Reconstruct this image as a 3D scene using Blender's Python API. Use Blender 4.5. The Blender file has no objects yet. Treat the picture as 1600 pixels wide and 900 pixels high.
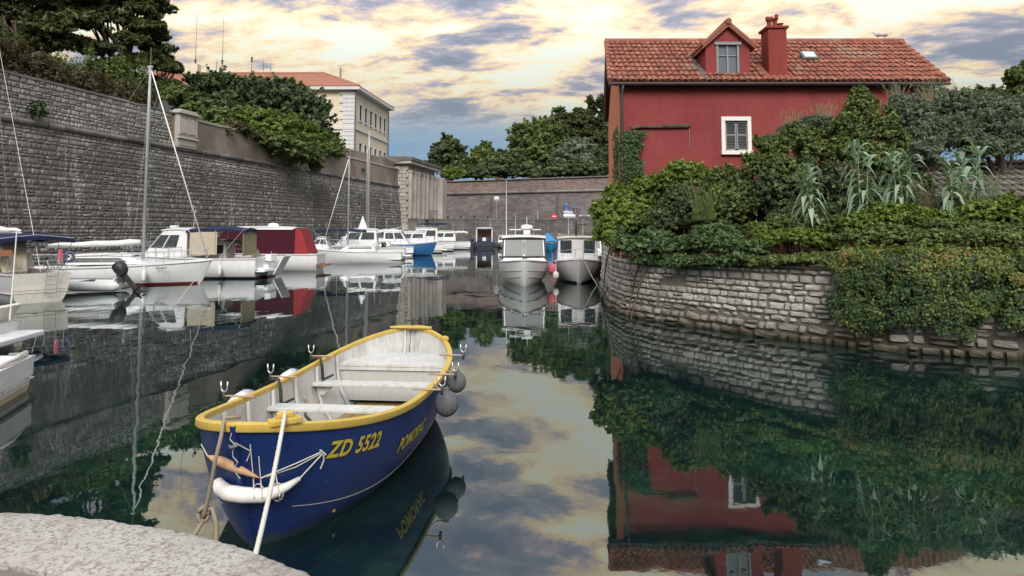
import bpy, bmesh, math, random
import numpy as np
from mathutils import Vector, Matrix, Euler

# ------------------------------------------------------------------ camera
S = bpy.context.scene
COL = S.collection
EYE = 2.4                                   # camera height above the water
FPX = 1100.0                                # focal length in px of the 1600 px wide photograph
PITCH = math.atan(82/1100)
cam = bpy.data.cameras.new('camera'); camo = bpy.data.objects.new('camera', cam); COL.objects.link(camo)
camo.location = (0, 0, EYE); camo.rotation_euler = (math.pi/2 + PITCH, 0, 0)
cam.sensor_width = 36; cam.lens = 36*FPX/1600; cam.shift_y = -174/1600
cam.clip_start = 0.1; cam.clip_end = 5000
S.camera = camo

# ------------------------------------------------------------------ render settings
S.render.engine = 'CYCLES'
S.cycles.use_denoising = True
S.cycles.max_bounces = 6; S.cycles.diffuse_bounces = 3; S.cycles.glossy_bounces = 3
S.cycles.transmission_bounces = 3; S.cycles.transparent_max_bounces = 6
S.cycles.caustics_reflective = False; S.cycles.caustics_refractive = False
S.cycles.sample_clamp_indirect = 4
S.view_settings.view_transform = 'Standard'; S.view_settings.look = 'None'
S.view_settings.gamma = 1.0; S.view_settings.exposure = 0.95

# ------------------------------------------------------------------ sun: low and hazy, behind the viewer, through thin cloud
SUN_AZ = math.radians(177); SUN_EL = math.radians(36)      # azimuth measured from +Y towards +X
sl = bpy.data.lights.new('sun', 'SUN'); sl.energy = 1.6; sl.angle = math.radians(28); sl.color = (1, .95, .90)
so = bpy.data.objects.new('sun', sl); COL.objects.link(so)
sd = Vector((math.sin(SUN_AZ)*math.cos(SUN_EL), math.cos(SUN_AZ)*math.cos(SUN_EL), math.sin(SUN_EL)))
so.rotation_euler = sd.to_track_quat('Z', 'Y').to_euler(); so.location = sd*200

# ------------------------------------------------------------------ node helper
class NT:
    def __init__(s, tree): s.t = tree; tree.nodes.clear()
    def n(s, typ, **kw):
        nd = s.t.nodes.new(typ)
        for k, v in kw.items():
            if k[0] == '_': setattr(nd, k[1:], v)
            else:
                key = int(k[1:]) if k[0] == 'i' and k[1:].isdigit() else k.replace('__', ' ')
                sock = nd.inputs[key]
                if hasattr(v, 'links') or isinstance(v, bpy.types.NodeSocket): s.t.links.new(v, sock)
                else: sock.default_value = v
        return nd
    def math(s, op, a, b=0.0, c=0.0, clamp=False):
        nd = s.t.nodes.new('ShaderNodeMath'); nd.operation = op; nd.use_clamp = clamp
        for i, v in enumerate((a, b, c)):
            if isinstance(v, bpy.types.NodeSocket): s.t.links.new(v, nd.inputs[i])
            else: nd.inputs[i].default_value = v
        return nd.outputs[0]
    def mix(s, f, a, b, mode='MIX'):
        nd = s.t.nodes.new('ShaderNodeMix'); nd.data_type = 'RGBA'; nd.blend_type = mode; nd.clamp_factor = True
        for i, v in ((0, f), (6, a), (7, b)):
            if isinstance(v, bpy.types.NodeSocket): s.t.links.new(v, nd.inputs[i])
            else: nd.inputs[i].default_value = v if i == 0 else (*v[:3], 1)
        return nd.outputs[2]
    def ramp(s, f, stops, interp='LINEAR'):
        nd = s.t.nodes.new('ShaderNodeValToRGB'); nd.color_ramp.interpolation = interp
        e = nd.color_ramp.elements
        while len(e) < len(stops): e.new(.5)
        for el, (p, c) in zip(e, stops):
            el.position = p; el.color = (*c, 1) if isinstance(c, tuple) else (c, c, c, 1)
        s.t.links.new(f, nd.inputs[0]); return nd.outputs[0]
    def noise(s, vec, scale, detail=4.0, rough=.55, dist=0.0, out=0):
        nd = s.n('ShaderNodeTexNoise', Scale=scale, Detail=detail, Roughness=rough, Distortion=dist)
        if vec is not None: s.t.links.new(vec, nd.inputs['Vector'])
        return nd.outputs[out]
    def scaled(s, vec, sx, sy, sz):
        nd = s.n('ShaderNodeVectorMath', _operation='MULTIPLY'); s.t.links.new(vec, nd.inputs[0])
        nd.inputs[1].default_value = (sx, sy, sz); return nd.outputs[0]
    def link(s, a, b): s.t.links.new(a, b)

# ------------------------------------------------------------------ world: Nishita sky behind a broken evening cloud layer
w = bpy.data.worlds.new('World'); S.world = w; w.use_nodes = True
T = NT(w.node_tree)
sky = T.n('ShaderNodeTexSky', _sky_type='NISHITA', _sun_disc=False, _sun_elevation=SUN_EL, _sun_rotation=SUN_AZ % (2*math.pi),
          _air_density=1.3, _dust_density=2.5)
skyc = T.n('ShaderNodeVectorMath', _operation='SCALE'); T.link(sky.outputs[0], skyc.inputs[0]); skyc.inputs['Scale'].default_value = .10
d = T.n('ShaderNodeTexCoord').outputs['Generated']
sp = T.n('ShaderNodeSeparateXYZ', i0=d)
el = T.math('MAXIMUM', sp.outputs[2], 0.0)
den = T.math('ADD', el, .16)
cx = T.math('DIVIDE', sp.outputs[0], den); cy = T.math('DIVIDE', sp.outputs[1], den)
pv = T.n('ShaderNodeCombineXYZ', i0=T.math('ADD', T.math('MULTIPLY', cx, .72), T.math('MULTIPLY', cy, .22)), i1=cy, i2=0.37).outputs[0]
big = T.noise(pv, .85, 3, .5)
mid = T.noise(pv, 3.5, 9, .64, .3)
fine = T.noise(pv, 10.0, 7, .64)
# cloud amount
a1 = T.math('MULTIPLY', big, .70); a2 = T.math('MULTIPLY', mid, 1.15); a3 = T.math('MULTIPLY', fine, .36)
cl = T.math('ADD', T.math('ADD', a1, a2), a3)                      # about 0.98 on average
cl = T.math('SUBTRACT', cl, 1.085)
bank = T.ramp(T.math('ADD', el, T.math('MULTIPLY', T.math('SUBTRACT', mid, .5), .10)), [(0.0, 1.0), (.125, 1.0), (.185, 0.0)], 'EASE')   # blue bank low over the horizon
m = T.math('ADD', T.math('MULTIPLY', cl, 3.0), .45, clamp=True)
cloud = T.ramp(m, [(0.0, (.41, .42, .36)), (.26, (.445, .405, .28)), (.42, (.44, .335, .20)), (.53, (.34, .265, .215)), (.64, (.235, .21, .22)), (.72, (.175, .165, .185)), (1.0, (.10, .115, .15))])
_hi = T.ramp(el, [(0.0, (1, 1, 1)), (1.0, (1, 1, 1))])
# an overcast sky grows brighter towards the zenith
hv = T.n('ShaderNodeVectorMath', _operation='SCALE'); T.link(cloud, hv.inputs[0]); T.link(T.math('ADD', 1.0, T.math('MINIMUM', T.math('MULTIPLY', T.math('MAXIMUM', T.math('SUBTRACT', el, .19), 0.0), 4.0), 1.1)), hv.inputs['Scale']); cloud = T.mix(T.math('MULTIPLY', T.math('SUBTRACT', el, .48), 1.5, clamp=True), hv.outputs[0], (.62, .72, .88))
bankc = T.ramp(T.math('ADD', el, T.math('MULTIPLY', T.math('SUBTRACT', fine, .5), .12)), [(0.0, (.085, .16, .26)), (.08, (.075, .16, .27)), (.13, (.10, .165, .24)), (.19, (.15, .18, .21))])
cloud = T.mix(T.math('MULTIPLY', bank, .93), cloud, bankc)
colr = T.mix(.9, skyc.outputs[0], cloud)
bg = T.n('ShaderNodeBackground', Color=colr, Strength=1.0)
T.link(bg.outputs[0], T.n('ShaderNodeOutputWorld').inputs[0])

# ------------------------------------------------------------------ pixel rays (only used to work out where real things stand)
def ray(px, py):
    xr = (px-800)/FPX; yr = (276-py)/FPX
    return Vector((xr, math.cos(PITCH)-yr*math.sin(PITCH), math.sin(PITCH)+yr*math.cos(PITCH)))
def G(px, py, z=0.0):
    r = ray(px, py); t = (z-EYE)/r.z; return Vector((r.x*t, r.y*t, z))
def V(px, py, Y):
    r = ray(px, py); t = Y/r.y; return Vector((r.x*t, Y, EYE+r.z*t))

# ------------------------------------------------------------------ objects
def tag(o, label=None, cat=None, group=None, kind=None):
    if label: o['label'] = label
    if cat: o['category'] = cat
    if group: o['group'] = group
    if kind: o['kind'] = kind
    return o
def empty(name, loc=(0, 0, 0), rz=0.0, label=None, cat=None, group=None):
    o = bpy.data.objects.new(name, None); COL.objects.link(o); o.location = loc; o.rotation_euler = (0, 0, rz)
    o.empty_display_size = .2
    return tag(o, label, cat, group)
def world_of(o):
    M = Matrix.LocRotScale(o.location, o.rotation_euler, o.scale)
    return world_of(o.parent) @ M if o.parent else M
def mesh_from(name, v, f, mat=None, smooth=False):
    me = bpy.data.meshes.new(name)
    me.from_pydata([tuple(p) for p in v], [], f); me.update()
    if mat: me.materials.append(mat)
    if smooth: me.shade_smooth()
    return me
class MB:
    def __init__(s): s.v = []; s.f = []; s.sm = None
    def add(s, vs, fs):
        b = len(s.v); s.v += [tuple(p) for p in vs]; s.f += [tuple(i+b for i in q) for q in fs]; return s
    def box(s, c, sz, rz=0.0, M=None, taper=1.0):
        x, y, z = (k/2 for k in sz); c = Vector(c)
        vs = [Vector((sx*x*(taper if sz_ > 0 else 1), sy*y*(taper if sz_ > 0 else 1), sz_*z)) for sz_ in (-1, 1) for sx, sy in ((-1, -1), (1, -1), (1, 1), (-1, 1))]
        R = Matrix.Rotation(rz, 3, 'Z')
        vs = [c+R@p for p in vs]
        if M: vs = [M@p for p in vs]
        return s.add(vs, [(0, 3, 2, 1), (4, 5, 6, 7), (0, 1, 5, 4), (1, 2, 6, 5), (2, 3, 7, 6), (3, 0, 4, 7)])
    def beam(s, a, b, wd, h, up=(0, 0, 1)):
        a = Vector(a); b = Vector(b); t = (b-a).normalized(); up = Vector(up)
        sd = t.cross(up)
        if sd.length < 1e-4: sd = t.cross(Vector((1, 0, 0)))
        sd.normalize(); u = sd.cross(t)
        vs = [p+sd*sx*wd/2+u*su*h/2 for p in (a, b) for sx, su in ((-1, -1), (1, -1), (1, 1), (-1, 1))]
        return s.add(vs, [(0, 1, 2, 3), (7, 6, 5, 4), (0, 4, 5, 1), (1, 5, 6, 2), (2, 6, 7, 3), (3, 7, 4, 0)])
    def tube(s, pts, r, n=6, cap=True, closed=False):
        pts = [Vector(p) for p in pts]; k = len(pts)
        rr = r if hasattr(r, '__len__') else [r]*k
        ref = None; base = len(s.v)
        for i, p in enumerate(pts):
            if closed: t = pts[(i+1) % k]-pts[i-1]
            else: t = pts[min(i+1, k-1)]-pts[max(i-1, 0)]
            if t.length < 1e-9: t = Vector((0, 0, 1))
            t.normalize()
            if ref is None:
                ref = t.cross(Vector((0, 0, 1)))
                if ref.length < .1: ref = t.cross(Vector((1, 0, 0)))
            ref = (ref-t*ref.dot(t)); ref.normalize(); bn = t.cross(ref)
            for j in range(n):
                a = 2*math.pi*j/n
                s.v.append(tuple(p+(ref*math.cos(a)+bn*math.sin(a))*rr[i]))
        for i in range(k if closed else k-1):
            i2 = (i+1) % k
            for j in range(n):
                j2 = (j+1) % n
                s.f.append((base+i*n+j, base+i*n+j2, base+i2*n+j2, base+i2*n+j))
        if cap and not closed:
            s.f.append(tuple(base+j for j in range(n))[::-1]); s.f.append(tuple(base+(k-1)*n+j for j in range(n)))
        return s
    def grid(s, rows, flip=False, closed_u=False):
        b = len(s.v); n = len(rows[0])
        for r in rows: s.v += [tuple(p) for p in r]
        for i in range(len(rows)-1):
            for j in range(n if closed_u else n-1):
                j2 = (j+1) % n
                q = (b+i*n+j, b+i*n+j2, b+(i+1)*n+j2, b+(i+1)*n+j)
                s.f.append(q[::-1] if flip else q)
        return s
    def prism(s, poly, h, M=None):
        """poly: list of (x, y); extruded from z = 0 to z = h, then moved by M"""
        n = len(poly); M = M or Matrix()
        vs = [M@Vector((x, y, 0)) for x, y in poly]+[M@Vector((x, y, h)) for x, y in poly]
        return s.add(vs, [tuple(range(n))[::-1], tuple(range(n, 2*n))]+[(i, (i+1) % n, n+(i+1) % n, n+i) for i in range(n)])
    def lathe(s, prof, n=14, M=None):
        M = M or Matrix(); rows = []
        for r, z in prof: rows.append([M@Vector((max(r, 1e-4)*math.cos(2*math.pi*j/n), max(r, 1e-4)*math.sin(2*math.pi*j/n), z)) for j in range(n)])
        return s.grid(rows, closed_u=True)
    def ball(s, c, r, n=12, sc=(1, 1, 1)):
        rows = []
        for i in range(n//2+1):
            a = -math.pi/2+math.pi*i/(n//2)
            rows.append([(c[0]+sc[0]*r*max(math.cos(a), 1e-3)*math.cos(2*math.pi*j/n), c[1]+sc[1]*r*max(math.cos(a), 1e-3)*math.sin(2*math.pi*j/n), c[2]+sc[2]*r*math.sin(a)) for j in range(n)])
        return s.grid(rows, closed_u=True)
    def build(s, name, mat, parent=None, smooth=False, world=False, bevel=0.0, auto=None, label=None):
        """world=True: the vertices were given in world space although there is a parent"""
        v = s.v
        if world and parent:
            Mi = world_of(parent).inverted(); v = [Mi@Vector(p) for p in v]
        me = mesh_from(name, v, s.f, mat)
        if smooth: me.shade_smooth()
        if auto is not None: me.shade_smooth(); me.set_sharp_from_angle(angle=math.radians(auto))
        o = bpy.data.objects.new(name, me); COL.objects.link(o); o.parent = parent
        if bevel > 0:
            md = o.modifiers.new('bevel', 'BEVEL'); md.width = bevel; md.segments = 2; md.limit_method = 'ANGLE'
        if label: o['label'] = label
        return o
def part(name, me, parent, M, world=False):
    o = bpy.data.objects.new(name, me); COL.objects.link(o); o.parent = parent
    if world and parent: M = world_of(parent).inverted()@M
    o.matrix_basis = M
    return o
def catenary(a, b, sag, n=12):
    a = Vector(a); b = Vector(b); return [a.lerp(b, i/n)-Vector((0, 0, sag*4*(i/n)*(1-i/n))) for i in range(n+1)]

# ------------------------------------------------------------------ materials
MATS = {}
def mat_base(name):
    m = bpy.data.materials.new(name); m.use_nodes = True
    t = NT(m.node_tree); out = t.n('ShaderNodeOutputMaterial')
    b = t.n('ShaderNodeBsdfPrincipled'); t.link(b.outputs[0], out.inputs[0])
    b.inputs['Specular IOR Level'].default_value = .35
    return m, t, b
def bump(t, b, h, strength, dist=.02):
    bp = t.n('ShaderNodeBump', Strength=strength, Distance=dist); t.link(h, bp.inputs['Height']); t.link(bp.outputs[0], b.inputs['Normal'])
def paint(name, c, rough=.45, wear=.18, scale=3.0, metal=0.0, spec=.4, dirt=(.25, .23, .2)):
    """painted or moulded surface with uneven tone, faint grime and tiny relief"""
    if name in MATS: return MATS[name]
    m, t, b = mat_base(name)
    pos = t.n('ShaderNodeTexCoord').outputs['Object']
    n1 = t.noise(pos, scale, 5, .6); n2 = t.noise(t.scaled(pos, 1, 1, .25), scale*4.3, 4, .6)
    k = t.ramp(n2, [(.5, 0.0), (.75, 1.0)])
    c1 = t.mix(n1, tuple(x*(1-wear*.6) for x in c), tuple(min(x*(1+wear*.5), 1) for x in c))
    c2 = t.mix(t.math('MULTIPLY', k, wear), c1, dirt)
    t.link(c2, b.inputs['Base Color']); b.inputs['Metallic'].default_value = metal
    t.link(t.math('ADD', t.math('MULTIPLY', n2, .25), rough-.12), b.inputs['Roughness'])
    b.inputs['Specular IOR Level'].default_value = spec
    bump(t, b, n2, .15, .004)
    MATS[name] = m; return m
def rnd_value(t):
    """a number of its own for every stone / tile, joined or not"""
    geo = t.n('ShaderNodeNewGeometry'); oi = t.n('ShaderNodeObjectInfo')
    return t.math('FRACT', t.math('ADD', t.math('MULTIPLY', geo.outputs['Random Per Island'], 1.0), oi.outputs['Random'])), geo.outputs['Position']
# ------------------------------------------------------------------ materials of the place
def stone_mat(name, cols, stain=(.05, .045, .04), stain_amt=.6, streak=.35, lime=(.45, .43, .40), rough=.88, wet=False, zsplit=None, low=None, zamp=2.2):
    m, t, b = mat_base(name)
    r, pos = rnd_value(t)
    base = t.ramp(r, [(i/(len(cols)-1), c) for i, c in enumerate(cols)])
    g = t.noise(pos, 9, 6, .65); base = t.mix(t.math('MULTIPLY', g, .9), base, t.mix(.5, base, (.03, .03, .028)))
    if zsplit is not None:                      # another stone below a level (weathering band)
        z = t.n('ShaderNodeSeparateXYZ', i0=pos).outputs[2]
        nz = t.math('ADD', z, t.math('MULTIPLY', t.math('SUBTRACT', t.noise(pos, .35 if zamp > 1 else 1.2, 4), .5), zamp))
        f = t.math('MULTIPLY', t.math('SUBTRACT', zsplit, nz), 1.4, clamp=True)
        lowc = t.ramp(r, [(i/(len(low)-1), c) for i, c in enumerate(low)])
        lowc = t.mix(t.math('MULTIPLY', g, .8), lowc, (.035, .035, .035))
        base = t.mix(f, base, lowc)
    big = t.ramp(t.noise(pos, .28, 5, .6), [(.42, 0.0), (.62, 1.0)])
    base = t.mix(t.math('MULTIPLY', big, stain_amt), base, t.mix(.65, base, stain))
    sv = t.ramp(t.noise(t.scaled(pos, 1.4, 1.4, .10), 1.0, 5, .6), [(.60, 0.0), (.74, 1.0)])
    base = t.mix(t.math('MULTIPLY', sv, streak), base, lime)
    zt = t.n('ShaderNodeSeparateXYZ', i0=pos).outputs[2]         # weed and slime up to the tide line
    tide = t.math('MULTIPLY', t.math('SUBTRACT', t.math('ADD', .02, t.math('MULTIPLY', t.noise(pos, 2.2, 5), .26)), zt), 9, clamp=True)
    base = t.mix(t.math('MULTIPLY', tide, .8), base, (.022, .026, .014))
    t.link(base, b.inputs['Base Color']); b.inputs['Roughness'].default_value = rough
    b.inputs['Specular IOR Level'].default_value = .2
    bump(t, b, t.noise(pos, 26, 6, .7), .7, .02)
    return m
M_FORT = stone_mat('fort_stone', [(.22, .20, .185), (.32, .30, .275), (.40, .38, .35), (.47, .45, .42), (.29, .27, .25), (.42, .40, .37), (.52, .50, .47)],
                   zsplit=7.0, low=[(.15, .143, .135), (.22, .21, .20), (.175, .165, .158), (.28, .265, .245), (.185, .175, .17), (.33, .315, .295), (.27, .26, .245), (.18, .172, .165), (.52, .505, .48), (.20, .19, .18)], stain_amt=.5, streak=.8)
M_FORTM = stone_mat('fort_mortar', [(.19, .18, .17), (.23, .22, .205)], stain_amt=.5, streak=.35)
M_PLASTER = stone_mat('pinkish_old_render', [(.31, .255, .215), (.36, .30, .25)], stain_amt=.8, streak=.2)
M_PALE = stone_mat('pale_limestone', [(.50, .46, .41), (.62, .58, .53), (.56, .52, .46)], stain_amt=.45, streak=.1)
M_DARKCORD = stone_mat('cordon_stone', [(.17, .16, .15), (.26, .25, .23), (.12, .115, .11), (.34, .33, .31)], stain_amt=.7, streak=.4)
M_BANK = stone_mat('bank_stone', [(.33, .315, .29), (.48, .465, .44), (.58, .565, .54), (.42, .405, .38), (.66, .645, .62), (.52, .505, .48)], zsplit=.64, zamp=.7,
                   low=[(.10, .075, .045), (.17, .13, .075), (.12, .085, .055), (.21, .17, .10), (.09, .075, .055)], stain_amt=.3, streak=.15)
M_BANKM = stone_mat('bank_mortar', [(.20, .19, .17), (.25, .235, .21)], zsplit=.66, zamp=.5, low=[(.03, .026, .018), (.045, .036, .022)], stain_amt=.3, streak=.2)
M_FARWALL = stone_mat('far_rampart', [(.21, .185, .18), (.23, .20, .195)], stain_amt=.6, streak=.3, stain=(.05, .05, .055))
M_FARTOP = stone_mat('far_rampart_brick', [(.25, .185, .175), (.27, .20, .185)], stain_amt=.6, streak=.2, stain=(.10, .09, .085))
M_QUAYW = stone_mat('quay_face', [(.15, .14, .13), (.19, .18, .17)], stain_amt=.6, streak=.3)

def brick_relief(m, sx, sz, rows, w_, mort=.7):
    """fine courses on a far surface, seen from too far to tell the stones apart"""
    t = NT.__new__(NT); t.t = m.node_tree
    b = [n for n in m.node_tree.nodes if n.type == 'BSDF_PRINCIPLED'][0]
    src = b.inputs['Base Color'].links[0].from_socket
    pos = t.n('ShaderNodeNewGeometry').outputs['Position']
    s = t.n('ShaderNodeSeparateXYZ', i0=pos)
    u = t.math('ADD', t.math('MULTIPLY', s.outputs[0], sx), t.math('MULTIPLY', s.outputs[1], 1-abs(sx)))
    vec = t.n('ShaderNodeCombineXYZ', i0=u, i1=s.outputs[2], i2=0.0).outputs[0]
    br = t.n('ShaderNodeTexBrick', Vector=vec, Scale=1.0, Mortar__Size=.03, Brick__Width=w_, Row__Height=rows)
    br.inputs['Color1'].default_value = (.75, .75, .75, 1); br.inputs['Color2'].default_value = (1.25, 1.25, 1.25, 1); br.inputs['Mortar'].default_value = (mort, mort, mort, 1)
    t.link(t.mix(1.0, src, br.outputs[0], 'MULTIPLY'), b.inputs['Base Color'])
brick_relief(M_FARWALL, 1, 1, .35, .8)
brick_relief(M_FARTOP, 1, 1, .28, .6)
brick_relief(M_QUAYW, 1, 1, .4, .9)

def foliage_mat(name, stops, rough=.55, trans=.25):
    m, t, b = mat_base(name)
    at = t.n('ShaderNodeAttribute', _attribute_name='tint')
    c = t.ramp(at.outputs['Fac'], stops)
    t.link(c, b.inputs['Base Color']); b.inputs['Roughness'].default_value = rough; b.inputs['Specular IOR Level'].default_value = .3
    tr = t.n('ShaderNodeBsdfTranslucent'); t.link(t.mix(1.0, c, (1.3, 1.4, .7), 'MULTIPLY'), tr.inputs[0])
    mx = t.n('ShaderNodeMixShader', Fac=trans); t.link(b.outputs[0], mx.inputs[1]); t.link(tr.outputs[0], mx.inputs[2])
    t.link(mx.outputs[0], [n for n in m.node_tree.nodes if n.type == 'OUTPUT_MATERIAL'][0].inputs[0])
    return m
L_PINE = foliage_mat('pine_needles', [(0, (.030, .044, .018)), (.5, (.068, .092, .032)), (1, (.14, .16, .048))])
L_DARK = foliage_mat('dark_leaves', [(0, (.022, .038, .022)), (.5, (.060, .092, .040)), (1, (.16, .21, .085))])
L_MID = foliage_mat('mid_leaves', [(0, (.030, .052, .020)), (.45, (.085, .125, .036)), (1, (.22, .27, .085))])
L_LIME = foliage_mat('lime_leaves', [(0, (.048, .082, .018)), (.4, (.095, .15, .028)), (1, (.22, .285, .055))])
L_OLIVE = foliage_mat('olive_leaves', [(0, (.06, .08, .055)), (.5, (.12, .15, .10)), (1, (.21, .24, .17))])
L_DRY = foliage_mat('dry_brush', [(0, (.050, .046, .028)), (.45, (.105, .078, .050)), (.8, (.14, .13, .06)), (1, (.12, .16, .06))])
L_CREEP = foliage_mat('creeper_leaves', [(0, (.018, .040, .018)), (.35, (.045, .085, .030)), (.65, (.10, .145, .036)), (.9, (.21, .23, .05)), (1, (.24, .13, .06))])
L_IVY = foliage_mat('ivy_leaves', [(0, (.020, .042, .020)), (.5, (.062, .108, .040)), (1, (.16, .23, .085))])
L_REED = foliage_mat('reed_leaves', [(0, (.14, .21, .14)), (.5, (.24, .34, .25)), (.9, (.38, .47, .37)), (1, (.40, .40, .28))])

def rough_mat(name, c1, c2, scale=4, rough=.9, bmp=.5, c3=None, detail=6):
    m, t, b = mat_base(name); pos = t.n('ShaderNodeNewGeometry').outputs['Position']
    n = t.noise(pos, scale, detail, .62); c = t.mix(t.ramp(n, [(.35, 0.0), (.65, 1.0)]), c1, c2)
    if c3: c = t.mix(t.ramp(t.noise(pos, scale*5, 5, .7), [(.55, 0.0), (.66, 1.0)]), c, c3)
    t.link(c, b.inputs['Base Color']); b.inputs['Roughness'].default_value = rough
    bump(t, b, t.noise(pos, scale*6, 6, .7), bmp, .02); return m
M_BARK = rough_mat('bark', (.07, .05, .038), (.13, .10, .08), 6)
M_EARTH = rough_mat('earth', (.10, .08, .055), (.055, .065, .035), 1.2)
M_ASPH = rough_mat('asphalt', (.05, .05, .052), (.07, .07, .07), 2, c3=(.10, .10, .10))
M_ROOF = None
def tile_mat(name, stops, rough=.8):
    m, t, b = mat_base(name); r, pos = rnd_value(t)
    c = t.ramp(r, stops); g = t.noise(pos, 7, 6, .7)
    c = t.mix(t.ramp(g, [(.48, 0.0), (.68, .75)]), c, (.13, .085, .06))
    c = t.mix(t.ramp(t.noise(pos, .9, 4, .6), [(.56, 0.0), (.70, .45)]), c, (.30, .27, .20))
    t.link(c, b.inputs['Base Color']); b.inputs['Roughness'].default_value = rough; bump(t, b, t.noise(pos, 40, 4), .3, .01); return m
M_TILE = tile_mat('terracotta_tile', [(0, (.21, .070, .048)), (.3, (.31, .10, .060)), (.6, (.26, .085, .055)), (.85, (.37, .145, .09)), (1, (.15, .058, .044))])
M_FTILE = rough_mat('far_tile', (.30, .13, .09), (.36, .17, .12), 1.5)
def wall_paint(name, c, c2, stainc, rough=.85):
    m, t, b = mat_base(name); pos = t.n('ShaderNodeNewGeometry').outputs['Position']
    k = t.mix(t.ramp(t.noise(pos, .8, 6, .65), [(.3, 0.0), (.7, 1.0)]), c, c2)
    sv = t.ramp(t.noise(t.scaled(pos, 2.2, 2.2, .22), 1.0, 5, .65), [(.54, 0.0), (.72, .6)])
    k = t.mix(sv, k, stainc)
    k = t.mix(t.ramp(t.noise(pos, 14, 4, .6), [(.60, 0.0), (.70, .30)]), k, stainc)
    t.link(k, b.inputs['Base Color']); b.inputs['Roughness'].default_value = rough; b.inputs['Specular IOR Level'].default_value = .2
    bump(t, b, t.math('ADD', t.noise(pos, 6, 5, .6), t.noise(pos, 60, 3, .6)), .35, .012); return m
M_RED = wall_paint('red_render', (.20, .040, .042), (.265, .060, .058), (.135, .036, .037))
M_ORANGE = wall_paint('lightened_orange_render', (.60, .20, .12), (.66, .25, .15), (.45, .20, .14))  # gable colour lightened to make up for the sun it misses
M_CREAM = wall_paint('cream_render', (.60, .54, .42), (.66, .60, .48), (.50, .45, .36))
M_QUOIN = wall_paint('pale_quoins', (.55, .56, .58), (.62, .62, .62), (.42, .42, .42))
M_WHITEW = wall_paint('white_stone_surround', (.72, .68, .64), (.80, .76, .72), (.55, .48, .45))
M_CHIM = wall_paint('chimney_render', (.20, .038, .032), (.26, .055, .04), (.12, .035, .03))

W_WHITE = paint('white_gelcoat', (.74, .76, .77), .28, .14, 1.5)
W_WHITE2 = paint('weathered_white', (.66, .67, .66), .4, .22, 2.5)
W_CREAM = paint('cream_gelcoat', (.70, .68, .62), .4, .22, 2.0)
W_GREY = paint('grey_hull', (.40, .42, .43), .35, .15, 2.0)
W_NAVY = paint('navy_canvas', (.018, .025, .065), .8, .15, 5, spec=.15, dirt=(.06, .06, .08))
W_NAVYP = paint('navy_paint', (.02, .028, .06), .4, .2, 4)
W_BLUE = paint('blue_hull', (.03, .14, .36), .35, .15, 3)
W_TARP = paint('blue_tarp', (.03, .22, .48), .6, .25, 6)
W_RED = paint('antifoul_red', (.16, .018, .025), .6, .2, 5, dirt=(.05, .03, .03))
W_REDC = paint('red_canvas', (.052, .010, .020), .85, .15, 3, spec=.12, dirt=(.12, .02, .03))
W_REDC2 = paint('bright_red_canvas', (.27, .035, .042), .85, .15, 3, spec=.12, dirt=(.2, .05, .05))
W_TAN = paint('khaki_canvas', (.26, .24, .16), .85, .2, 4, spec=.12)
W_BEIGE = paint('beige_canvas', (.48, .42, .32), .85, .2, 4, spec=.12)
W_GLASS = paint('boat_glass', (.04, .052, .06), .22, .25, 3, spec=.28)
W_BLACK = paint('black_rubber', (.015, .015, .017), .5, .2, 8)
W_CHROME = paint('stainless', (.55, .56, .57), .3, .1, 8, metal=.8)
W_ALU = paint('mast_aluminium', (.42, .45, .48), .4, .12, 3, metal=.35)
W_WOOD = paint('varnished_wood', (.22, .085, .035), .45, .25, 9, dirt=(.08, .04, .02))
W_PINK = paint('pink_buoy', (.62, .13, .18), .5, .2, 5)
W_FENDER = paint('fender_white', (.74, .74, .72), .45, .2, 5)
W_ROPE = paint('white_rope', (.56, .54, .49), .9, .3, 30, spec=.1)
W_ROPEB = paint('brown_rope', (.28, .23, .17), .9, .3, 30, spec=.1)
W_IRON = paint('dark_iron', (.03, .03, .033), .55, .2, 8)
W_GREYB = paint('grey_buoy', (.10, .105, .115), .75, .35, 9, spec=.2, dirt=(.26, .25, .23))
W_YELLOW = paint('yellow_paint', (.53, .37, .075), .55, .35, 7, dirt=(.30, .20, .06))
W_FLOOR = paint('ochre_boards', (.30, .215, .075), .7, .3, 5, dirt=(.12, .10, .06))
W_BOATBLUE = paint('royal_blue_paint', (.007, .025, .120), .38, .22, 3.5, spec=.4, dirt=(.02, .035, .10))
W_INSIDE = paint('pale_inside_paint', (.53, .54, .53), .6, .62, 3, dirt=(.30, .27, .21))
W_FIG = paint('float_wood', (.50, .30, .17), .7, .3, 9)

# blue hull paint: scuffs along the rail and a slimy, faded band at the waterline
def _hull_wear(m):
    t = NT.__new__(NT); t.t = m.node_tree; b = [n for n in m.node_tree.nodes if n.type == 'BSDF_PRINCIPLED'][0]
    src = b.inputs['Base Color'].links[0].from_socket; pos = t.n('ShaderNodeTexCoord').outputs['Object']
    z = t.n('ShaderNodeSeparateXYZ', i0=pos).outputs[2]
    n = t.noise(pos, 5, 6, .7); k = t.math('MULTIPLY', t.math('SUBTRACT', t.math('ADD', .03, t.math('MULTIPLY', n, .14)), z), 14, clamp=True)
    c = t.mix(t.math('MULTIPLY', k, .75), src, (.030, .050, .035))
    sc = t.ramp(t.noise(t.scaled(pos, 1.2, 9, 9), 2.2, 6, .72), [(.60, 0.0), (.70, .55)])
    c = t.mix(sc, c, (.05, .085, .22))
    fl = t.ramp(t.noise(pos, 38, 3, .6), [(.70, 0.0), (.74, .8)]); c = t.mix(t.math('MULTIPLY', fl, t.noise(pos, 1.5, 2)), c, (.20, .22, .26))
    t.link(c, b.inputs['Base Color'])
_hull_wear(W_BOATBLUE)
rng = random.Random(11); NR = np.random.default_rng(5)
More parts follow.
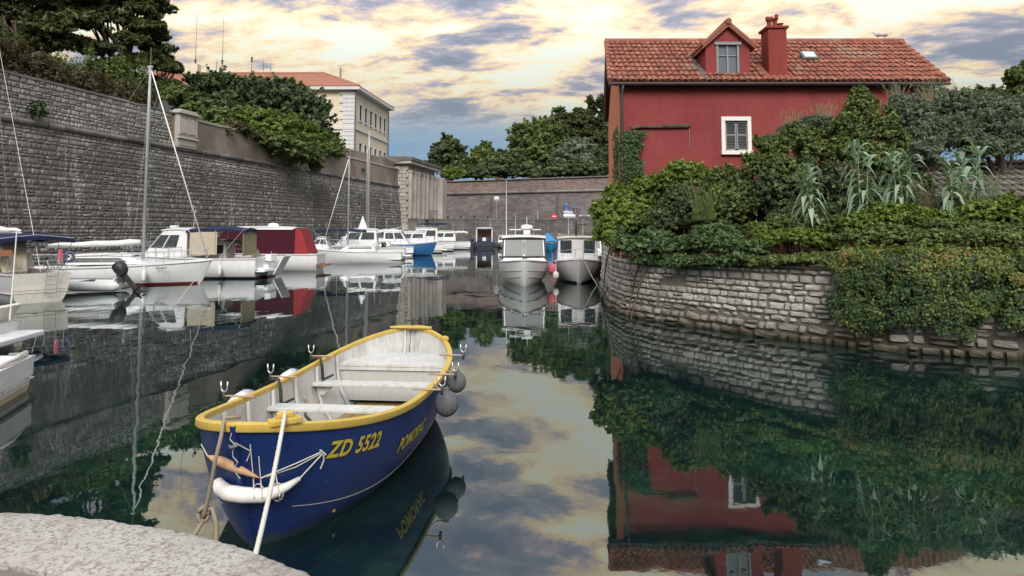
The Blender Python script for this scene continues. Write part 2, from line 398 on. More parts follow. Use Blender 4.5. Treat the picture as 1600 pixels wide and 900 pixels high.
# ------------------------------------------------------------------ water
def make_water():
    m = bpy.data.materials.new('harbour_water'); m.use_nodes = True; t = NT(m.node_tree)
    pos = t.n('ShaderNodeNewGeometry').outputs['Position']
    # body of the water: dark teal with weed beds showing green
    weeds = t.ramp(t.noise(t.scaled(pos, 1, 1, 1), .42, 6, .65, .6), [(.42, 0.0), (.62, 1.0)])
    weed2 = t.ramp(t.noise(pos, 3.2, 5, .65), [(.40, .25), (.68, 1.0)])
    body = t.mix(t.math('MULTIPLY', weeds, weed2), (.003, .009, .010), (.009, .036, .022))
    dif = t.n('ShaderNodeBsdfDiffuse', Color=body)
    gl = t.n('ShaderNodeBsdfGlossy', Color=(.93, .97, .98, 1), Roughness=t.math('MULTIPLY', t.ramp(t.noise(t.scaled(pos, 1, .5, 1), .35, 5, .6), [(.45, .15), (.62, 1.0)]), .045))
    s1 = t.noise(t.scaled(pos, 1.0, .55, 1), .9, 2, .5); s2 = t.noise(t.scaled(pos, 1.0, .7, 1), 4.2, 3, .55)
    patch = t.ramp(t.noise(pos, .11, 3, .5), [(.40, .15), (.62, 1.0)])
    h = t.math('ADD', s1, t.math('MULTIPLY', t.math('MULTIPLY', s2, .16), patch))
    bp = t.n('ShaderNodeBump', Strength=1.0, Distance=.0065); t.link(h, bp.inputs['Height'])
    t.link(bp.outputs[0], gl.inputs['Normal'])
    fr = t.n('ShaderNodeFresnel', IOR=1.34); t.link(bp.outputs[0], fr.inputs['Normal'])
    f = t.math('ADD', t.math('MULTIPLY', fr.outputs[0], .86), .135, clamp=True)
    mx = t.n('ShaderNodeMixShader', Fac=f); t.link(dif.outputs[0], mx.inputs[1]); t.link(gl.outputs[0], mx.inputs[2])
    t.link(mx.outputs[0], t.n('ShaderNodeOutputMaterial').inputs[0])
    me = mesh_from('water', [(-400, -60, 0), (400, -60, 0), (400, 135, 0), (-400, 135, 0)], [(0, 1, 2, 3)], m)
    o = bpy.data.objects.new('water', me); COL.objects.link(o); o['kind'] = 'structure'
make_water()
bed = MB().box((0, 200, -4.0), (4000, 4000, 1)).build('ground', M_EARTH); bed['kind'] = 'structure'

# ------------------------------------------------------------------ rubble stones
def stone_variants(n=8, seed=3, dome=.25):
    r = random.Random(seed); out = []
    for k in range(n):
        m = 8; ring = []
        pts = [(-1, -.66), (-.78, -1), (.76, -1), (1, -.7), (1, .64), (.74, 1), (-.76, 1), (-1, .7)]
        pts = [(x*r.uniform(.80, 1), z*r.uniform(.76, 1)) for x, z in pts]
        ring = [(x*(.5-r.random()*.035), z*(.5-r.random()*.05)) for x, z in pts]
        v = [(x, .6, z) for x, z in ring]+[(x*.99, -.35, z*.99) for x, z in ring]+[(x*(.92-.07*r.random()), -.78-r.random()*.35, z*(.88-.08*r.random())) for x, z in ring]
        v.append((r.uniform(-.1, .1), -1.0-r.random()*dome, r.uniform(-.1, .1)))
        f = []
        for a, b in ((0, 8), (8, 16)):
            f += [(a+i, a+(i+1) % 8, b+(i+1) % 8, b+i) for i in range(8)]
        f += [(16+i, 16+(i+1) % 8, 24) for i in range(8)]
        out.append((v, f))
    return out
STONES = stone_variants()
STONE_MESH = {}
def stone_mesh(mat, k, lo=False):
    key = (mat.name, k)
    if key not in STONE_MESH:
        me = mesh_from('stone', STONES[k][0], STONES[k][1], mat); STONE_MESH[key] = me
    return STONE_MESH[key]
def path_at(pts, s):
    for i in range(len(pts)-1):
        a = Vector(pts[i]); b = Vector(pts[i+1]); L = (b-a).length
        if s <= L or i == len(pts)-2: return a.lerp(b, s/L), (b-a).normalized(), i
        s -= L
def path_len(pts): return sum((Vector(pts[i+1])-Vector(pts[i])).length for i in range(len(pts)-1))
def lay_stones(root, path, z0, z1, batter, rowh, wid, mat, depth, nparts, side=1, skip=None, gap=.012, seed=1, flat=.0, vis=None, jit=.25, name='stone'):
    """rubble courses along a plan path (2-D points); side=+1 when the seen face is on the right of the path. batter: outward run per metre down."""
    r = random.Random(seed); L = path_len(path); items = []
    z = z0
    while z < z1-.05:
        h = min(rowh*r.uniform(1-jit, 1+jit), z1-z); s = -r.random()*wid
        if z1-z-h < rowh*.4: h = z1-z
        while s < L:
            w_ = wid*r.choice((.55, .7, .85, 1.0, 1.2, 1.45, 1.8))*r.uniform(.9, 1.1); a = max(s, 0); b = min(s+w_, L)
            if b-a > wid*.25:
                mid = (a+b)/2; zz = z+h/2
                p, t, seg = path_at(path, mid)
                if r.random() < .13 and h > rowh*.8:      # two thin ones in place of one
                    items.append((p, t, b-a, h*.48, z+h*.25, seg)); items.append((p, t, b-a, h*.48, z+h*.76, seg))
                else: items.append((p, t, b-a, h, zz, seg))
            s += w_
        z += h
    if skip: items = [i for i in items if not skip(i[0], i[4])]
    def M_of(it):
        p, t, w_, h, zz, seg = it
        tt = Vector((t[0], t[1], 0)); n = Vector((t[1], -t[0], 0))*side
        up = (Vector((0, 0, 1))-n*batter).normalized()
        pos = Vector((p[0], p[1], zz))+n*batter*(z1-zz)
        roll = r.uniform(-.09, .09)
        xax = (tt*math.cos(roll)+up*math.sin(roll)); zax = (up*math.cos(roll)-tt*math.sin(roll))
        dd = depth*r.uniform(.7, 1.25)
        M = Matrix.Identity(4)
        g = gap*r.uniform(.2, 1.6)
        M.col[0] = (*(xax*(max(w_-g, .02))), 0); M.col[1] = (*(-n*dd), 0); M.col[2] = (*(zax*max(h-g, .02)), 0); M.col[3] = (*pos, 1)
        return M
    def seen(it):
        p = it[0]; y = p[1]
        if y < 1: return -1e9
        px = 800+FPX*p[0]/y; py = 358-FPX*(it[4]-EYE)/y
        if px < -10 or px > 1610 or (vis and not vis(px, py)): return -1e6
        return it[2]*it[3]/(y*y)
    items.sort(key=seen, reverse=True)
    near = items[:nparts]; rest = items[nparts:]
    Wi = world_of(root).inverted()
    for it in near:
        o = bpy.data.objects.new(name, stone_mesh(mat, r.randrange(8))); COL.objects.link(o); o.parent = root; o.matrix_basis = Wi@M_of(it)
    if rest:
        vv = [np.array([(*p, 1) for p in s[0]]) for s in STONES]; nv = 25
        fr = STONES[0][1]; q = np.array([f for f in fr if len(f) == 4]); tr = np.array([f for f in fr if len(f) == 3])
        V_ = np.empty((len(rest)*nv, 3)); 
        for i, it in enumerate(rest):
            M = np.array(Wi@M_of(it)); V_[i*nv:(i+1)*nv] = (vv[r.randrange(8)]@M.T)[:, :3]
        off = (np.arange(len(rest))*nv)[:, None, None]
        quads = (q[None]+off).reshape(-1, 4); tris = (tr[None]+off).reshape(-1, 3)
        me = np_mesh('small_stones', V_, quads, tris, mat)
        o = bpy.data.objects.new('small_stones', me); COL.objects.link(o); o.parent = root; o['kind'] = 'stuff'
def np_mesh(name, V_, quads, tris, mat):
    me = bpy.data.meshes.new(name); nq = 0 if quads is None else len(quads); nt = 0 if tris is None else len(tris)
    me.vertices.add(len(V_)); me.vertices.foreach_set('co', np.ascontiguousarray(V_, dtype=np.float32).ravel())
    idx = []; 
    if nq: idx.append(quads.ravel())
    if nt: idx.append(tris.ravel())
    idx = np.concatenate(idx).astype(np.int32)
    me.loops.add(len(idx)); me.loops.foreach_set('vertex_index', idx)
    st = np.concatenate([np.arange(nq)*4, nq*4+np.arange(nt)*3]).astype(np.int32)
    me.polygons.add(nq+nt); me.polygons.foreach_set('loop_start', st)
    me.update(calc_edges=True); me.validate()
    if mat: me.materials.append(mat)
    return me

def slab(path, z0, z1, batter, thick, side=1):
    """core of a wall behind its stones"""
    m = MB(); n = len(path)
    fr = []; bk = []
    for i, p in enumerate(path):
        a = Vector(path[max(i-1, 0)]); b = Vector(path[min(i+1, n-1)]); t = (b-a).normalized(); nn = Vector((t[1], -t[0]))*side
        P = Vector(p)
        fr.append([(P+nn*batter*(z1-z0)).to_3d()+Vector((0, 0, z0)), P.to_3d()+Vector((0, 0, z1)), (P-nn*thick).to_3d()+Vector((0, 0, z1)), (P-nn*thick).to_3d()+Vector((0, 0, z0))])
    m.grid(fr, flip=side < 0, closed_u=True)
    b0 = 0; e = (n-1)*4
    m.f.append((0, 1, 2, 3) if side < 0 else (3, 2, 1, 0)); m.f.append((e+3, e+2, e+1, e) if side < 0 else (e, e+1, e+2, e+3))
    return m

# ------------------------------------------------------------------ left rampart
WA = Vector((-25.9, 22.0)); WB = Vector((-13.9, 86.2)); WD = (WB-WA).normalized(); WN = Vector((WD.y, -WD.x))   # WN looks over the water
def on_wall(px):            # point of the rampart line seen at a column of the photograph
    k = (px-800)/FPX; s = (k*WA.y-WA.x)/(WD.x-k*WD.y); return WA+WD*s
ram = empty('rampart_wall', (WA.x, WA.y, 0), 0, 'long dark rubble rampart with a rounded stone cordon behind the left moorings', 'wall')
CZ = 7.45; TZ = 9.75
slab([WA, WB], -1, CZ, .10, 3.0, 1).build('wall_core', M_FORTM, ram, world=True)
mon = on_wall(283); Lmon = (mon-WA).length
upA = WA; upB = on_wall(263)
slab([upA, upB], CZ+.3, TZ, .02, 1.2, 1).build('parapet_core', M_FORTM, ram, world=True)
slab([upB, WB], CZ+.3, TZ-.1, .02, 1.2, 1).build('parapet_render', M_PLASTER, ram, world=True)
lay_stones(ram, [tuple(WA), tuple(WB)], -.1, CZ, .10, .25, .31, M_FORT, .05, 150, 1, gap=.022, seed=4, jit=.42, vis=lambda x, y: y < 360)
lay_stones(ram, [tuple(upA), tuple(upB)], CZ+.3, TZ, .02, .24, .34, M_FORT, .045, 150, 1, gap=.02, seed=5, jit=.4)
# cordon: rounded stones end to end
s = 0; r_ = random.Random(8); Lw = (WB-WA).length
while s < Lw:
    l = r_.uniform(.8, 1.3); l = min(l, Lw-s)
    a = WA+WD*(s+.01); b = WA+WD*(s+l-.02); rr = .17*r_.uniform(.93, 1.07)
    base = Vector((WN.x, WN.y, 0))*.06
    MB().tube([a.to_3d()+base+Vector((0, 0, CZ+.15)), b.to_3d()+base+Vector((0, 0, CZ+.15))], rr, 8).build('cordon_stone', M_DARKCORD, ram, world=True, auto=50)
    s += l
# coping slabs on the parapet
s = 0
while s < Lw:
    l = r_.uniform(.9, 1.6); l = min(l, Lw-s); a = WA+WD*(s+.015); b = WA+WD*(s+l-.015)
    z = (TZ if (s < (upB-WA).length) else TZ-.1)+.06+r_.uniform(-.02, .02)
    MB().beam(a.to_3d()+Vector((0, 0, z))-WN.to_3d()*.35, b.to_3d()+Vector((0, 0, z))-WN.to_3d()*.35, .85, .12).build('coping_slab', M_DARKCORD if s < (upB-WA).length else M_PALE, ram, world=True)
    s += l
# carved monument panel set in the parapet
mp = empty('coat_of_arms_panel', (*mon, CZ+.2), math.atan2(WD.y, WD.x), 'pale carved stone panel with twin shields and small cornice set in the rampart parapet', 'monument')
hM = TZ-CZ-.12
MB().box((0, -.05, hM/2), (1.9, .5, hM)).build('backing', M_PALE, mp, bevel=.02)
MB().box((0, -.12, hM+.08), (2.2, .75, .16)).box((0, -.12, hM+.22), (1.7, .6, .13)).build('cornice', M_PALE, mp, bevel=.02)
MB().box((0, -.34, .62), (2.05, .22, .12)).build('ledge', M_PALE, mp, bevel=.02)
for sx in (-.42, .42):
    MB().prism([(-.34, -.5), (.34, -.5), (.34, .32), (.2, .5), (-.2, .5), (-.34, .32)], .07, Matrix.Translation((sx, -.30, 1.42))@Matrix.Rotation(math.radians(90), 4, 'X')).build('shield', M_PALE, mp, bevel=.015)
for sx in (-.86, 0, .86): MB().box((sx, -.33, 1.42), (.10, .09, 1.2)).build('pilaster', M_PALE, mp)
MB().box((0, -.31, .33), (1.6, .06, .35)).build('plinth_panel', M_PALE, mp)
# earth behind the parapet
e = MB(); rows = []
for i in range(24):
    s = Lw*i/23; p = WA+WD*s; row = []
    for j, (o_, z) in enumerate(((1.0, TZ-.5), (3, TZ-.1), (6, TZ+.9), (10, TZ+1.7), (18, TZ+2.2), (60, TZ+2.5))):
        q = p-WN*o_; row.append((q.x, q.y, z+.25*math.sin(i*1.7+j)))
    rows.append(row)
e.grid(rows, flip=True).build('embankment', M_EARTH, smooth=True)['kind'] = 'structure'
# low quay at the rampart foot
qp = [tuple(WA+WN*3.4), tuple(WB+WN*3.0)]
slab(qp, -1, .55, .02, 4.5, 1).build('left_quay', M_QUAYW)['kind'] = 'structure'

# ------------------------------------------------------------------ far quay, street, far rampart
FQ = 94.0
q = MB(); q.box((-1.7+20, FQ+20, 1.3), (64, 40, 4.6)); q.build('far_quay', M_QUAYW, bevel=.03)['kind'] = 'structure'
MB().box((18.5, FQ+14, 3.61), (62, 27, .02)).build('street', M_ASPH)['kind'] = 'structure'
cop = MB(); x = -13.6
kerb = empty('quay_kerb', (0, FQ, 3.6)); kerb['kind'] = 'structure'
while x < 18:
    l = r_.uniform(1.2, 1.9); MB().box((x+l/2, .25, .09), (l-.03, .6, .18)).build('kerb_stone', M_QUAYW, kerb); x += l
fw = empty('far_rampart_wall', (0, 110, 0), 0, 'purplish brick rampart closing off the far end of the harbour behind parked cars', 'wall')
fa, fb = Vector((-12.2, 118.5)), Vector((40, 94.5))
slab([fa, fb], 2.5, 8.1, .10, 3, 1).build('lower_wall', M_FARWALL, fw, world=True)
slab([fa, fb], 8.45, 10.3, .12, 1.5, 1).build('parapet', M_FARTOP, fw, world=True)
cn = (fb-fa).normalized(); nn = Vector((cn.y, -cn.x))
MB().tube([fa.to_3d()+Vector((0, 0, 8.27))+nn.to_3d()*.12, fb.to_3d()+Vector((0, 0, 8.27))+nn.to_3d()*.12], .22, 8).build('cordon', M_DARKCORD, fw, world=True, smooth=True)
MB().beam(fa.to_3d()+Vector((0, 0, 10.37))-nn.to_3d()*.5, fb.to_3d()+Vector((0, 0, 10.37))-nn.to_3d()*.5, 1.6, .14).build('coping', M_DARKCORD, fw, world=True)
for k in (.0, .17, .37, .6):
    p = fa+(fb-fa)*k; MB().beam(p.to_3d()+nn.to_3d()*.62+Vector((0, 0, 3.6)), p.to_3d()+nn.to_3d()*.05+Vector((0, 0, 8.1)), .25, .12, (nn.x, nn.y, 0)).build('drain_chase', M_DARKCORD, fw, world=True)
MB().box((20, 150, 5), (160, 60, 9.5)).build('hill', M_EARTH)['kind'] = 'structure'
# ------------------------------------------------------------------ city gate
gt = empty('stone_gatehouse', (-12.6, 86, 0), 0, 'pale classical stone gate with pilasters and heavy cornice at the end of the left rampart', 'gate')
ga = Vector((-12.7, 86.0)); gb = Vector((-10.65, 98.0)); gd = (gb-ga).normalized(); gn = Vector((gd.y, -gd.x)); gl = (gb-ga).length
gR = math.atan2(gd.y, gd.x)
GM = Matrix.Translation((ga.x, ga.y, 0))@Matrix.Rotation(gR, 4, 'Z')     # local x along the front, -y outwards
def gbox(c, sz, name, mat=M_PALE, bev=.02):
    m = MB().box(c, sz, M=GM); return m.build(name, mat, gt, world=True, bevel=bev)
gbox((gl/2, 2.8, 6.0), (gl-.5, 4.0, 8.4), 'core_block')
gbox((gl/2, 2.4, 2.2), (gl, 4.6, 3.0), 'plinth')
for i, x in enumerate((.55, 2.3, 3.7, 6.0, 7.6, gl-2.4, gl-.7)):
    gbox((x, .18, 6.6), (.46, 1.0, 5.6), 'pilaster'); gbox((x, .30, 3.85), (.64, 1.15, .35), 'base'); gbox((x, .30, 9.5), (.70, 1.2, .3), 'capital')
gbox((gl/2, 2.45, 10.0), (gl+.1, 4.5, .7), 'frieze')
for i in range(14): gbox((.5+i*(gl-1)/13, .13, 10.1), (.3, .12, .5), 'triglyph', bev=0)
gbox((gl/2-.2, 2.2, 10.55), (gl+1.2, 5.6, .34), 'cornice'); gbox((gl/2-.1, 2.35, 10.95), (gl+1.6, 6.2, .42), 'attic_cornice', M_DARKCORD)
gbox((gl/2, 2.8, 11.3), (gl-.8, 4.4, .28), 'roof_slab', M_DARKCORD)
M_NICHE_SHADE = paint('painted_niche_shade', (.02, .02, .022), .8, .1)  # near-black slab colour stands in for the shade of a hollow niche
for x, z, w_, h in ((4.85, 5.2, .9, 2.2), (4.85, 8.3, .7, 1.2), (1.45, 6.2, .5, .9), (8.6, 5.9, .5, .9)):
    gbox((x, .78, z), (w_+.3, .16, h+.3), 'niche_frame'); gbox((x, .72, z), (w_, .12, h), 'niche', M_NICHE_SHADE, 0)
# rusticated side of the gate seen from the water
ls = 3.4
for k in range(17):
    z = 2.5+k*.46
    for j in range(4):
        x0 = -ls+j*.85+(.4 if k % 2 else 0)
        MB().box((ga.x-.42-(j*.85)-(.2 if k % 2 else 0), ga.y+.1, z), (.80, .35, .42)).build('ashlar_block', M_PALE, gt, world=True, bevel=.02)
MB().box((ga.x-1.9, ga.y+1.6, 6.4), (3.7, 2.8, 8.2)).build('side_wall', M_PALE, gt, world=True)
MB().box((ga.x-2.0, ga.y+1.2, 10.75), (4.6, 3.8, .35)).build('side_cornice', M_DARKCORD, gt, world=True)
MB().box((gb.x+.2, gb.y+3.0, 5.7), (1.6, 6, 7.6)).build('return_wall', M_PALE, gt, world=True)
# railing on the quay in front of it
fe = empty('iron_railing', (-13, FQ+.4, 3.78), 0, 'low black iron bar railing on the quay edge in front of the stone gate', 'railing')
xs = [(-13.55+.2*k) for k in range(19)]
for x in xs:
    MB().tube([(x+13, 0, 0), (x+13, 0, 1.15)], .022, 4).build('bar', W_IRON, fe)
for z in (.12, 1.0): MB().beam((-.6, 0, z), (3.1, 0, z), .04, .04).build('rail', W_IRON, fe)
MB().box((-.72, 0, .0), (.35, .35, 3.1)).build('post', W_IRON, fe, bevel=.02)
# ------------------------------------------------------------------ right bank
RB = [(14, 93), (6.0, 48), (4.75, 37), (3.75, 28.8), (3.22, 22.2), (3.36, 20.2), (3.9, 18.87), (5.76, 16.08), (7.6, 14.15), (9.53, 13.32), (14, 12.4), (30, 11)]
bw = empty('bank_wall', (5.76, 16.08, 0), 0, 'low pale rubble retaining wall with brown wet footing below the garden hedge', 'wall')
BT = 1.52
slab(RB[1:], -1.5, BT-.02, .10, .8, 1).build('wall_core', M_BANKM, bw, world=True)
def drain(p, z): return 4.05 < p[0] < 4.42 and 17.9 < p[1] < 18.9 and .92 < z < 1.18
lay_stones(bw, RB[3:11], .50, BT, .10, .165, .245, M_BANK, .07, 230, 1, gap=.016, seed=21, skip=drain, jit=.45)
lay_stones(bw, [(p[0]-.0, p[1]) for p in RB[3:11]], -.25, .50, .42, .16, .30, M_BANK, .10, 70, 1, gap=.022, seed=22, jit=.3)
slab(RB[3:], -1.5, .52, .40, .8, 1).build('footing', M_BANKM, bw, world=True)
gm = MB(); rows = []
inn = [(40, 93), (40, 60), (40, 48), (40, 37), (40, 28), (40, 26), (40, 24), (40, 22), (40, 20), (40, 18), (40, 16), (40, 14)]
for a, b in zip(RB, inn):
    a = Vector(a); b = Vector(b); row = []
    for k in range(9):
        f = (k/8)**1.8; p = a.lerp(b, f); row.append((p.x+(.25 if k == 0 else 0), p.y, BT-.03+.5*min(1, f*4)+(.05*math.sin(k*3+p.y) if k else 0)))
    rows.append(row)
gm.grid(rows).build('garden_ground', M_EARTH, smooth=True)['kind'] = 'structure'
# thin bush-covered upper ledge
lay_stones(bw, [(4.5, 19.4), (6.1, 16.9), (8.0, 14.9)], BT, BT+.25, .02, .13, .3, M_BANK, .06, 0, 1, seed=23)

# ------------------------------------------------------------------ red house
hs = empty('red_house', (3.4, 22, 1.5), 0, 'dark red rendered house with terracotta roof, dormer and thick chimney behind the garden', 'house')
FX0, FX1, FY = 3.40, 13.38, 22.0
BX0, BY = 3.92, 28.4
EZ = 7.06; RZ = 9.12; RY = 25.0
wx0, wx1, wz0, wz1 = 6.70, 7.40, 4.86, 5.80          # shuttered window opening
m = MB()
def quad(a, b, c, d): m.add([a, b, c, d], [(0, 1, 2, 3)])
zb = .8
quad((FX0, FY, zb), (wx0, FY, zb), (wx0, FY, EZ), (FX0, FY, EZ)); quad((wx1, FY, zb), (FX1, FY, zb), (FX1, FY, EZ), (wx1, FY, EZ))
quad((wx0, FY, zb), (wx1, FY, zb), (wx1, FY, wz0), (wx0, FY, wz0)); quad((wx0, FY, wz1), (wx1, FY, wz1), (wx1, FY, EZ), (wx0, FY, EZ))
for a, b in (((wx0, wz0), (wx1, wz0)), ((wx1, wz0), (wx1, wz1)), ((wx1, wz1), (wx0, wz1)), ((wx0, wz1), (wx0, wz0))):
    quad((a[0], FY, a[1]), (b[0], FY, b[1]), (b[0], FY+.3, b[1]), (a[0], FY+.3, a[1]))
quad((wx0, FY+.3, wz0), (wx1, FY+.3, wz0), (wx1, FY+.3, wz1), (wx0, FY+.3, wz1))
quad((FX1, FY, zb), (FX1, BY, zb), (FX1, BY, EZ), (FX1, FY, EZ)); m.add([(FX1, FY, EZ), (FX1, BY, EZ), (FX1, RY, RZ)], [(0, 1, 2)])
quad((FX1, BY, zb), (BX0, BY, zb), (BX0, BY, EZ), (FX1, BY, EZ))
m.build('front_wall', M_RED, hs, world=True)
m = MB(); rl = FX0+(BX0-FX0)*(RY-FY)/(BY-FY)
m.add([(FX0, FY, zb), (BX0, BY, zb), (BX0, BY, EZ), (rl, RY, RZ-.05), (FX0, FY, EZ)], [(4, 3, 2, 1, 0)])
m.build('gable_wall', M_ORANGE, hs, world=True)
# roof: boards under, then tiles
ex = lambda y: 3.03+(3.75-3.03)*(y-21.72)/(28.7-21.72)
FE = (21.72, 6.98); slope = math.atan2(RZ-FE[1], RY-FE[0]); SL = math.hypot(RZ-FE[1], RY-FE[0])
m = MB(); t_ = .10
def roofpt(x, s, up=0.0): return Vector((x, FE[0]+s*math.cos(slope)-up*math.sin(slope), FE[1]+s*math.sin(slope)+up*math.cos(slope)))
BE = (28.7, 6.9)
exr = lambda y: 13.62+(13.99-13.62)*(y-21.72)/3.28
top = [roofpt(ex(FE[0]), 0), roofpt(exr(FE[0]), 0), Vector((exr(RY), RY, RZ)), Vector((ex(RY), RY, RZ))]
m.add([*top, *[p-Vector((0, 0, t_)) for p in top]], [(0, 1, 2, 3), (7, 6, 5, 4), (0, 4, 5, 1), (1, 5, 6, 2), (2, 6, 7, 3), (3, 7, 4, 0)])
bk = [Vector((ex(RY), RY, RZ)), Vector((exr(RY), RY, RZ)), Vector((exr(BE[0]), BE[0], BE[1])), Vector((ex(BE[0]), BE[0], BE[1]))]
m.add([*bk, *[p-Vector((0, 0, t_)) for p in bk]], [(0, 1, 2, 3), (7, 6, 5, 4), (0, 4, 5, 1), (1, 5, 6, 2), (2, 6, 7, 3), (3, 7, 4, 0)])
m.build('roof_deck', M_TILE, hs, world=True)
def tile_proto(n=6, inv=False):
    v = []; f = []
    for k, (y, rr, zz) in enumerate(((0, 1.0, .0), (1, .86, -.02))):
        for q_ in range(2):
            r2 = rr-(.16 if q_ else 0)
            for j in range(n+1):
                a = math.pi*j/n; v.append((-.5*r2*math.cos(a), y, (.5*r2*math.sin(a)*(-1 if inv else 1)*.95+zz)))
    N = n+1
    for j in range(n): f.append((j, j+1, 2*N+j+1, 2*N+j)); f.append((j, N+j, N+j+1, j+1))
    f.append((0, 2*N, 3*N, N)); f.append((n, N+n, 3*N+n, 2*N+n))
    return v, f
TV, TF = tile_proto()
tile_me = mesh_from('roof_tile', TV, TF, M_TILE); tile_me.shade_smooth(); tile_me.set_sharp_from_angle(angle=math.radians(40))
rt = random.Random(2)
PITCHX = .182; ROWS = 10; RL = SL/ROWS
def tile_M(x, s, jitter=1.0, w_=.15, l=None, up=.03):
    p = roofpt(x, s, up)
    ax = Vector((1, 0, 0)); ay = Vector((0, math.cos(slope), math.sin(slope))); az = ax.cross(ay)
    yaw = rt.gauss(0, .035)*jitter; ax2 = ax*math.cos(yaw)+ay*math.sin(yaw); ay2 = ay*math.cos(yaw)-ax*math.sin(yaw)
    tilt = -.085+rt.gauss(0, .012); ay3 = ay2*math.cos(tilt)+az*math.sin(tilt); az3 = ax2.cross(ay3)
    p += az*(.035+rt.uniform(-.008, .008))+ay*rt.uniform(-.03, .03)*jitter
    M = Matrix.Identity(4); l = l or RL*1.12
    M.col[0] = (*(ax2*w_), 0); M.col[1] = (*(ay3*l), 0); M.col[2] = (*(az3*w_*.8), 0); M.col[3] = (*p, 1)
    return M
DX0, DX1, DY = 6.20, 7.62, 22.2         # dormer
def blocked(x, s):
    y = FE[0]+s*math.cos(slope)
    if DX0-.05 < x < DX1+.05 and y > DY-.1 and y < 24.3: return True
    if 8.02 < x < 8.92 and 22.0 < y < 22.98: return True
    if 9.72 < x < 10.28 and 23.25 < y < 23.8: return True
    return False
tiles = []
ncol = int((14.0-3.05)/PITCHX)
for r0 in range(ROWS):
    for c in range(ncol+1):
        s = r0*RL; y = FE[0]+s*math.cos(slope); x = 13.97-c*PITCHX+rt.gauss(0, .006)
        if x > exr(y) or x < ex(y)+.05 or blocked(x, s): continue
        tiles.append((x, s))
tiles.sort(key=lambda q: (q[0]**2+(FE[0]+q[1])**2))
Wi = world_of(hs).inverted()
for x, s in tiles[:300]:
    o = bpy.data.objects.new('roof_tile', tile_me); COL.objects.link(o); o.parent = hs; o.matrix_basis = Wi@tile_M(x, s)
mt = MB(); vv = [Vector(p) for p in TV]
for x, s in tiles[300:]:
    M = tile_M(x, s); mt.add([M@p for p in vv], TF)
o = mt.build('roof_tiles_upper', M_TILE, hs, world=True, auto=40); o['kind'] = 'stuff'
# channel tiles: corrugation between the rows of covers
m = MB(); rows = []
for k in range(ROWS*2+1):
    s = SL*k/(ROWS*2); row = []
    for i in range(int(11/PITCHX*4)):
        x = 14.0-i*PITCHX/4; y = FE[0]+s*math.cos(slope)
        row.append(roofpt(min(exr(y), max(x, ex(y))), s, .02+.025*math.cos(2*math.pi*i/4)+(.03 if k % 2 == 0 else 0)))
    rows.append(row)
m.grid(rows).build('channel_tiles', M_TILE, hs, world=True)['kind'] = 'stuff'
x = ex(RY)
while x < 14.0:
    MB().tube([(x, RY, RZ+.03), (x+.40, RY, RZ+.05)], [.125, .105], 8).build('ridge_tile', M_TILE, hs, world=True, auto=60); x += .37
for xx, nm in ((ex, 'verge_tile'),):
    for k in range(ROWS):
        s = k*RL; y = FE[0]+s*math.cos(slope); p = roofpt(ex(y)+.02, s, .07); p2 = roofpt(ex(y+.35)+.02, s+RL*1.05, .05)
        MB().tube([p, p2], [.085, .07], 7).build(nm, M_TILE, hs, world=True, auto=60)
        MB().tube([roofpt(exr(y), s, .07), roofpt(exr(y+.3), s+RL*1.05, .05)], [.085, .07], 7).build(nm, M_TILE, hs, world=True, auto=60)
W_GUT = paint('gutter_metal', (.13, .13, .14), .5, .25, 4, metal=.3)
gp = []
for j in range(9):
    a = math.pi*j/8; gp.append((.075*math.cos(a), -.075*math.sin(a)))
rows = [[Vector((x, 21.66+u, 6.95+v)) for u, v in gp] for x in np.linspace(3.02, 13.64, 14)]
rows2 = [[Vector((x, 21.66+u*.85, 6.95+v*.85)) for u, v in gp] for x in np.linspace(3.02, 13.64, 14)]
MB().grid(rows).grid(rows2, flip=True).build('gutter', W_GUT, hs, world=True, smooth=True)
MB().tube([(3.46, 21.68, 6.9), (3.46, 21.78, 6.75), (3.46, 21.93, 6.6), (3.46, 21.93, 1.6)], .045, 8).build('downpipe', W_GUT, hs, world=True, smooth=True)
MB().beam((3.2, 21.85, 6.94), (13.6, 21.85, 6.94), .26, .05).build('soffit', W_GUT, hs, world=True)
# verge board on the gable
MB().beam((ex(21.8)+.05, 21.75, 6.90), (ex(RY)+.05, RY, RZ-.13), .05, .2).beam((ex(RY)+.05, RY, RZ-.13), (ex(28.6)+.05, 28.6, 6.78), .05, .2).build('verge_board', W_GUT, hs, world=True)
# shuttered window
W_SHUT = paint('grey_shutter', (.21, .24, .25), .55, .25, 7)
wd = MB()
for c, sz in (((7.05, FY-.02, wz1+.065), (.94, .10, .13)), ((7.05, FY-.04, wz0-.07), (.98, .16, .13)), ((wx0-.06, FY-.02, 5.33), (.12, .10, .94)), ((wx1+.06, FY-.02, 5.33), (.12, .10, .94))): wd.box(c, sz)
win = wd.build('window', M_WHITEW, hs, world=True, bevel=.01)
for k in range(2):
    x0 = wx0+.02+k*.355; xm = x0+.172
    fm = MB()
    for c, sz in (((xm, FY+.04, wz1-.03), (.34, .045, .05)), ((xm, FY+.04, wz0+.03), (.34, .045, .05)), ((x0+.022, FY+.04, 5.355), (.04, .045, .97)), ((x0+.322, FY+.04, 5.355), (.04, .045, .97)), ((xm, FY+.04, 5.36), (.3, .04, .04))): fm.box(c, sz)
    sh = fm.build('shutter', W_SHUT, hs, world=True)
    for j in range(19):
        z = wz0+.07+j*.0475
        if abs(z-5.36) < .02: continue
        MB().beam((x0+.04, FY+.04, z), (x0+.305, FY+.04, z), .045, .008, (0, .6, .8)).build('slat', W_SHUT, sh, world=True)
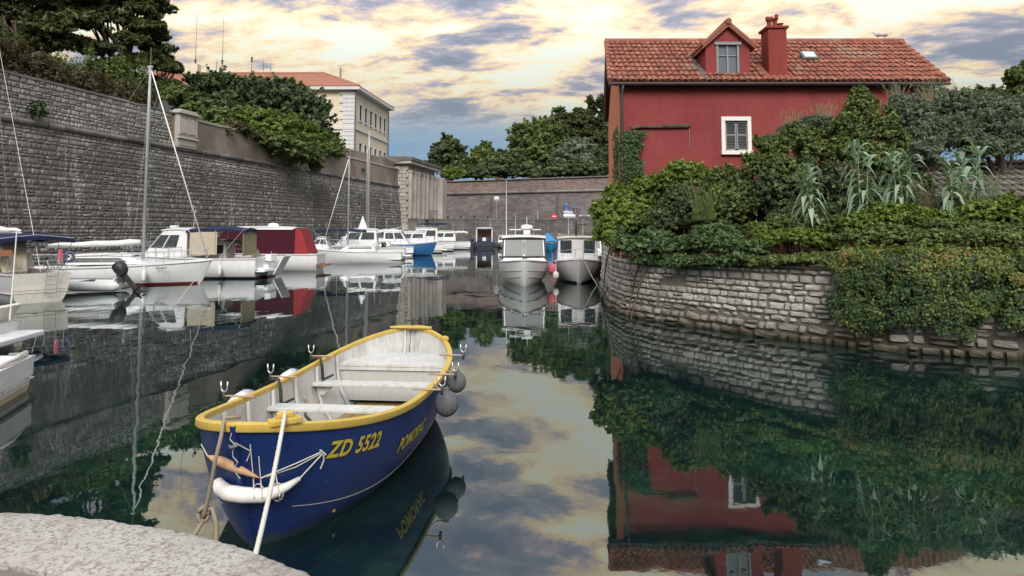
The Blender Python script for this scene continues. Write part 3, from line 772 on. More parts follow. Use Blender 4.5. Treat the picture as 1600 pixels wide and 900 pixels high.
# rough timber ledge and the seam under it
MB().beam((3.72, FY-.06, 5.60), (5.55, FY-.05, 5.62), .12, .06).beam((4.7, FY-.09, 5.64), (5.62, FY-.07, 5.66), .1, .05).build('timber_ledge', M_BARK, hs, world=True)
MB().box((5.58, FY-.012, 5.25), (.02, .02, .7)).build('wall_seam', W_GUT, hs, world=True)
# dormer
dz0, dze, dza = 7.15, 8.28, 8.90; dc = (DX0+DX1)/2
def roofz(y): return FE[1]+(y-FE[0])*math.tan(slope)
yb = FE[0]+(dze-FE[1])/math.tan(slope); ya = FE[0]+(dza-FE[1])/math.tan(slope)
m = MB(); ow0, ow1, oz0, oz1 = dc-.36, dc+.36, 7.36, 8.32
P = lambda x, z: (x, DY, z)
ezat = lambda x: dze+(dza-dze)*(1-abs(x-dc)/(dc-DX0))
m.add([P(DX0, dz0), P(ow0, dz0), P(ow0, ezat(ow0)), P(DX0, dze)], [(0, 1, 2, 3)]); m.add([P(ow1, dz0), P(DX1, dz0), P(DX1, dze), P(ow1, ezat(ow1))], [(0, 1, 2, 3)])
m.add([P(ow0, dz0), P(ow1, dz0), P(ow1, oz0), P(ow0, oz0)], [(0, 1, 2, 3)]); m.add([P(ow0, oz1), P(ow1, oz1), P(ow1, ezat(ow1)), P(dc, dza), P(ow0, ezat(ow0))], [(0, 1, 2, 3, 4)])
for x, fl in ((DX0, 0), (DX1, 1)):
    q_ = [(x, DY, dz0-.2), (x, DY, dze), (x, yb+.3, dze), (x, yb+.3, roofz(yb)-.1)]; m.add(q_, [(0, 1, 2, 3) if not fl else (3, 2, 1, 0)])
dm = m.build('dormer', M_RED, hs, world=True)
ov = .13
for sg in (-1, 1):
    m = MB(); xe = dc+sg*(dc-DX0+ov); ze = dze-ov*(dza-dze)/(dc-DX0)
    f0, f1 = DY-.16, None
    a = [(dc, f0, dza+.03), (xe, f0, ze+.03), (xe, yb+.1, ze+.03), (dc, ya+.15, dza+.03)]
    m.add(a+[(x, y, z-.07) for x, y, z in a], [(0, 1, 2, 3), (7, 6, 5, 4), (0, 4, 5, 1), (1, 5, 6, 2), (2, 6, 7, 3), (3, 7, 4, 0)])
    m.build('dormer_roof', M_TILE, dm, world=True)
    n = 8
    for k in range(n):
        y = f0+.02+k*.2
        if y > ya-.1: break
        L_ = math.hypot(xe-dc, dza-ze)
        MB().tube([(xe, y+.05, ze+.07), (dc, y+.05, dza+.08)], [.085, .08], 7).build('dormer_tile', M_TILE, dm, world=True, auto=60)
MB().tube([(dc, DY-.2, dza+.12), (dc, ya+.3, dza+.12)], .1, 8).build('dormer_ridge', M_TILE, dm, world=True, auto=60)
wf = MB()
for c, sz in (((dc, DY+.03, oz1+.015), (.86, .16, .09)), ((dc, DY+.03, oz0-.03), (.8, .14, .06)), ((ow0+.03, DY+.04, 7.84), (.06, .1, .94)), ((ow1-.03, DY+.04, 7.84), (.06, .1, .94)), ((dc, DY+.05, 7.84), (.055, .06, .94)), ((dc-.17, DY+.05, 7.95), (.28, .04, .03)), ((dc+.17, DY+.05, 7.95), (.28, .04, .03))): wf.box(c, sz)
dwin = wf.build('dormer_window', W_SHUT, hs, world=True)
for sg in (-1, 1): MB().box((dc+sg*.17, DY+.08, 7.84), (.29, .02, .93)).build('pane', paint('pale_pane', (.10, .13, .155), .15, .3, 3, spec=.7), dwin, world=True)
# lead valley on the left of the dormer
MB().beam((DX0-.12, DY-.45, roofz(DY-.45)+.1), (DX0-.12, yb, roofz(yb)+.1), .2, .03, (0, -.5, .8)).build('valley', W_GUT, dm, world=True)
# chimney
ch = MB().box((8.53, 22.55, 7.94), (.60, .66, 1.83)).build('chimney', M_CHIM, hs, world=True, bevel=.02)
MB().box((8.53, 22.55, 8.88), (.72, .78, .08)).box((8.53, 22.55, 7.28), (.72, .8, .16)).build('chimney_cap', M_CHIM, ch, world=True, bevel=.01)
for x, hh in ((8.38, .30), (8.56, .34), (8.73, .16)):
    MB().lathe([(.09, 0), (.075, hh*.5), (.085, hh*.8), (.12, hh*.85), (.12, hh*.92), (.05, hh)], 10, Matrix.Translation((x, 22.5, 8.92))).build('chimney_pot', M_CHIM, ch, world=True, smooth=True)
for x in (8.32, 8.45, 8.62): MB().box((x, 22.5, 9.24+(.08 if x > 8.5 else 0)), (.10, .12, .12)).build('cowl', M_CHIM, ch, world=True, bevel=.02)
# skylight
sk = MB().box((0, 0, 0), (.52, .5, .07), M=Matrix.Translation(roofpt(10.0, 2.05, .16))@Matrix.Rotation(slope+.15, 4, 'X')).build('skylight', W_GUT, hs, world=True)
MB().box((0, 0, .045), (.38, .36, .02), M=Matrix.Translation(roofpt(10.0, 2.05, .16))@Matrix.Rotation(slope+.15, 4, 'X')).build('skylight_pane', paint('sky_pane', (.5, .55, .6), .1, .1, 3, spec=.9), sk, world=True)

# ------------------------------------------------------------------ cream building behind the rampart
cb = empty('cream_building', (-19, 84, 8), 0, 'cream two-storey building with pale quoins and tiled hip roof above the rampart', 'building')
A = Vector((-18.94, 84)); B_ = Vector((-17.5, 98.2)); Lx = -47.0
cd = (B_-A).normalized(); cR = math.atan2(cd.y, cd.x); cl_ = (B_-A).length
CM = Matrix.Translation((A.x, A.y, 0))@Matrix.Rotation(cR, 4, 'Z')
cz = 19.45
def cbox(c, sz, name, mat, par=None, bev=0): return MB().box(c, sz, M=CM).build(name, mat, par or cb, world=True, bevel=bev)
# right face with openings
m = MB(); xs = [1.5+i*2.12 for i in range(6)]; ww = .95
rowsz = [(11.0, 12.9), (15.7, 17.6)]
ed = [0]+sum([[x-ww/2+.6, x+ww/2+.6] for x in xs], [])+[cl_]
zs = [7, 11.0, 12.9, 15.7, 17.6, cz]
for i in range(len(ed)-1):
    for j in range(len(zs)-1):
        if i % 2 == 1 and j in (1, 3): continue
        m.add([CM@Vector((ed[i], 0, zs[j])), CM@Vector((ed[i+1], 0, zs[j])), CM@Vector((ed[i+1], 0, zs[j+1])), CM@Vector((ed[i], 0, zs[j+1]))], [(0, 1, 2, 3)])
m.add([(Lx, 84, 7), (A.x, A.y, 7), (A.x, A.y, cz), (Lx, 84, cz)], [(0, 1, 2, 3)])
m.add([(B_.x, B_.y, 7), (Lx, 98, 7), (Lx, 98, cz), (B_.x, B_.y, cz)], [(0, 1, 2, 3)])
m.build('wall', M_CREAM, cb, world=True)
for z0, z1 in rowsz:
    for x in xs:
        x += .6
        wn = MB()
        for c, sz in (((x, -.03, z1+.07), (ww+.3, .12, .14)), ((x, -.05, z0-.07), (ww+.34, .2, .14)), ((x-ww/2-.07, -.03, (z0+z1)/2), (.14, .1, z1-z0)), ((x+ww/2+.07, -.03, (z0+z1)/2), (.14, .1, z1-z0))): wn.box(c, sz, M=CM)
        wo = wn.build('window', M_QUOIN, cb, world=True)
        MB().box((x, .16, (z0+z1)/2), (ww, .04, z1-z0), M=CM).build('shutter', paint('brown_grey_shutter', (.22, .20, .17), .6, .2, 5), wo, world=True)
cbox((cl_/2, -.08, 14.5), (cl_, .2, .28), 'string_course', M_QUOIN)
cbox((cl_/2, -.06, 8.9), (cl_, .2, .3), 'plinth_band', M_QUOIN)
MB().beam((Lx, 83.9, 14.5), (A.x, 83.9, 14.5), .2, .28).build('string_course', M_QUOIN, cb, world=True)
for k in range(24):
    z = 7.3+k*.5; wl = 1.9 if k % 2 else 1.5
    if z > cz-.2: break
    MB().box((A.x-wl/2+.06, 83.95, z), (wl, .2, .46)).build('quoin', M_QUOIN, cb, world=True, bevel=.02)
MB().tube([(A.x+.12, 83.75, cz-.1), (A.x+.12, 83.75, 8)], .09, 6).build('downpipe', W_GUT, cb, world=True)
MB().tube([CM@Vector((cl_-.1, -.15, cz-.1)), CM@Vector((cl_-.1, -.15, 8))], .09, 6).build('downpipe', W_GUT, cb, world=True)
for x in (-22.8, -27.5): 
    wo = MB().box((x, 83.93, 16.6), (1.5, .14, 2.5)).build('blind_window', M_CREAM, cb, world=True, bevel=.02)
    MB().box((x, 83.90, 17.95), (1.8, .2, .16)).build('lintel', M_QUOIN, wo, world=True)
# hip roof
e0 = CM@Vector((-.7, -.75, cz)); e1 = CM@Vector((cl_+.7, -.75, cz)); e2 = Vector((Lx, 98.9, cz)); e3 = Vector((Lx, 83.25, cz))
r0_ = Vector((-24.6, 91, 22.7)); r1_ = Vector((Lx, 91, 22.7))
cornice = MB().add([e0-Vector((0, 0, .35)), e1-Vector((0, 0, .35)), e2-Vector((0, 0, .35)), e3-Vector((0, 0, .35)), e0, e1, e2, e3], [(0, 3, 2, 1), (0, 1, 5, 4), (1, 2, 6, 5), (3, 0, 4, 7), (4, 5, 6, 7)]).build('cornice', M_QUOIN, cb, world=True)
m = MB(); up = Vector((0, 0, .02))
def ribs(a, b, c, d, n):
    """tile ribs running up a roof plane: a-b along the eave, d-c along the ridge"""
    rows = []
    for i in range(n+1):
        f = i/n; p = a.lerp(b, f); q_ = d.lerp(c, f); k = .09 if i % 2 else 0
        nn_ = (b-a).cross(d-a).normalized(); rows.append([p+nn_*k+up, q_+nn_*k+up])
    m.grid(rows, flip=True)
ribs(e3, e0, r0_, r1_, 200); ribs(e0, e1, r0_, r0_, 120); ribs(e1, e2, r1_, r0_, 150)
m.build('roof', M_FTILE, cb, world=True)
MB().tube([r0_+up*4, r1_+up*4], .16, 6).tube([r0_+up*4, e0+up*4], .14, 6).tube([r0_+up*4, e1+up*4], .14, 6).build('ridge', M_FTILE, cb, world=True)
for x, y, s_ in ((-23.2, 91.5, 1.2), (-41.5, 90, 1.9)):
    MB().box((x, y, 22.6), (s_, 1.1, 2.2)).build('chimney', M_CREAM, cb, world=True, bevel=.03)
for px, top, bot in ((305, 20, 105), (347, 28, 104), (338, 92, 106), (393, 87, 107), (411, 90, 107), (423, 95, 107)):
    a = V(px, bot+4, 90); b = V(px, top, 90); hh = b.z-a.z
    am = empty('roof_antenna', a, 0, {305: 'tallest thin antenna mast, leftmost on the cream building roof', 347: 'second tall antenna mast on the cream building roof', 338: 'very short antenna between the two tall roof masts',
            393: 'medium roof antenna with crossbar right of the tall masts', 411: 'plain short roof antenna, second from the right', 423: 'shortest roof antenna at the right end of the row'}[px], 'antenna', 'antennas on the cream building roof')
    MB().tube([(0, 0, 0), (0, 0, hh)], [.045, .012], 5).build('pole', W_IRON, am)
    if px in (305, 347, 393): MB().box((0, 0, hh*.16 if px != 393 else hh*.85), (.5, .05, .05)).box((0, 0, hh*.14 if px != 393 else hh*.75), (.16, .16, .6)).build('crossbar', W_IRON, am)

# small roofs half hidden behind the pines
sh_ = empty('pale_house', (-42, 70, 11), 0, 'pale house with reddish roof glimpsed through the pines', 'house')
MB().box((-41.5, 70, 13.5), (5, 4, 5)).build('wall', M_CREAM, sh_, world=True)
MB().add([(-44.3, 67.7, 16), (-38.7, 67.7, 16), (-38.7, 72.3, 16), (-44.3, 72.3, 16), (-43, 70, 17.4), (-40, 70, 17.4)], [(0, 1, 5, 4), (1, 2, 5), (2, 3, 4, 5), (3, 0, 4), (0, 3, 2, 1)]).build('roof', M_FTILE, sh_, world=True)
sh_ = empty('grey_outbuilding', (-31, 62, 11), 0, 'small grey outbuilding between the pine trunk and the dark trees', 'building')
MB().box((-31.2, 62, 12.9), (2.8, 3, 4.0)).build('wall', M_QUOIN, sh_, world=True, bevel=.03)
MB().box((-31.2, 62, 15.0), (3.3, 3.4, .25)).build('roof', M_FTILE, sh_, world=True)
MB().box((-31.0, 60.45, 14.0), (1.3, .06, 1.0)).build('window', W_GLASS, sh_, world=True)

# ------------------------------------------------------------------ garden shed with old tiled roof, right edge
sd_ = empty('garden_shed', (12, 17.5, 1.6), math.radians(-12), 'low garden shed with weathered grey tile roof at the right edge behind reeds', 'shed')
MB().box((1.6, 2.1, .75), (6.0, 3.4, 1.6)).build('wall', M_EARTH, sd_)
rr_ = MB().beam((-1.6, -.1, 1.55), (5.4, -.1, 1.55), .08, .12).build('eave_board', W_IRON, sd_)
M_OLDTILE = tile_mat('old_grey_tile', [(0, (.11, .10, .095)), (.5, (.19, .175, .16)), (1, (.27, .25, .23))])
ol = mesh_from('roof_tile', TV, TF, M_OLDTILE); ol.shade_smooth()
ps = math.radians(20)
MB().add([(-1.7, -.2, 1.55), (5.5, -.2, 1.55), (5.5, 3.0, 2.75), (-1.7, 3.0, 2.75)], [(0, 1, 2, 3)]).build('roof_deck', M_OLDTILE, sd_)
for r0 in range(7):
    for c in range(36):
        s = r0*.5; M = Matrix.Translation((-1.6+c*.2, -.25+s*math.cos(ps), 1.58+s*math.sin(ps)))@Matrix.Rotation(ps-.07, 4, 'X')@Matrix.Diagonal((.17, .56, .14, 1))
        part('roof_tile', ol, sd_, M)
# two gulls on the ridge
W_GULL = paint('gull_white', (.62, .62, .62), .8, .15, 9); W_GULLG = paint('gull_grey', (.26, .27, .29), .8, .15, 9)
def gull(px, flip, label):
    p = Vector((V(px, 60, RY).x, RY, RZ+.13))
    g = empty('seagull', p, math.pi if flip else 0, label, 'bird', 'gulls on the roof ridge'); g.scale = (.75, .75, .75)
    rows = []
    for x, z, rr in ((-.24, .16, .012), (-.17, .165, .035), (-.08, .17, .07), (.02, .18, .085), (.11, .20, .07), (.16, .25, .045), (.185, .30, .042), (.22, .325, .04), (.25, .32, .025), (.265, .315, .008)):
        rows.append([(x, rr*.85*math.cos(a), z+rr*math.sin(a)) for a in [2*math.pi*j/10 for j in range(10)]])
    MB().grid(rows, closed_u=True).build('body', W_GULL, g, smooth=True)
    MB().tube([(.26, 0, .315), (.32, 0, .30)], [.014, .004], 5).build('beak', W_YELLOW, g)
    for sy in (-1, 1):
        MB().grid([[(.10, sy*.06, .25), (.11, sy*.075, .19), (.08, sy*.06, .14)], [(-.04, sy*.07, .255), (-.05, sy*.095, .19), (-.05, sy*.07, .14)], [(-.2, sy*.03, .21), (-.22, sy*.045, .18), (-.2, sy*.03, .16)], [(-.31, sy*.01, .17), (-.32, sy*.012, .165), (-.31, sy*.01, .16)]], flip=sy > 0).build('wing', W_GULLG, g, smooth=True)
        MB().tube([(.02, sy*.03, .11), (.02, sy*.03, 0), (.06, sy*.03, -.01)], .008, 4).build('leg', W_YELLOW, g)
gull(1372, True, 'left gull of the pair on the red roof ridge, facing left')
gull(1383, False, 'right gull of the pair on the red roof ridge, facing right')
# ------------------------------------------------------------------ foliage
def unit(a): return a/np.maximum(np.linalg.norm(a, axis=1, keepdims=True), 1e-6)
def leaf_mesh(name, pos, nrm, size, tint, mat, aspect=.6, droop=0.0, rg=None, dirs=None):
    rg = rg or NR; N = len(pos)
    d = rg.normal(size=(N, 3)) if dirs is None else dirs
    d[:, 2] -= droop
    d = unit(d-nrm*np.sum(d*nrm, axis=1, keepdims=True)) if dirs is None else unit(d)
    s = unit(np.cross(nrm, d)); L = size[:, None]; W = L*aspect
    fold = nrm*L*.12
    v = np.stack([pos-d*L*.5, pos+s*W*.5+fold, pos+d*L*.5, pos-s*W*.5+fold], axis=1).reshape(-1, 3)
    q = np.arange(N*4).reshape(-1, 4)
    me = bpy.data.meshes.new(name)
    me.vertices.add(N*4); me.vertices.foreach_set('co', v.astype(np.float32).ravel())
    me.loops.add(N*4); me.loops.foreach_set('vertex_index', q.astype(np.int32).ravel())
    me.polygons.add(N); me.polygons.foreach_set('loop_start', (np.arange(N)*4).astype(np.int32))
    me.update(calc_edges=True)
    at = me.attributes.new('tint', 'FLOAT', 'POINT'); at.data.foreach_set('value', np.repeat(np.clip(tint, 0, 1), 4).astype(np.float32))
    me.materials.append(mat)
    return me
def crown_points(blobs, n, rg, clumps=26, spread=.20, fill=.25, sprig=.52, up=.35):
    """leaves strung along sprigs that grow outwards from uneven lobes: ragged outline, gaps, lighter new growth at the tips"""
    P = []; Nn = []; Tn = []
    area = np.array([(b[1][0]*b[1][1]*b[1][2])**(2/3) for b in blobs]); area = area/area.sum(); n = int(n*1.25)
    for b, a in zip(blobs, area):
        c = np.array(b[0]); r = np.array(b[1]); k = max(14, int(clumps*3.4*len(blobs)*a)); m = max(20, int(n*a))
        cd = unit(rg.normal(size=(k, 3))); cd[:, 2] = np.where(cd[:, 2] < -.6, -cd[:, 2], cd[:, 2])
        lump = 1+.22*np.sin(cd[:, :1]*3.1+c[0]*2)*np.cos(cd[:, 2:]*3.7+c[1])
        r0 = rg.uniform(.45, .85, size=(k, 1))*lump; L = rg.uniform(.5, 1.5, size=(k, 1))*sprig
        dirv = unit(cd+rg.normal(size=(k, 3))*.45+np.array([0, 0, up])); ct = rg.uniform(-.25, .25, size=k)
        i = rg.integers(0, k, size=m); s = rg.random((m, 1))**.7
        rad = spread*.82*(1.0-.65*s)*rg.random((m, 1))**.5
        off = unit(rg.normal(size=(m, 3)))
        p = cd[i]*r0[i]+dirv[i]*L[i]*s+off*rad
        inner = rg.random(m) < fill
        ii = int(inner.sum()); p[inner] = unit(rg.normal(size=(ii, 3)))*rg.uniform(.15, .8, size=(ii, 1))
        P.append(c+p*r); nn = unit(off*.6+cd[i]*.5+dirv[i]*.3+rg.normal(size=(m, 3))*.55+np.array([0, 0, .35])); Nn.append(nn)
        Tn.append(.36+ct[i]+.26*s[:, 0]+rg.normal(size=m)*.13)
    return np.concatenate(P), np.concatenate(Nn), np.concatenate(Tn)
def plant(name, label, cat, base, blobs, n, leaf, mat, seed, group=None, clumps=26, spread=.24, fill=.25, aspect=.6, trunk=None, limbs=5, droop=0.0, part_name='crown', stems=0, rz=0):
    rg = np.random.default_rng(seed); base = Vector(base); blobs = [(b[0], tuple(.87*q for q in b[1])) for b in blobs]
    root = empty(name, base, rz, label, cat, group)
    p, nn, tt = crown_points(blobs, n, rg, clumps, spread, fill, rg.uniform(.40, .78))
    sz = leaf*np.exp(rg.normal(0, .32, size=len(p)))*1.05
    me = leaf_mesh(part_name, p-np.array(base), nn, sz, tt, mat, aspect, droop, rg)
    o = bpy.data.objects.new(part_name, me); COL.objects.link(o); o.parent = root
    if trunk:
        r = random.Random(seed); top = Vector((sum(b[0][0] for b in blobs)/len(blobs), sum(b[0][1] for b in blobs)/len(blobs), sum(b[0][2] for b in blobs)/len(blobs)))
        m = MB(); mid = base.lerp(top, .5)+Vector((r.uniform(-.1, .1), 0, 0))*(top-base).length
        m.tube([base-base, mid-base, top-base], [trunk, trunk*.75, trunk*.35], 8)
        tr = m.build('trunk', M_BARK, root, smooth=True)
        bl = sorted(blobs, key=lambda b: -b[1][0]*b[1][2])[:limbs]
        for b in bl:
            t = r.uniform(.4, .8); st = base.lerp(top, t); e_ = Vector(b[0]); k = st.lerp(e_, .5)+Vector((0, 0, -.08*(e_-st).length))
            MB().tube([st-base, k-base, e_-base], [trunk*.45, trunk*.3, trunk*.12], 6).build('limb', M_BARK, root, smooth=True)
            for q_ in range(3):
                f_ = e_+Vector([r.uniform(-.7, .7)*b[1][i] for i in range(3)]); MB().tube([k-base, k.lerp(f_, .6)-base+Vector((0, 0, .05)), f_-base], [trunk*.2, trunk*.13, trunk*.05], 5).build('branch', M_BARK, root, smooth=True) if (e_-st).length > .4 else None
    if stems:
        r = random.Random(seed+9); m = MB()
        for k in range(stems):
            b = r.choice(blobs); e_ = Vector([b[0][i]+r.uniform(-.7, .7)*b[1][i] for i in range(3)])-base; s0 = Vector((e_.x*.35+r.uniform(-.1, .1), e_.y*.3, min(0, e_.z)))
            m.tube([s0, s0.lerp(e_, .5)+Vector((r.uniform(-.1, .1), 0, .1)), e_], [.022, .016, .006], 4)
        o = m.build('stems', M_BARK, root); 
    return root
def B(px, py, Y, rpx, rpy, ry=None):
    """a blob of foliage seen at a pixel, at distance Y, with its radii in photo pixels"""
    c = V(px, py, Y); k = Y/FPX; return ((c.x, c.y, c.z), (rpx*k, (ry if ry else (rpx+rpy)/2*k), rpy*k))

# --- pines on the rampart, upper left
def pine(label, blobs, base, n, seed, trunk, group='pines on the rampart', leaf=.33, mat=None):
    bl = []
    rg = random.Random(seed)
    for c, r in blobs:                      # each limb carries flat plates of needles
        for k in range(6):
            bl.append(((c[0]+rg.uniform(-.75, .75)*r[0], c[1]+rg.uniform(-.8, .8)*r[1], c[2]+rg.uniform(-.8, .8)*r[2]), (r[0]*rg.uniform(.42, .66), r[1]*rg.uniform(.4, .6), r[2]*rg.uniform(.34, .52))))
    return plant('pine_tree', label, 'tree', base, bl, n, leaf, mat or L_PINE, seed, group, clumps=16, spread=.30, fill=.35, aspect=.30, trunk=trunk, limbs=14)
YP = 52
pine('broad dark pine filling the upper left corner above the rampart', [B(25, 20, YP, 60, 45), B(95, 15, YP, 55, 40), B(60, 62, YP-1, 60, 24), B(-20, 60, YP, 50, 40), B(120, 55, YP, 45, 24), B(10, -30, YP, 80, 40)], (V(40, 0, 50).x, 50, 10.5), 70000, 31, .38)
pine('second tall pine with ragged right side beside the mast', [B(175, 20, YP+3, 50, 36), B(232, 12, YP+3, 38, 30), B(215, 60, YP+3, 52, 22), B(160, 82, YP+2, 44, 18), B(245, 44, YP+3, 34, 18), B(190, 104, YP+2, 34, 14), B(150, -30, YP+2, 90, 40), B(226, 92, YP+3, 28, 14)], (V(195, 0, 55).x, 55, 10.7), 80000, 32, .36)
pine('small dark pine drooping below the big pine beside the mast top', [B(262, 112, YP+4, 22, 16), B(258, 86, YP+4, 18, 14), B(270, 138, YP+4, 18, 12), B(236, 128, YP+4, 24, 12)], (V(255, 0, 58).x, 57, 10.7), 20000, 33, .16)

# --- brush along the parapet
def brush(px0, px1, label, mat, seed, n=9000, leaf=.16, h=1.5, group=None, off=1.4, steps=7, cat='shrub', name='dry_brush', aspect=.3, clump=.3):
    bl = []; r = random.Random(seed)
    for k in range(steps):
        q_ = on_wall(px0+(px1-px0)*(k+.5)/steps)-WN*(off+r.uniform(-.4, .6)); k2 = (on_wall(px1)-on_wall(px0)).length/steps
        bl.append(((q_.x, q_.y, TZ+h*.35+r.uniform(-.15, .25)), (k2*.62, .9, h*r.uniform(.5, .75))))
    b0 = on_wall((px0+px1)/2)-WN*off
    return plant(name, label, cat, (b0.x, b0.y, TZ-.3), bl, n, leaf, mat, seed, group, clumps=22, spread=clump, aspect=aspect, stems=14)
brush(-60, 40, 'greyish brown dry brush on the parapet at the left edge', L_DRY, 41, 11000, h=1.9)
brush(30, 120, 'tall brown dry brush on the parapet under the big pine', L_DRY, 42, 12000, h=1.7)
brush(110, 190, 'low brown grass tuft spilling over the parapet left of the mast', L_DRY, 43, 9000, h=1.3)
brush(185, 262, 'reddish brown brush on the parapet around the mast', L_DRY, 44, 9000, h=1.5)
brush(95, 205, 'green bush standing behind the brown parapet brush', L_MID, 45, 9000, .18, 2.4, off=4, name='green_bush', aspect=.55)
brush(-40, 100, 'dark green bush behind the dry brush at the left edge', L_DARK, 46, 11000, .2, 3.3, off=4.5, name='green_bush', aspect=.55)
brush(205, 300, 'green bush between the mast and the carved panel', L_MID, 47, 12000, .18, 3.0, off=3.6, name='green_bush', aspect=.55)
def hill_plant(label, mat, blobs, n, seed, leaf=.22, name='green_bush', trunk=None, group=None, spread=.26, cat='shrub'):
    c = min(blobs, key=lambda b: b[0][2]); return plant(name, label, cat, (c[0][0], c[0][1], c[0][2]-c[1][2]), blobs, n, leaf, mat, seed, group, clumps=34, spread=spread, trunk=trunk, stems=0 if trunk else 10)
hill_plant('dark round tree behind the carved panel', L_DARK, [B(345, 151, 62, 36, 30), B(310, 141, 62, 26, 20), B(385, 149, 64, 30, 26), B(350, 181, 60, 40, 22)], 22000, 51, .26, 'hill_tree', .2, cat='tree')
hill_plant('big dark tree in front of the cream building corner', L_DARK, [B(430, 151, 66, 40, 28), B(465, 166, 66, 36, 34), B(490, 201, 66, 30, 36), B(505, 226, 68, 24, 24), B(395, 171, 64, 36, 26), B(455, 201, 65, 40, 28)], 34000, 52, .28, 'hill_tree', .25, cat='tree')
hill_plant('olive green bush left of the dark tree on the slope', L_MID, [B(300, 165, 55, 34, 20), B(335, 185, 55, 36, 20), B(275, 150, 54, 26, 20)], 16000, 53, .2)
hill_plant('yellowish green bush just above the coping right of the carved panel', L_MID, [B(335, 205, 51, 30, 13), B(370, 208, 53, 30, 14), B(310, 196, 50, 18, 12)], 12000, 54, .17)
hill_plant('bright green bush bulging over the parapet', L_LIME, [B(400, 195, 58, 40, 22), B(440, 205, 58, 40, 24), B(475, 222, 60, 32, 24)], 26000, 55, .2)
hill_plant('deep green bush hanging over the parapet below the bright one', L_MID, [B(420, 222, 55.5, 34, 16), B(455, 235, 57, 36, 18), B(480, 245, 59, 26, 16), B(492, 262, 60, 10, 12)], 20000, 56, .19)
hill_plant('small green bush at the right foot of the slope by the gate terrace', L_MID, [B(515, 232, 66, 22, 18), B(500, 215, 67, 18, 16), B(528, 240, 69, 12, 10)], 9000, 57, .2)
hill_plant('brownish scrub in front of the bright green bush', L_DRY, [B(365, 200, 52, 24, 10), B(395, 214, 54, 16, 9)], 6000, 58, .15, 'dry_brush')
hill_plant('little fern growing out of the parapet render', L_IVY, [((on_wall(352)+WN*.12).to_tuple()+(9.35,), (.22, .12, .28))], 500, 59, .1, 'wall_fern')
hill_plant('weeds on the terrace wall below the cream building', L_MID, [B(540, 262, 73, 14, 4), B(560, 265, 75, 12, 4), B(522, 258, 71, 10, 5)], 3000, 60, .15, 'wall_weeds')
hill_plant('small bush rooted on the cordon at the far left of the rampart', L_DARK, [((on_wall(42)+WN*.3).to_tuple()+(CZ+.75,), (.5, .3, .5))], 1600, 61, .1, 'wall_shrub')
tw = empty('terrace_wall', (-18, 78, 9), 0, 'low stone terrace wall between the slope bushes and the gatehouse', 'wall')
slab([on_wall(505)-WN*.4, on_wall(622)-WN*.4], 9.6, 10.7, .0, .8, 1).build('wall_body', M_PLASTER, tw, world=True)

# --- trees beyond the far rampart
def far_tree(label, mat, blobs, n, seed, leaf=.5, pinewood=False, name='broadleaf_tree'):
    cx_ = sum(b[0][0] for b in blobs)/len(blobs); cy_ = sum(b[0][1] for b in blobs)/len(blobs)
    if pinewood: return pine(label, blobs, (cx_, cy_, 9.7), n, seed, .45, 'trees beyond the far rampart', leaf, mat)
    return plant(name, label, 'tree', (cx_, cy_, 9.7), blobs, n, leaf, mat, seed, 'trees beyond the far rampart', clumps=30, spread=.27, fill=.3, trunk=.45)
far_tree('round dark green tree nearest the gatehouse', L_DARK, [B(702, 238, 128, 26, 22), B(682, 256, 128, 18, 16), B(716, 262, 128, 20, 18), B(700, 225, 130, 16, 12)], 20000, 71)
far_tree('lighter green tree between the gatehouse tree and the tall wood', L_MID, [B(755, 248, 132, 20, 16), B(765, 262, 130, 26, 18), B(742, 262, 131, 16, 14), B(760, 232, 134, 10, 9)], 16000, 72)
far_tree('dark bush low on the rampart left of the tall wood', L_DARK, [B(785, 264, 127, 22, 14), B(805, 254, 129, 16, 16), B(745, 270, 126, 16, 10)], 12000, 73)
far_tree('large mid green tree with layered crown left of the pale round one', L_MID, [B(835, 215, 136, 32, 22), B(860, 200, 137, 24, 16), B(818, 232, 134, 22, 20), B(850, 240, 134, 34, 24), B(815, 258, 132, 20, 16)], 34000, 74)
far_tree('pale topped round tree in front of the pines', L_OLIVE, [B(905, 238, 128, 30, 20), B(878, 248, 127, 20, 18), B(915, 256, 126, 28, 16), B(900, 225, 129, 18, 10)], 24000, 75)
far_tree('tall black-green pine touching the red house gable', L_PINE, [B(932, 165, 142, 16, 16), B(925, 190, 142, 24, 14), B(938, 215, 142, 22, 20), B(950, 180, 142, 18, 20), B(940, 245, 141, 26, 20)], 50000, 76, .5, True)
far_tree('umbrella pine with open crown left of the tallest pine', L_PINE, [B(885, 178, 140, 18, 9), B(898, 190, 140, 22, 9), B(880, 200, 140, 18, 8), B(912, 205, 140, 20, 10), B(905, 176, 141, 12, 7)], 32000, 77, .45, True)
far_tree('dark tree filling the gap behind the pale round tree', L_DARK, [B(870, 225, 139, 24, 22), B(895, 220, 140, 22, 18), B(930, 262, 136, 30, 16), B(850, 262, 133, 26, 14)], 18000, 78)
far_tree('small bright green bush on the corner of the far rampart', L_LIME, [B(706, 270, 119, 15, 9), B(714, 276, 118.5, 10, 6), B(697, 274, 119, 8, 6)], 6000, 79, .32, name='round_bush')

far_tree('dark low trees between the gatehouse trees and the large layered one', L_DARK, [B(782, 250, 133, 20, 14), B(800, 262, 131, 24, 14), B(765, 268, 128, 24, 12), B(820, 268, 128, 26, 12)], 20000, 180)
far_tree('dark undergrowth along the far rampart under the pines', L_DARK, [B(850, 270, 124, 26, 10), B(885, 268, 124, 26, 11), B(920, 266, 124, 26, 12), B(945, 255, 126, 20, 18), B(735, 272, 122, 26, 8)], 24000, 181)
far_tree('dark wood filling the skyline beside the red house gable', L_DARK, [B(915, 225, 143, 30, 26), B(945, 215, 143, 24, 30), B(880, 235, 141, 26, 22)], 26000, 182)

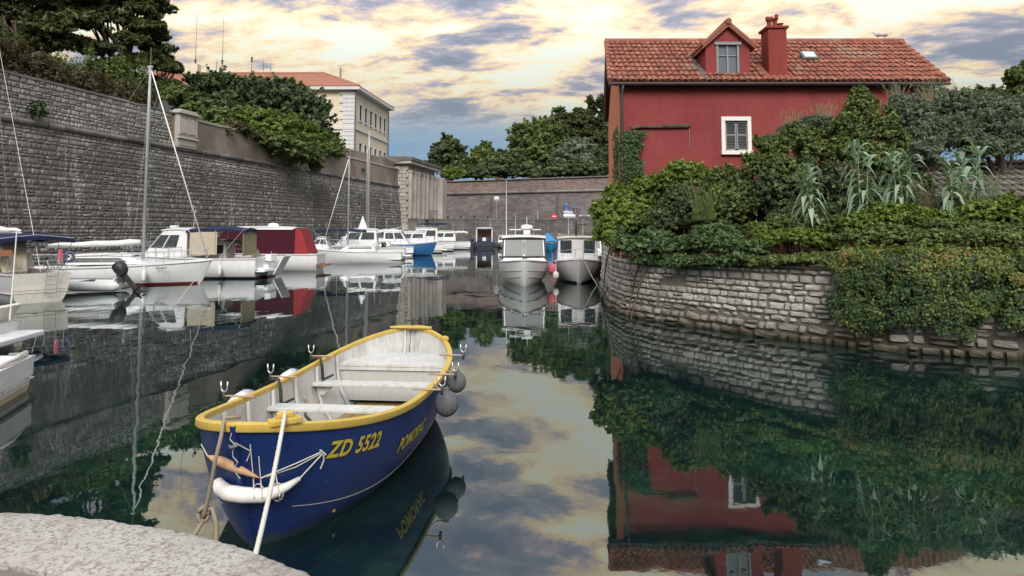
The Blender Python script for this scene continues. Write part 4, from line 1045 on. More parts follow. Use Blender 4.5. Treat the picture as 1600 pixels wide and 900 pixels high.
# --- right bank garden
def gb_(label, mat, blobs, n, seed, leaf=.075, name='garden_shrub', trunk=None, cat='shrub', group=None, spread=.26, clumps=34, fill=.16, aspect=.6, droop=0, base=None, stems=12):
    c = (sum(b[0][0] for b in blobs)/len(blobs), sum(b[0][1] for b in blobs)/len(blobs), 1.6)
    rj = random.Random(seed*7); sat = []
    for (x, y, z), (rx, ry, rz_) in blobs:             # young shoots breaking out of the mounds
        for _ in range(2):
            a = rj.uniform(-1, 1); sat.append(((x+a*rx*.8, y-rj.uniform(0, .5)*ry, z+rz_*rj.uniform(.35, .95)*(1-.4*abs(a))), (rx*rj.uniform(.18, .42), ry*.35, rz_*rj.uniform(.3, .62))))
    blobs = [((x, y, z), (rx*rj.uniform(.78, 1.02), ry, rz_*rj.uniform(.78, 1.02))) for (x, y, z), (rx, ry, rz_) in blobs]+sat; leaf = leaf*rj.uniform(.8, 1.3)
    return plant(name, label, cat, base or c, blobs, n, leaf, mat, seed, group, clumps, spread, fill, aspect, trunk, droop=droop, stems=0 if trunk else stems)
gb_('lime green mound of creeper at the left tip of the garden bank', L_LIME, [B(985, 318, 21.5, 42, 26), B(1015, 300, 21.5, 34, 24), B(958, 345, 21, 32, 26), B(1000, 345, 21, 40, 24), B(945, 365, 20.5, 20, 20)], 30000, 81, .085)
gb_('yellow-green bush top under the timber ledge', L_LIME, [B(1068, 272, 20.5, 28, 16), B(1090, 282, 20.3, 26, 16), B(1045, 285, 20.6, 22, 15)], 13000, 82, .075)
gb_('dark glossy shrub below the yellow-green bush', L_DARK, [B(1060, 315, 19.8, 34, 26), B(1085, 335, 19.4, 34, 26), B(1040, 345, 19.6, 34, 26), B(1110, 310, 19.8, 30, 26)], 26000, 83, .075)
gb_('mid green shrub with pale leaves right of the yellow-green bush', L_MID, [B(1125, 285, 19.4, 28, 24), B(1150, 290, 19.2, 26, 26), B(1140, 325, 18.8, 36, 26), B(1170, 320, 18.8, 28, 26)], 20000, 84, .065)
gb_('dark ivy mass hanging over the wall corner above the drain', L_IVY, [B(985, 385, 19.4, 30, 18), B(1025, 380, 19.0, 34, 22), B(1060, 392, 18.4, 34, 18), B(1010, 405, 19.1, 26, 13), B(1045, 412, 18.7, 22, 10), B(960, 375, 20.4, 24, 18)], 26000, 85, .075)
gb_('green ivy trailing over the wall coping in the middle', L_IVY, [B(1100, 380, 17.6, 34, 16), B(1140, 385, 17.0, 34, 16), B(1180, 388, 16.4, 30, 14), B(1165, 402, 16.3, 20, 9), B(1120, 365, 17.6, 40, 16)], 20000, 86, .07)
gb_('leafy ivy cushion on the wall top left of the creeper curtain', L_LIME, [B(1215, 375, 16.4, 30, 16), B(1250, 372, 15.9, 34, 16), B(1285, 380, 15.6, 26, 14), B(1190, 362, 17, 26, 14)], 17000, 87, .062)
gb_('tall dark bush with light green crown against the red house', L_MID, [B(1205, 235, 18.8, 32, 24), B(1245, 225, 18.6, 34, 30), B(1180, 262, 18.8, 26, 22), B(1225, 265, 18.4, 42, 24), B(1275, 240, 18.4, 30, 30)], 30000, 88, .07, 'garden_bush', .08)
gb_('nearly black hollow shrub behind the leftmost reed clump', L_DARK, [B(1210, 300, 18.3, 36, 30), B(1255, 290, 18.2, 36, 34), B(1285, 300, 18.2, 30, 34), B(1240, 330, 17.8, 40, 20)], 20000, 89, .075)
gb_('upright green tree with pointed top in front of the red wall', L_MID, [B(1345, 175, 18.0, 26, 30), B(1330, 205, 17.9, 34, 26), B(1370, 205, 17.8, 34, 30), B(1320, 240, 17.8, 34, 28), B(1365, 245, 17.6, 36, 26), B(1347, 150, 18, 12, 16), B(1400, 225, 17.9, 22, 26)], 40000, 90, .07, 'garden_tree', .09, 'tree')
gb_('silvery wispy shrub left of the upright green tree', L_OLIVE, [B(1270, 195, 19.4, 26, 14), B(1240, 205, 19.4, 28, 14), B(1295, 200, 19.2, 22, 20), B(1205, 218, 19.5, 18, 10)], 12000, 91, .08, aspect=.25)
gb_('grey-green olive tree right of the upright green tree', L_OLIVE, [B(1425, 185, 19.6, 36, 28), B(1450, 215, 19.0, 36, 30), B(1410, 165, 20, 26, 16), B(1440, 245, 18.6, 34, 24), B(1475, 180, 20, 34, 26)], 34000, 92, .085, 'olive_tree', .14, 'tree', 'olive trees behind the garden wall', aspect=.24)
gb_('wide olive tree with twisted dark limbs at the right edge', L_OLIVE, [B(1520, 175, 19.6, 40, 28), B(1560, 200, 19.0, 44, 34), B(1500, 215, 19.0, 36, 26), B(1595, 185, 19.4, 36, 30), B(1545, 235, 18.6, 50, 20), B(1610, 225, 19, 40, 26)], 40000, 93, .085, 'olive_tree', .16, 'tree', 'olive trees behind the garden wall', aspect=.24)
gb_('taller tree rising at the right edge above the olive trees', L_MID, [B(1590, 125, 24, 18, 22), B(1610, 110, 24, 20, 18), B(1600, 150, 24, 26, 18), B(1625, 140, 24, 26, 30)], 12000, 94, .11, 'garden_tree', .12, 'tree')
gb_('long dark hedge behind the olive trees on the horizon', L_DARK, [B(1470, 165, 27, 30, 24), B(1510, 160, 27, 34, 22), B(1550, 160, 27, 34, 22), B(1590, 165, 27, 34, 24), B(1500, 210, 27, 60, 40), B(1580, 210, 27, 60, 40)], 26000, 95, .13, 'tall_hedge')
gb_('dim undergrowth in the shade behind the reeds', L_DARK, [B(1310, 300, 17.3, 30, 36), B(1360, 320, 17.0, 40, 26), B(1420, 300, 17.0, 34, 26), B(1390, 275, 17.6, 36, 24)], 20000, 96, .075)
gb_('yellow-green low bush between the two middle reed clumps', L_LIME, [B(1385, 335, 15.2, 28, 16), B(1345, 350, 15.2, 30, 16), B(1420, 345, 15.0, 30, 18), B(1455, 345, 14.9, 28, 16)], 18000, 97, .06)
gb_('dome shaped lime bush under the shed eave', L_LIME, [B(1535, 335, 14.6, 28, 18), B(1570, 332, 14.5, 24, 20), B(1510, 345, 14.7, 22, 14), B(1600, 340, 14.4, 22, 18)], 16000, 98, .055)
gb_('mixed green ground bushes under the leftmost reeds', L_MID, [B(1265, 348, 16.2, 34, 16), B(1310, 355, 15.8, 30, 16), B(1225, 350, 16.8, 30, 14), B(1290, 335, 16.5, 24, 16)], 15000, 99, .06)
gb_('dark green bush between the reed clumps and the wall creeper', L_MID, [B(1480, 360, 14.5, 40, 16), B(1540, 362, 14.3, 40, 14), B(1600, 362, 14.2, 34, 16), B(1400, 365, 14.9, 44, 12)], 18000, 100, .055)
gb_('leafy fringe over the wall top between the corner ivy and the middle', L_IVY, [B(1085, 410, 17.6, 28, 12), B(1120, 409, 17.1, 28, 11), B(1060, 414, 18.0, 22, 10), B(1150, 410, 16.7, 24, 9)], 13000, 101, .065)
gb_('leafy fringe over the wall top left of the creeper curtain', L_MID, [B(1210, 408, 15.9, 28, 10), B(1245, 407, 15.5, 28, 10), B(1280, 406, 15.1, 26, 11), B(1180, 410, 16.2, 20, 8)], 13000, 102, .06)
gb_('dark bushes hiding the foot of the red house', L_DARK, [B(1120, 340, 20.5, 50, 30), B(1190, 340, 20.5, 50, 34), B(1250, 340, 20, 50, 34), B(1060, 350, 20.8, 50, 30), B(1310, 340, 19.5, 50, 40), B(1380, 320, 19.5, 50, 50), B(1450, 320, 20, 50, 40)], 30000, 103, .10)
gb_('band of low greenery on the bank above the creeper curtains', L_MID, [B(1340, 372, 15.0, 34, 13), B(1400, 372, 14.6, 34, 13), B(1460, 374, 14.2, 36, 13), B(1520, 374, 13.9, 36, 13), B(1580, 374, 13.7, 36, 14)], 20000, 104, .055)
def tuft(label, px, py, Y, hpx, wpx, mat, seed, n=130, name='grass_tuft', cat='grass clump', lean=.25, bl=.035):
    """upright thin blades fanning out of one foot"""
    rg = np.random.default_rng(seed); b = V(px, py, Y); k = Y/FPX; H_ = hpx*k; W_ = wpx*k
    root = empty(name, b, 0, label, cat); P = []; D = []; Sz = []; Tt = []
    for _ in range(n):
        a = rg.normal(0, lean); a2 = rg.normal(0, lean); h = H_*rg.uniform(.45, 1.0); x0 = rg.uniform(-.5, .5)*W_*.55; y0 = rg.uniform(-.5, .5)*W_*.4; t0 = rg.uniform(.2, .9)
        for j in range(5):
            f = (j+.5)/5; x = x0+a*h*f*f; y = y0+a2*h*f*f; P.append((x, y, h*f)); D.append((2*a*f, 2*a2*f, 1.0)); Sz.append(h/4.4); Tt.append(t0)
    P = np.array(P); D = unit(np.array(D)); nn = unit(np.array([0, -1.0, .15])+rg.normal(size=P.shape)*.4); nn = unit(nn-D*np.sum(nn*D, axis=1, keepdims=True))
    me = leaf_mesh('blades', P, nn, np.array(Sz), np.array(Tt), mat, bl, 0, rg, D); o = bpy.data.objects.new('blades', me); COL.objects.link(o); o.parent = root
L_PLUME = foliage_mat('silver_plumes', [(0, (.11, .14, .08)), (.5, (.18, .21, .13)), (1, (.30, .31, .22))])
for i, (px, py, Y, h, w_, mt_, lab) in enumerate((
    (1240, 225, 19.6, 50, 40, L_PLUME, 'silvery plumes behind the wispy shrub, leftmost against the red wall'), (1288, 215, 19.5, 52, 36, L_PLUME, 'silvery plumes just left of the pointed green tree'),
    (1402, 175, 20.2, 44, 34, L_PLUME, 'pale plumes just right of the pointed green tree top'), (1450, 172, 20.3, 46, 40, L_PLUME, 'pale plumes above the grey-green olive under the eave'), (1478, 168, 20.4, 42, 34, L_OLIVE, 'thin shoots above the olive at the right end of the red house'),
    
    (1450, 350, 15.1, 64, 46, L_DRY, 'dry stalks left of the reeds in front of the shed'), (1562, 345, 15.0, 70, 50, L_OLIVE, 'grey green stalks at the right under the shed roof'), (1100, 345, 18.2, 60, 60, L_MID, 'tall grass between the dark glossy shrub and the ivy'))):
    tuft(lab, px, py, Y, h*1.15, w_, mt_, 300+i, bl=.05 if mt_ is L_REED else .045)
# creeper curtain hanging down the wall
def curtain(label, px0, px1, seed, n, zfun, name='creeper_curtain', mat=None, leaf=.06, path=None, thick=.28):
    rg = np.random.default_rng(seed); P0 = G(px0, 415, BT); P1 = G(px1, 415, BT)
    pth = [(5.76, 16.08), (7.6, 14.15), (9.53, 13.32), (14, 12.4)]
    def at_px(px):
        k = (px-800)/FPX
        for a, b in zip(pth[:-1], pth[1:]):
            a = Vector(a); b = Vector(b); d_ = b-a; s_ = (k*a.y-a.x)/(d_.x-k*d_.y)
            if 0 <= s_ <= 1 or b == Vector(pth[-1]): return a+d_*s_, Vector((d_.normalized().y, -d_.normalized().x))
    K = 130; cols = []
    base = at_px((px0+px1)/2)[0]
    root = empty(name, (base.x, base.y, BT), 0, label, 'creeper')
    P = []; Nn = []; T_ = []
    for k in range(K):
        px = rg.uniform(px0, px1); q_, n_ = at_px(px)
        bot = zfun((px-px0)/(px1-px0))+rg.uniform(-.12, .16); top_ = BT+.36+rg.uniform(-.08, .1)
        z = top_-(top_-bot)*rg.random()**.85
        m_ = int(n/K*rg.uniform(.5, 1.5)); c = np.array((q_.x+n_.x*(.20+.1*(BT-z)+rg.uniform(-.05, .30)), q_.y+n_.y*(.20+.1*(BT-z)+rg.uniform(-.05, .30)), z))
        r = rg.uniform(.08, .30); off = unit(rg.normal(size=(m_, 3)))*rg.uniform(.2, 1, size=(m_, 1))
        P.append(c+off*np.array([r*1.1, r*.8, r])); Nn.append(unit(off*.6+np.array([n_.x, n_.y, .25])+rg.normal(size=(m_, 3))*.45))
        T_.append(rg.normal(.38+(.25 if z > BT+.0 else 0), .17)+rg.normal(size=m_)*.15)
    # thin continuous layer behind the clumps
    m_ = int(n*.45); f = rg.random(m_); px = px0+(px1-px0)*f
    pts = [at_px(x) for x in px]; bots = np.array([zfun(x) for x in f])+.1; z = BT+.4-(BT+.4-bots)*rg.random(m_)
    P.append(np.array([(q_.x+n_.x*.16, q_.y+n_.y*.16, 0) for q_, n_ in pts])+np.stack([rg.normal(size=m_)*.05, rg.normal(size=m_)*.05, z], 1))
    Nn.append(unit(np.array([(n_.x, n_.y, .2) for q_, n_ in pts])+rg.normal(size=(m_, 3))*.4)); T_.append(rg.normal(.3, .15, size=m_))
    # flat top over the coping
    m_ = int(n*.35); f = rg.random(m_); pts = [at_px(x) for x in px0+(px1-px0)*f]; dp = rg.uniform(-.25, 1.3, size=m_)
    P.append(np.array([(q_.x-n_.x*d_, q_.y-n_.y*d_, BT+.42) for (q_, n_), d_ in zip(pts, dp)])+rg.normal(size=(m_, 3))*np.array([.03, .03, .07]))
    Nn.append(unit(rg.normal(size=(m_, 3))*.45+np.array([0, 0, 1]))); T_.append(rg.normal(.72, .12, size=m_))
    P = np.concatenate(P); Nn = np.concatenate(Nn); T_ = np.concatenate(T_)
    me = leaf_mesh('leaves', P-np.array((base.x, base.y, BT)), Nn, leaf*rg.uniform(.6, 1.3, size=len(P)), T_, mat or L_CREEP, .75, .3, rg)
    o = bpy.data.objects.new('leaves', me); COL.objects.link(o); o.parent = root
curtain('thick creeper curtain hanging down the wall near the right edge', 1312, 1420, 111, 15000, lambda f: .42+.25*abs(f-.45)+(.1 if f < .1 else 0), mat=L_CREEP)
curtain('creeper curtain covering the wall at the far right', 1415, 1500, 112, 11000, lambda f: .78-.2*math.sin(f*3), mat=L_CREEP)
curtain('creeper curtain reaching the right picture edge', 1495, 1720, 113, 20000, lambda f: .45+.35*math.sin(f*9)**2, mat=L_CREEP)
# ivy on the house corner
def ivy_patch():
    rg = np.random.default_rng(77); root = empty('wall_ivy', (3.6, 21.9, 3.4), 0, 'dark ivy climbing the left corner of the red house to the end of its downpipe', 'ivy')
    n = 9000; z = rg.uniform(2.2, 5.45, size=n); wv = .62+.10*np.sin(z*5)+.06*np.sin(z*13); wl = .12+.06*np.sin(z*4)
    x = 3.40-.0+rg.uniform(0, 1, size=n)*wv+.04*rg.normal(size=n)
    x = np.where(z > 5.1, 3.35+(x-3.35)*(.55+.45*rg.random(n))+.25*(z-5.1), x)
    y = 21.92-rg.random(n)**2*.30
    nn = unit(np.array([0, -1, .3])+rg.normal(size=(n, 3))*.5)
    m = 1500; z2 = rg.uniform(2.4, 5.6, size=m); y2 = 21.95+rg.random(m)**2*1.6; x2 = 3.40+.075*(y2-22)-.06-rg.random(m)*.08
    P = np.concatenate([np.stack([x, y, z], 1), np.stack([x2, y2, z2], 1)]); N_ = np.concatenate([nn, unit(np.array([-1, -.3, .2])+rg.normal(size=(m, 3))*.5)])
    me = leaf_mesh('leaves', P-np.array((3.6, 21.9, 3.4)), N_, .075*rg.uniform(.6, 1.3, size=len(P)), rg.normal(.45, .2, size=len(P)), L_IVY, .8, .3, rg)
    o = bpy.data.objects.new('leaves', me); COL.objects.link(o); o.parent = root
    m = MB()
    for k in range(7): m.tube([(-.1+k*.08, .03, -1.6), (-.15+k*.09, .02, -.3), (-.1+k*.1, .0, 1.4+.1*k)], [.02, .015, .006], 4)
    m.build('stems', M_BARK, root)
    l2 = MB().tube([(.1, -.03, 2.12), (.5, -.05, 2.2)], .015, 4).build('tendril', M_BARK, root)
ivy_patch()
# roots and bare stems down the wall corner
rt_ = empty('bare_roots', (3.75, 19.6, 1.2), 0, 'bare brown creeper stems running down the left corner of the bank wall', 'roots')
r = random.Random(5)
for k in range(11):
    y = 18.95+k*.55; x = 3.60-.02*k
    MB().tube([(x-3.75+r.uniform(-.05, .05), y-19.6, .55), (x-3.86+r.uniform(-.08, .05), y-19.6+r.uniform(-.25, .25), -.1), (x-4.0, y-19.6+r.uniform(-.4, .4), -.75), (x-4.15, y-19.6+r.uniform(-.5, .5), -1.2)], [.035, .03, .022, .014], 5).build('stem', M_BARK, rt_)
# reeds
def reed(label, px, py_base, Y, hpx, seed, nst=4, wide=.35):
    r = random.Random(seed); b = V(px, py_base, Y); H = hpx*Y/FPX
    root = empty('giant_reed', b, 0, label, 'reed', 'giant reed clumps in the garden'); 
    for k in range(nst):
        x0 = r.uniform(-.16, .16)*wide*3; y0 = r.uniform(-.15, .15); h = H*r.uniform(.72, 1.0); lean = r.uniform(-.12, .12)
        st = [(x0+lean*t*t*h, y0, h*t) for t in (0, .33, .66, .9)]
        MB().tube(st, [.016, .014, .010, .004], 5).build('cane', M_REEDC, root)
        nl = 17
        for j in range(nl):
            t = .12+.86*j/nl; p = Vector((x0+lean*t*t*h, y0, h*t)); a = (0 if j % 2 else math.pi)+r.gauss(0, .55); L = r.uniform(.45, .75)*(1.0-.35*t)*min(1, H/1.6)
            d_ = Vector((math.cos(a), math.sin(a)*.8, 0)); up0 = r.uniform(.5, 1.0)+(.9 if t > .75 else 0); rows = []; wv = r.uniform(.042, .066)
            sd = Vector((-math.sin(a), math.cos(a), 0))
            for q_ in range(6):
                s = q_/5; c = p+d_*L*(s*.8)+Vector((0, 0, L*(up0*s-1.55*s*s*r.uniform(.85, 1.1)))); ww_ = wv*(1-s**2.2)*(.6+.8*min(1, s*4)/1.4)
                tw_ = sd*math.cos(.5*s)+Vector((0, 0, 1))*math.sin(.5*s); rows.append([c-tw_*ww_, c+Vector((0, 0, -.008)), c+tw_*ww_])
            m = MB().grid(rows); o = m.build('leaf_blade', L_REED, root)
            at = o.data.attributes.new('tint', 'FLOAT', 'POINT'); v = r.gauss(.5, .22); at.data.foreach_set('value', [min(1, max(0, v+r.gauss(0, .03))) for _ in m.v])
M_REEDC = rough_mat('reed_cane', (.20, .24, .12), (.30, .30, .18), 5, .6, .1)
reed('leftmost reed clump with drooping silvery blades on a bare patch', 1268, 350, 16.0, 92, 121, 5)
reed('tall narrow reed clump right of the upright green tree trunk', 1345, 345, 15.4, 130, 122, 4, .25)
reed('bushy reed clump with spiky reddish top in the middle of the garden', 1412, 345, 15.6, 112, 123, 6, .4)
reed('reed clump in front of the shed roof corner', 1492, 345, 15.0, 100, 124, 5, .35)
reed('tallest reed clump bending over the shed roof', 1520, 345, 15.6, 128, 125, 5, .4)
# ------------------------------------------------------------------ hulls
def hull_fn(L, Wd, zs, zk, rake=(.3, .3), pw=3.2, ex=.6, sec=2.4, sex=.5, transom=None, fwd=None):
    """returns H(t, v, side, inset) -> point; t 0..1 along the boat, v 0 (gunwale) .. 1 (keel)"""
    def half(t):
        if transom is not None:                   # t=0 is a flat stern of that relative width
            u = t; a = (1-u)
            return Wd/2*min(1, (transom+(1-transom)*math.sin(min(u*2.0, 1)*math.pi/2)))*max(0, 1-max(0, (u-.42)/.58)**(fwd or 2.2))**.8
        return Wd/2*max(0.0, 1-abs(2*t-1)**pw)**ex
    def H(t, v, side=1, inset=0.0):
        x = (t-.5)*L
        if transom is None: x -= (2*t-1)*(rake[0] if t < .5 else rake[1])*v**1.2*abs(2*t-1)**2.0
        else: x -= (rake[1]*v**1.2*max(0, 2*t-1)**2-rake[0]*v*max(0, 1-2*t)**2)
        b = max(0, half(t)-inset); s_ = sec(t) if callable(sec) else sec
        y = side*b*max(0.0, 1-v**s_)**(sex)
        z0 = zs(t); z = z0+(zk(t) if callable(zk) else zk)*v-z0*v
        return Vector((x, y, z+ (inset*.6 if v > .5 else 0)))
    H.half = half; H.zs = zs
    return H
def hull_skin(H, v0=0.0, v1=1.0, nt=28, nv=10, inset=0.0, t0=0.0, t1=1.0):
    m = MB()
    ts = [t0+(t1-t0)*(.5-.5*math.cos(math.pi*i/nt)) if t0 == 0 and t1 == 1 else t0+(t1-t0)*i/nt for i in range(nt+1)]
    for sd in (-1, 1):
        rows = [[H(t, v0+(v1-v0)*j/nv, sd, inset) for j in range(nv+1)] for t in ts]
        m.grid(rows, flip=(sd < 0) != (inset > 0))
    return m
def transom_face(H, v0=0, v1=1, nv=10, t=0.0):
    m = MB(); l = [H(t, v0+(v1-v0)*j/nv, -1) for j in range(nv+1)]; r_ = [H(t, v0+(v1-v0)*j/nv, 1) for j in range(nv+1)]
    m.grid([l, r_]); return m
# ------------------------------------------------------------------ the blue rowing boat
def blue_boat():
    a = Vector((-2.0, 5.20)); b = Vector((-1.46, 10.58)); c = (a+b)/2; L = (b-a).length; rz = math.atan2((b-a).y, (b-a).x)
    root = empty('rowing_boat', (c.x, c.y, 0), rz, 'blue wooden rowing boat with yellow gunwale, moored in the foreground', 'boat')
    zs = lambda t: .70+.27*abs(2*t-1)**2.2+(.02 if t < .5 else -.02)*abs(2*t-1)
    zk = lambda t: -.28+.10*abs(2*t-1)**4
    H = hull_fn(L, 1.74, zs, zk, (.44, .38), pw=3.1, ex=.60, sec=lambda t: 2.5-1.0*abs(2*t-1)**2, sex=.52)
    hull_skin(H, 0, 1, 44, 18).build('hull', W_BOATBLUE, root, smooth=True)
    hull_skin(H, 0.02, .86, 44, 14, inset=.035).build('inner_skin', W_INSIDE, root, smooth=True)
    # stems at both ends
    for t, nm in ((0.0, 'stem'), (1.0, 'sternpost')):
        pts = [H(t, v) for v in np.linspace(0, 1, 12)]; m = MB(); sx = -1 if t == 0 else 1
        rows = []
        for p in pts:
            wd_ = .028; rows.append([p+Vector((-.03*sx, -wd_*1.2, 0)), p+Vector((.045*sx, -wd_*.6, 0)), p+Vector((.045*sx, wd_*.6, 0)), p+Vector((-.03*sx, wd_*1.2, 0))])
        m.grid(rows, flip=sx > 0); m.build(nm, W_BOATBLUE, root, auto=40)
    # gunwale: wide yellow rail with rounded outer rubbing strake
    n = 80; loop = []
    for i in range(n+1):
        t = .5-.5*math.cos(math.pi*i/n); loop.append((t, 1))
    for i in range(1, n): t = .5+.5*math.cos(math.pi*i/n); loop.append((t, -1))
    rows = []
    P_ = [H(t, 0, s) for t, s in loop]
    for i, p in enumerate(P_):
        tg = (P_[(i+1) % len(P_)]-P_[i-1]); tg.z = 0; tg.normalize(); o_ = Vector((tg.y, -tg.x, 0))
        if o_.dot(Vector((p.x*.3, p.y, 0))) < 0: o_ = -o_
        rows.append([p+o_*.026+Vector((0, 0, .010)), p+o_*.018+Vector((0, 0, .016)), p-o_*.030+Vector((0, 0, .018)), p-o_*.038+Vector((0, 0, .012)), p-o_*.038+Vector((0, 0, -.03)), p-o_*.0+Vector((0, 0, -.035)), p+o_*.022+Vector((0, 0, -.046)), p+o_*.028+Vector((0, 0, -.036))])
    m = MB(); rows.append(rows[0]); m.grid(rows, closed_u=True, flip=True); m.build('gunwale', W_YELLOW, root, auto=35)
    # thin white scribed line
    for s in (-1, 1):
        MB().tube([H(t, .64-.08*abs(2*t-1)**2, s)*1.0+Vector((0, s*.004, 0)) for t in np.linspace(.04, .96, 40)], .0018, 4).build('scribed_line', W_ROPE, root)
    # floor boards
    zf = .10
    def inner_half(x, z):
        t = x/L+.5; lo, hi = 0, 1
        for _ in range(20):
            mid_ = (lo+hi)/2
            if H(t, mid_, 1, .035).z > z: lo = mid_
            else: hi = mid_
        return H(t, lo, 1, .035).y
    for k in range(7):
        y = (k-3)*.135; m = MB(); x0, x1 = -1.75, 1.75
        for x in np.arange(-2.0, 2.0, .05):
            if inner_half(x, zf) > abs(y)+.05: x0 = x; break
        m.box((0, y, zf), (abs(x0)*2, .125, .022)); m.build('floor_board', W_FLOOR, root)
    # ribs
    for x in (-2.05, -1.45, -.85, -.25, .35, .95, 1.5):
        t = x/L+.5; m = MB()
        for s in (-1, 1):
            pts = [H(t, v, s, .045) for v in np.linspace(.03, .84, 12)]; rows = []
            for p in pts: rows.append([p+Vector((-.028, 0, 0)), p+Vector((-.024, -s*.03, .012)), p+Vector((.024, -s*.03, .012)), p+Vector((.028, 0, 0))])
            MB().grid(rows, flip=s > 0).build('rib', W_INSIDE, root, auto=30)
    # thwarts
    for x, wd_, z in ((-.27, .22, .50), (.92, .22, .50)):
        h = inner_half(x, z)+.02; th = MB().box((x, 0, z), (wd_, 2*h-.03, .035)).build('thwart', W_INSIDE, root, bevel=.006)
        for s in (-1, 1): MB().prism([(.03, 0), (.28, 0), (.22, -.05), (.13, -.12), (.09, -.12)], .03, Matrix.Translation((x+.015, s*h-.0, z-.018))@Matrix.Rotation(math.radians(90*-s), 4, 'Z')@Matrix.Rotation(math.radians(90), 4, 'X')).build('knee', W_INSIDE, th)
    # far locker seat with panel
    xb = 1.52; z = .60; hb = inner_half(xb, z); lo = inner_half(xb, .16)
    MB().add([(xb, -hb, z), (xb, hb, z), (xb, lo, .16), (xb, -lo, .16), (xb+.02, -hb, z), (xb+.02, hb, z), (xb+.02, lo, .16), (xb+.02, -lo, .16)], [(0, 1, 2, 3), (7, 6, 5, 4), (0, 4, 5, 1)]).build('locker_panel', paint('locker_grey', (.44, .45, .44), .6, .2, 4), root)
    pl = [(x, inner_half(x, z)) for x in np.linspace(xb-.03, L/2-.28, 10)]
    poly = [(x, y) for x, y in pl]+[(x, -y) for x, y in pl[::-1]]
    MB().prism(poly[::-1], .03, Matrix.Translation((0, 0, z))).build('locker_seat', W_INSIDE, root)
    MB().prism([(xb-.03, -hb+.02), (xb, -hb+.02), (xb, hb-.02), (xb-.03, hb-.02)], .04, Matrix.Translation((0, 0, z-.045))).build('seat_lip', W_INSIDE, root)
    # breasthook plates at the ends and cleat blocks
    def deckplate(x0, x1, nm):
        xs_ = np.linspace(x0, x1, 6); q = [(x, H(min(.9995, max(.0005, x/L+.5)), 0).y) for x in xs_]
        zz = zs(((x0+x1)/2)/L+.5)+.022
        MB().prism(([(x, y) for x, y in q]+[(x, -y) for x, y in q[::-1]])[::-1], .03, Matrix.Translation((0, 0, zz))).build(nm, W_YELLOW, root, bevel=.006)
    deckplate(L/2-.17, L/2-.005, 'breasthook')
    def rail(t, s, o=0.0, up=.03):
        p = H(t, 0, s); return p+Vector((0, s*o, up))
    for t, s in ((.03, -1), (.90, -1)):
        p = rail(t, s); d_ = (H(t+.02, 0, s)-H(t-.02, 0, s)); ang = math.atan2(d_.y, d_.x)
        bl = MB().box((0, 0, 0), (.24 if t < .5 else .14, .09, .05), M=Matrix.Translation(p)@Matrix.Rotation(ang, 4, 'Z')).build('cleat_block', W_YELLOW, root, bevel=.012)
        if t < .5: MB().box((0, 0, .045), (.13, .05, .05), M=Matrix.Translation(p)@Matrix.Rotation(ang, 4, 'Z')).build('cleat', W_YELLOW, bl, bevel=.015)
    # outrigger bars with oar forks
    def rowlock(t, s):
        p = rail(t, s, 0, .03); o1 = p+Vector((0, s*.17, .0)); i1 = p-Vector((0, s*.14, 0))
        bar = MB().tube([i1, o1], .011, 6).build('rowlock_bar', W_WOOD2, root, smooth=True)
        MB().tube([o1+Vector((0, 0, -.05)), o1+Vector((0, 0, .03))], .016, 7).build('socket', W_IRON, bar, smooth=True)
        pts = []
        for k in range(13):
            a = math.pi*(1.0+k/12); pts.append(o1+Vector((.035*math.cos(a)*1.0, .0, .085+.045*math.sin(a)))+Vector((0, 0, .0)))
        pts = [pts[0]+Vector((-.004, 0, .055))]+pts+[pts[-1]+Vector((.004, 0, .055))]
        R_ = Matrix.Rotation(math.radians(80), 3, 'Z')
        pts = [o1+R_@(q-o1) for q in pts]
        fk = MB().tube(pts, .0085, 6).build('oar_fork', W_CHROME, bar, smooth=True)
        MB().tube([o1+Vector((0, 0, .02)), o1+Vector((0, 0, .045))], .009, 6).build('fork_stem', W_CHROME, bar)
    W_WOOD2 = paint('bleached_wood', (.42, .30, .20), .6, .3, 9)
    for t, s in ((.33, 1), (.53, 1), (.73, 1), (.44, -1), (.585, -1), (.76, -1)): rowlock(t, s)
    # registration and name painted on the seen side
    def lettering(txt, t0, v0, size, shear, nm, tdir=1, spacing=1.0, sv=1.0):
        cu = bpy.data.curves.new(nm, 'FONT'); cu.body = txt; cu.size = 1; cu.offset = .032; cu.shear = shear; cu.resolution_u = 3; cu.space_character = spacing
        to = bpy.data.objects.new(nm, cu); COL.objects.link(to); dg = bpy.context.evaluated_depsgraph_get()
        me = bpy.data.meshes.new_from_object(to.evaluated_get(dg)); bpy.data.objects.remove(to); bpy.data.curves.remove(cu)
        bm = bmesh.new(); bm.from_mesh(me)
        bmesh.ops.triangulate(bm, faces=bm.faces)
        for _ in range(3):
            bmesh.ops.subdivide_edges(bm, edges=[e_ for e_ in bm.edges if e_.calc_length() > .16], cuts=1)
            bmesh.ops.triangulate(bm, faces=bm.faces)
        for vtx in bm.verts:
            u, w_ = vtx.co.x, vtx.co.y
            t = t0+tdir*u*size/L; depth_ = abs(zs(t)-zk(t))
            v = v0-w_*size*sv/depth_
            p = H(t, v, -1); p1 = H(t+.01, v, -1); p2 = H(t, v+.02, -1); nn_ = (p1-p).cross(p2-p).normalized()
            if nn_.y > 0: nn_ = -nn_
            vtx.co = p+nn_*.005
        bm.to_mesh(me); bm.free()
        # shadow layer under it would be flat print: black edge first, yellow over it
        me.materials.clear(); me.materials.append(W_LETTER)
        o = bpy.data.objects.new(nm, me); COL.objects.link(o); o.parent = root
        return o
    W_LETTER = paint('yellow_lettering', (.50, .40, .045), .6, .35, 12, dirt=(.08, .08, .05))
    W_LSH = paint('black_lettering_edge', (.01, .01, .012), .6, .2, 12)
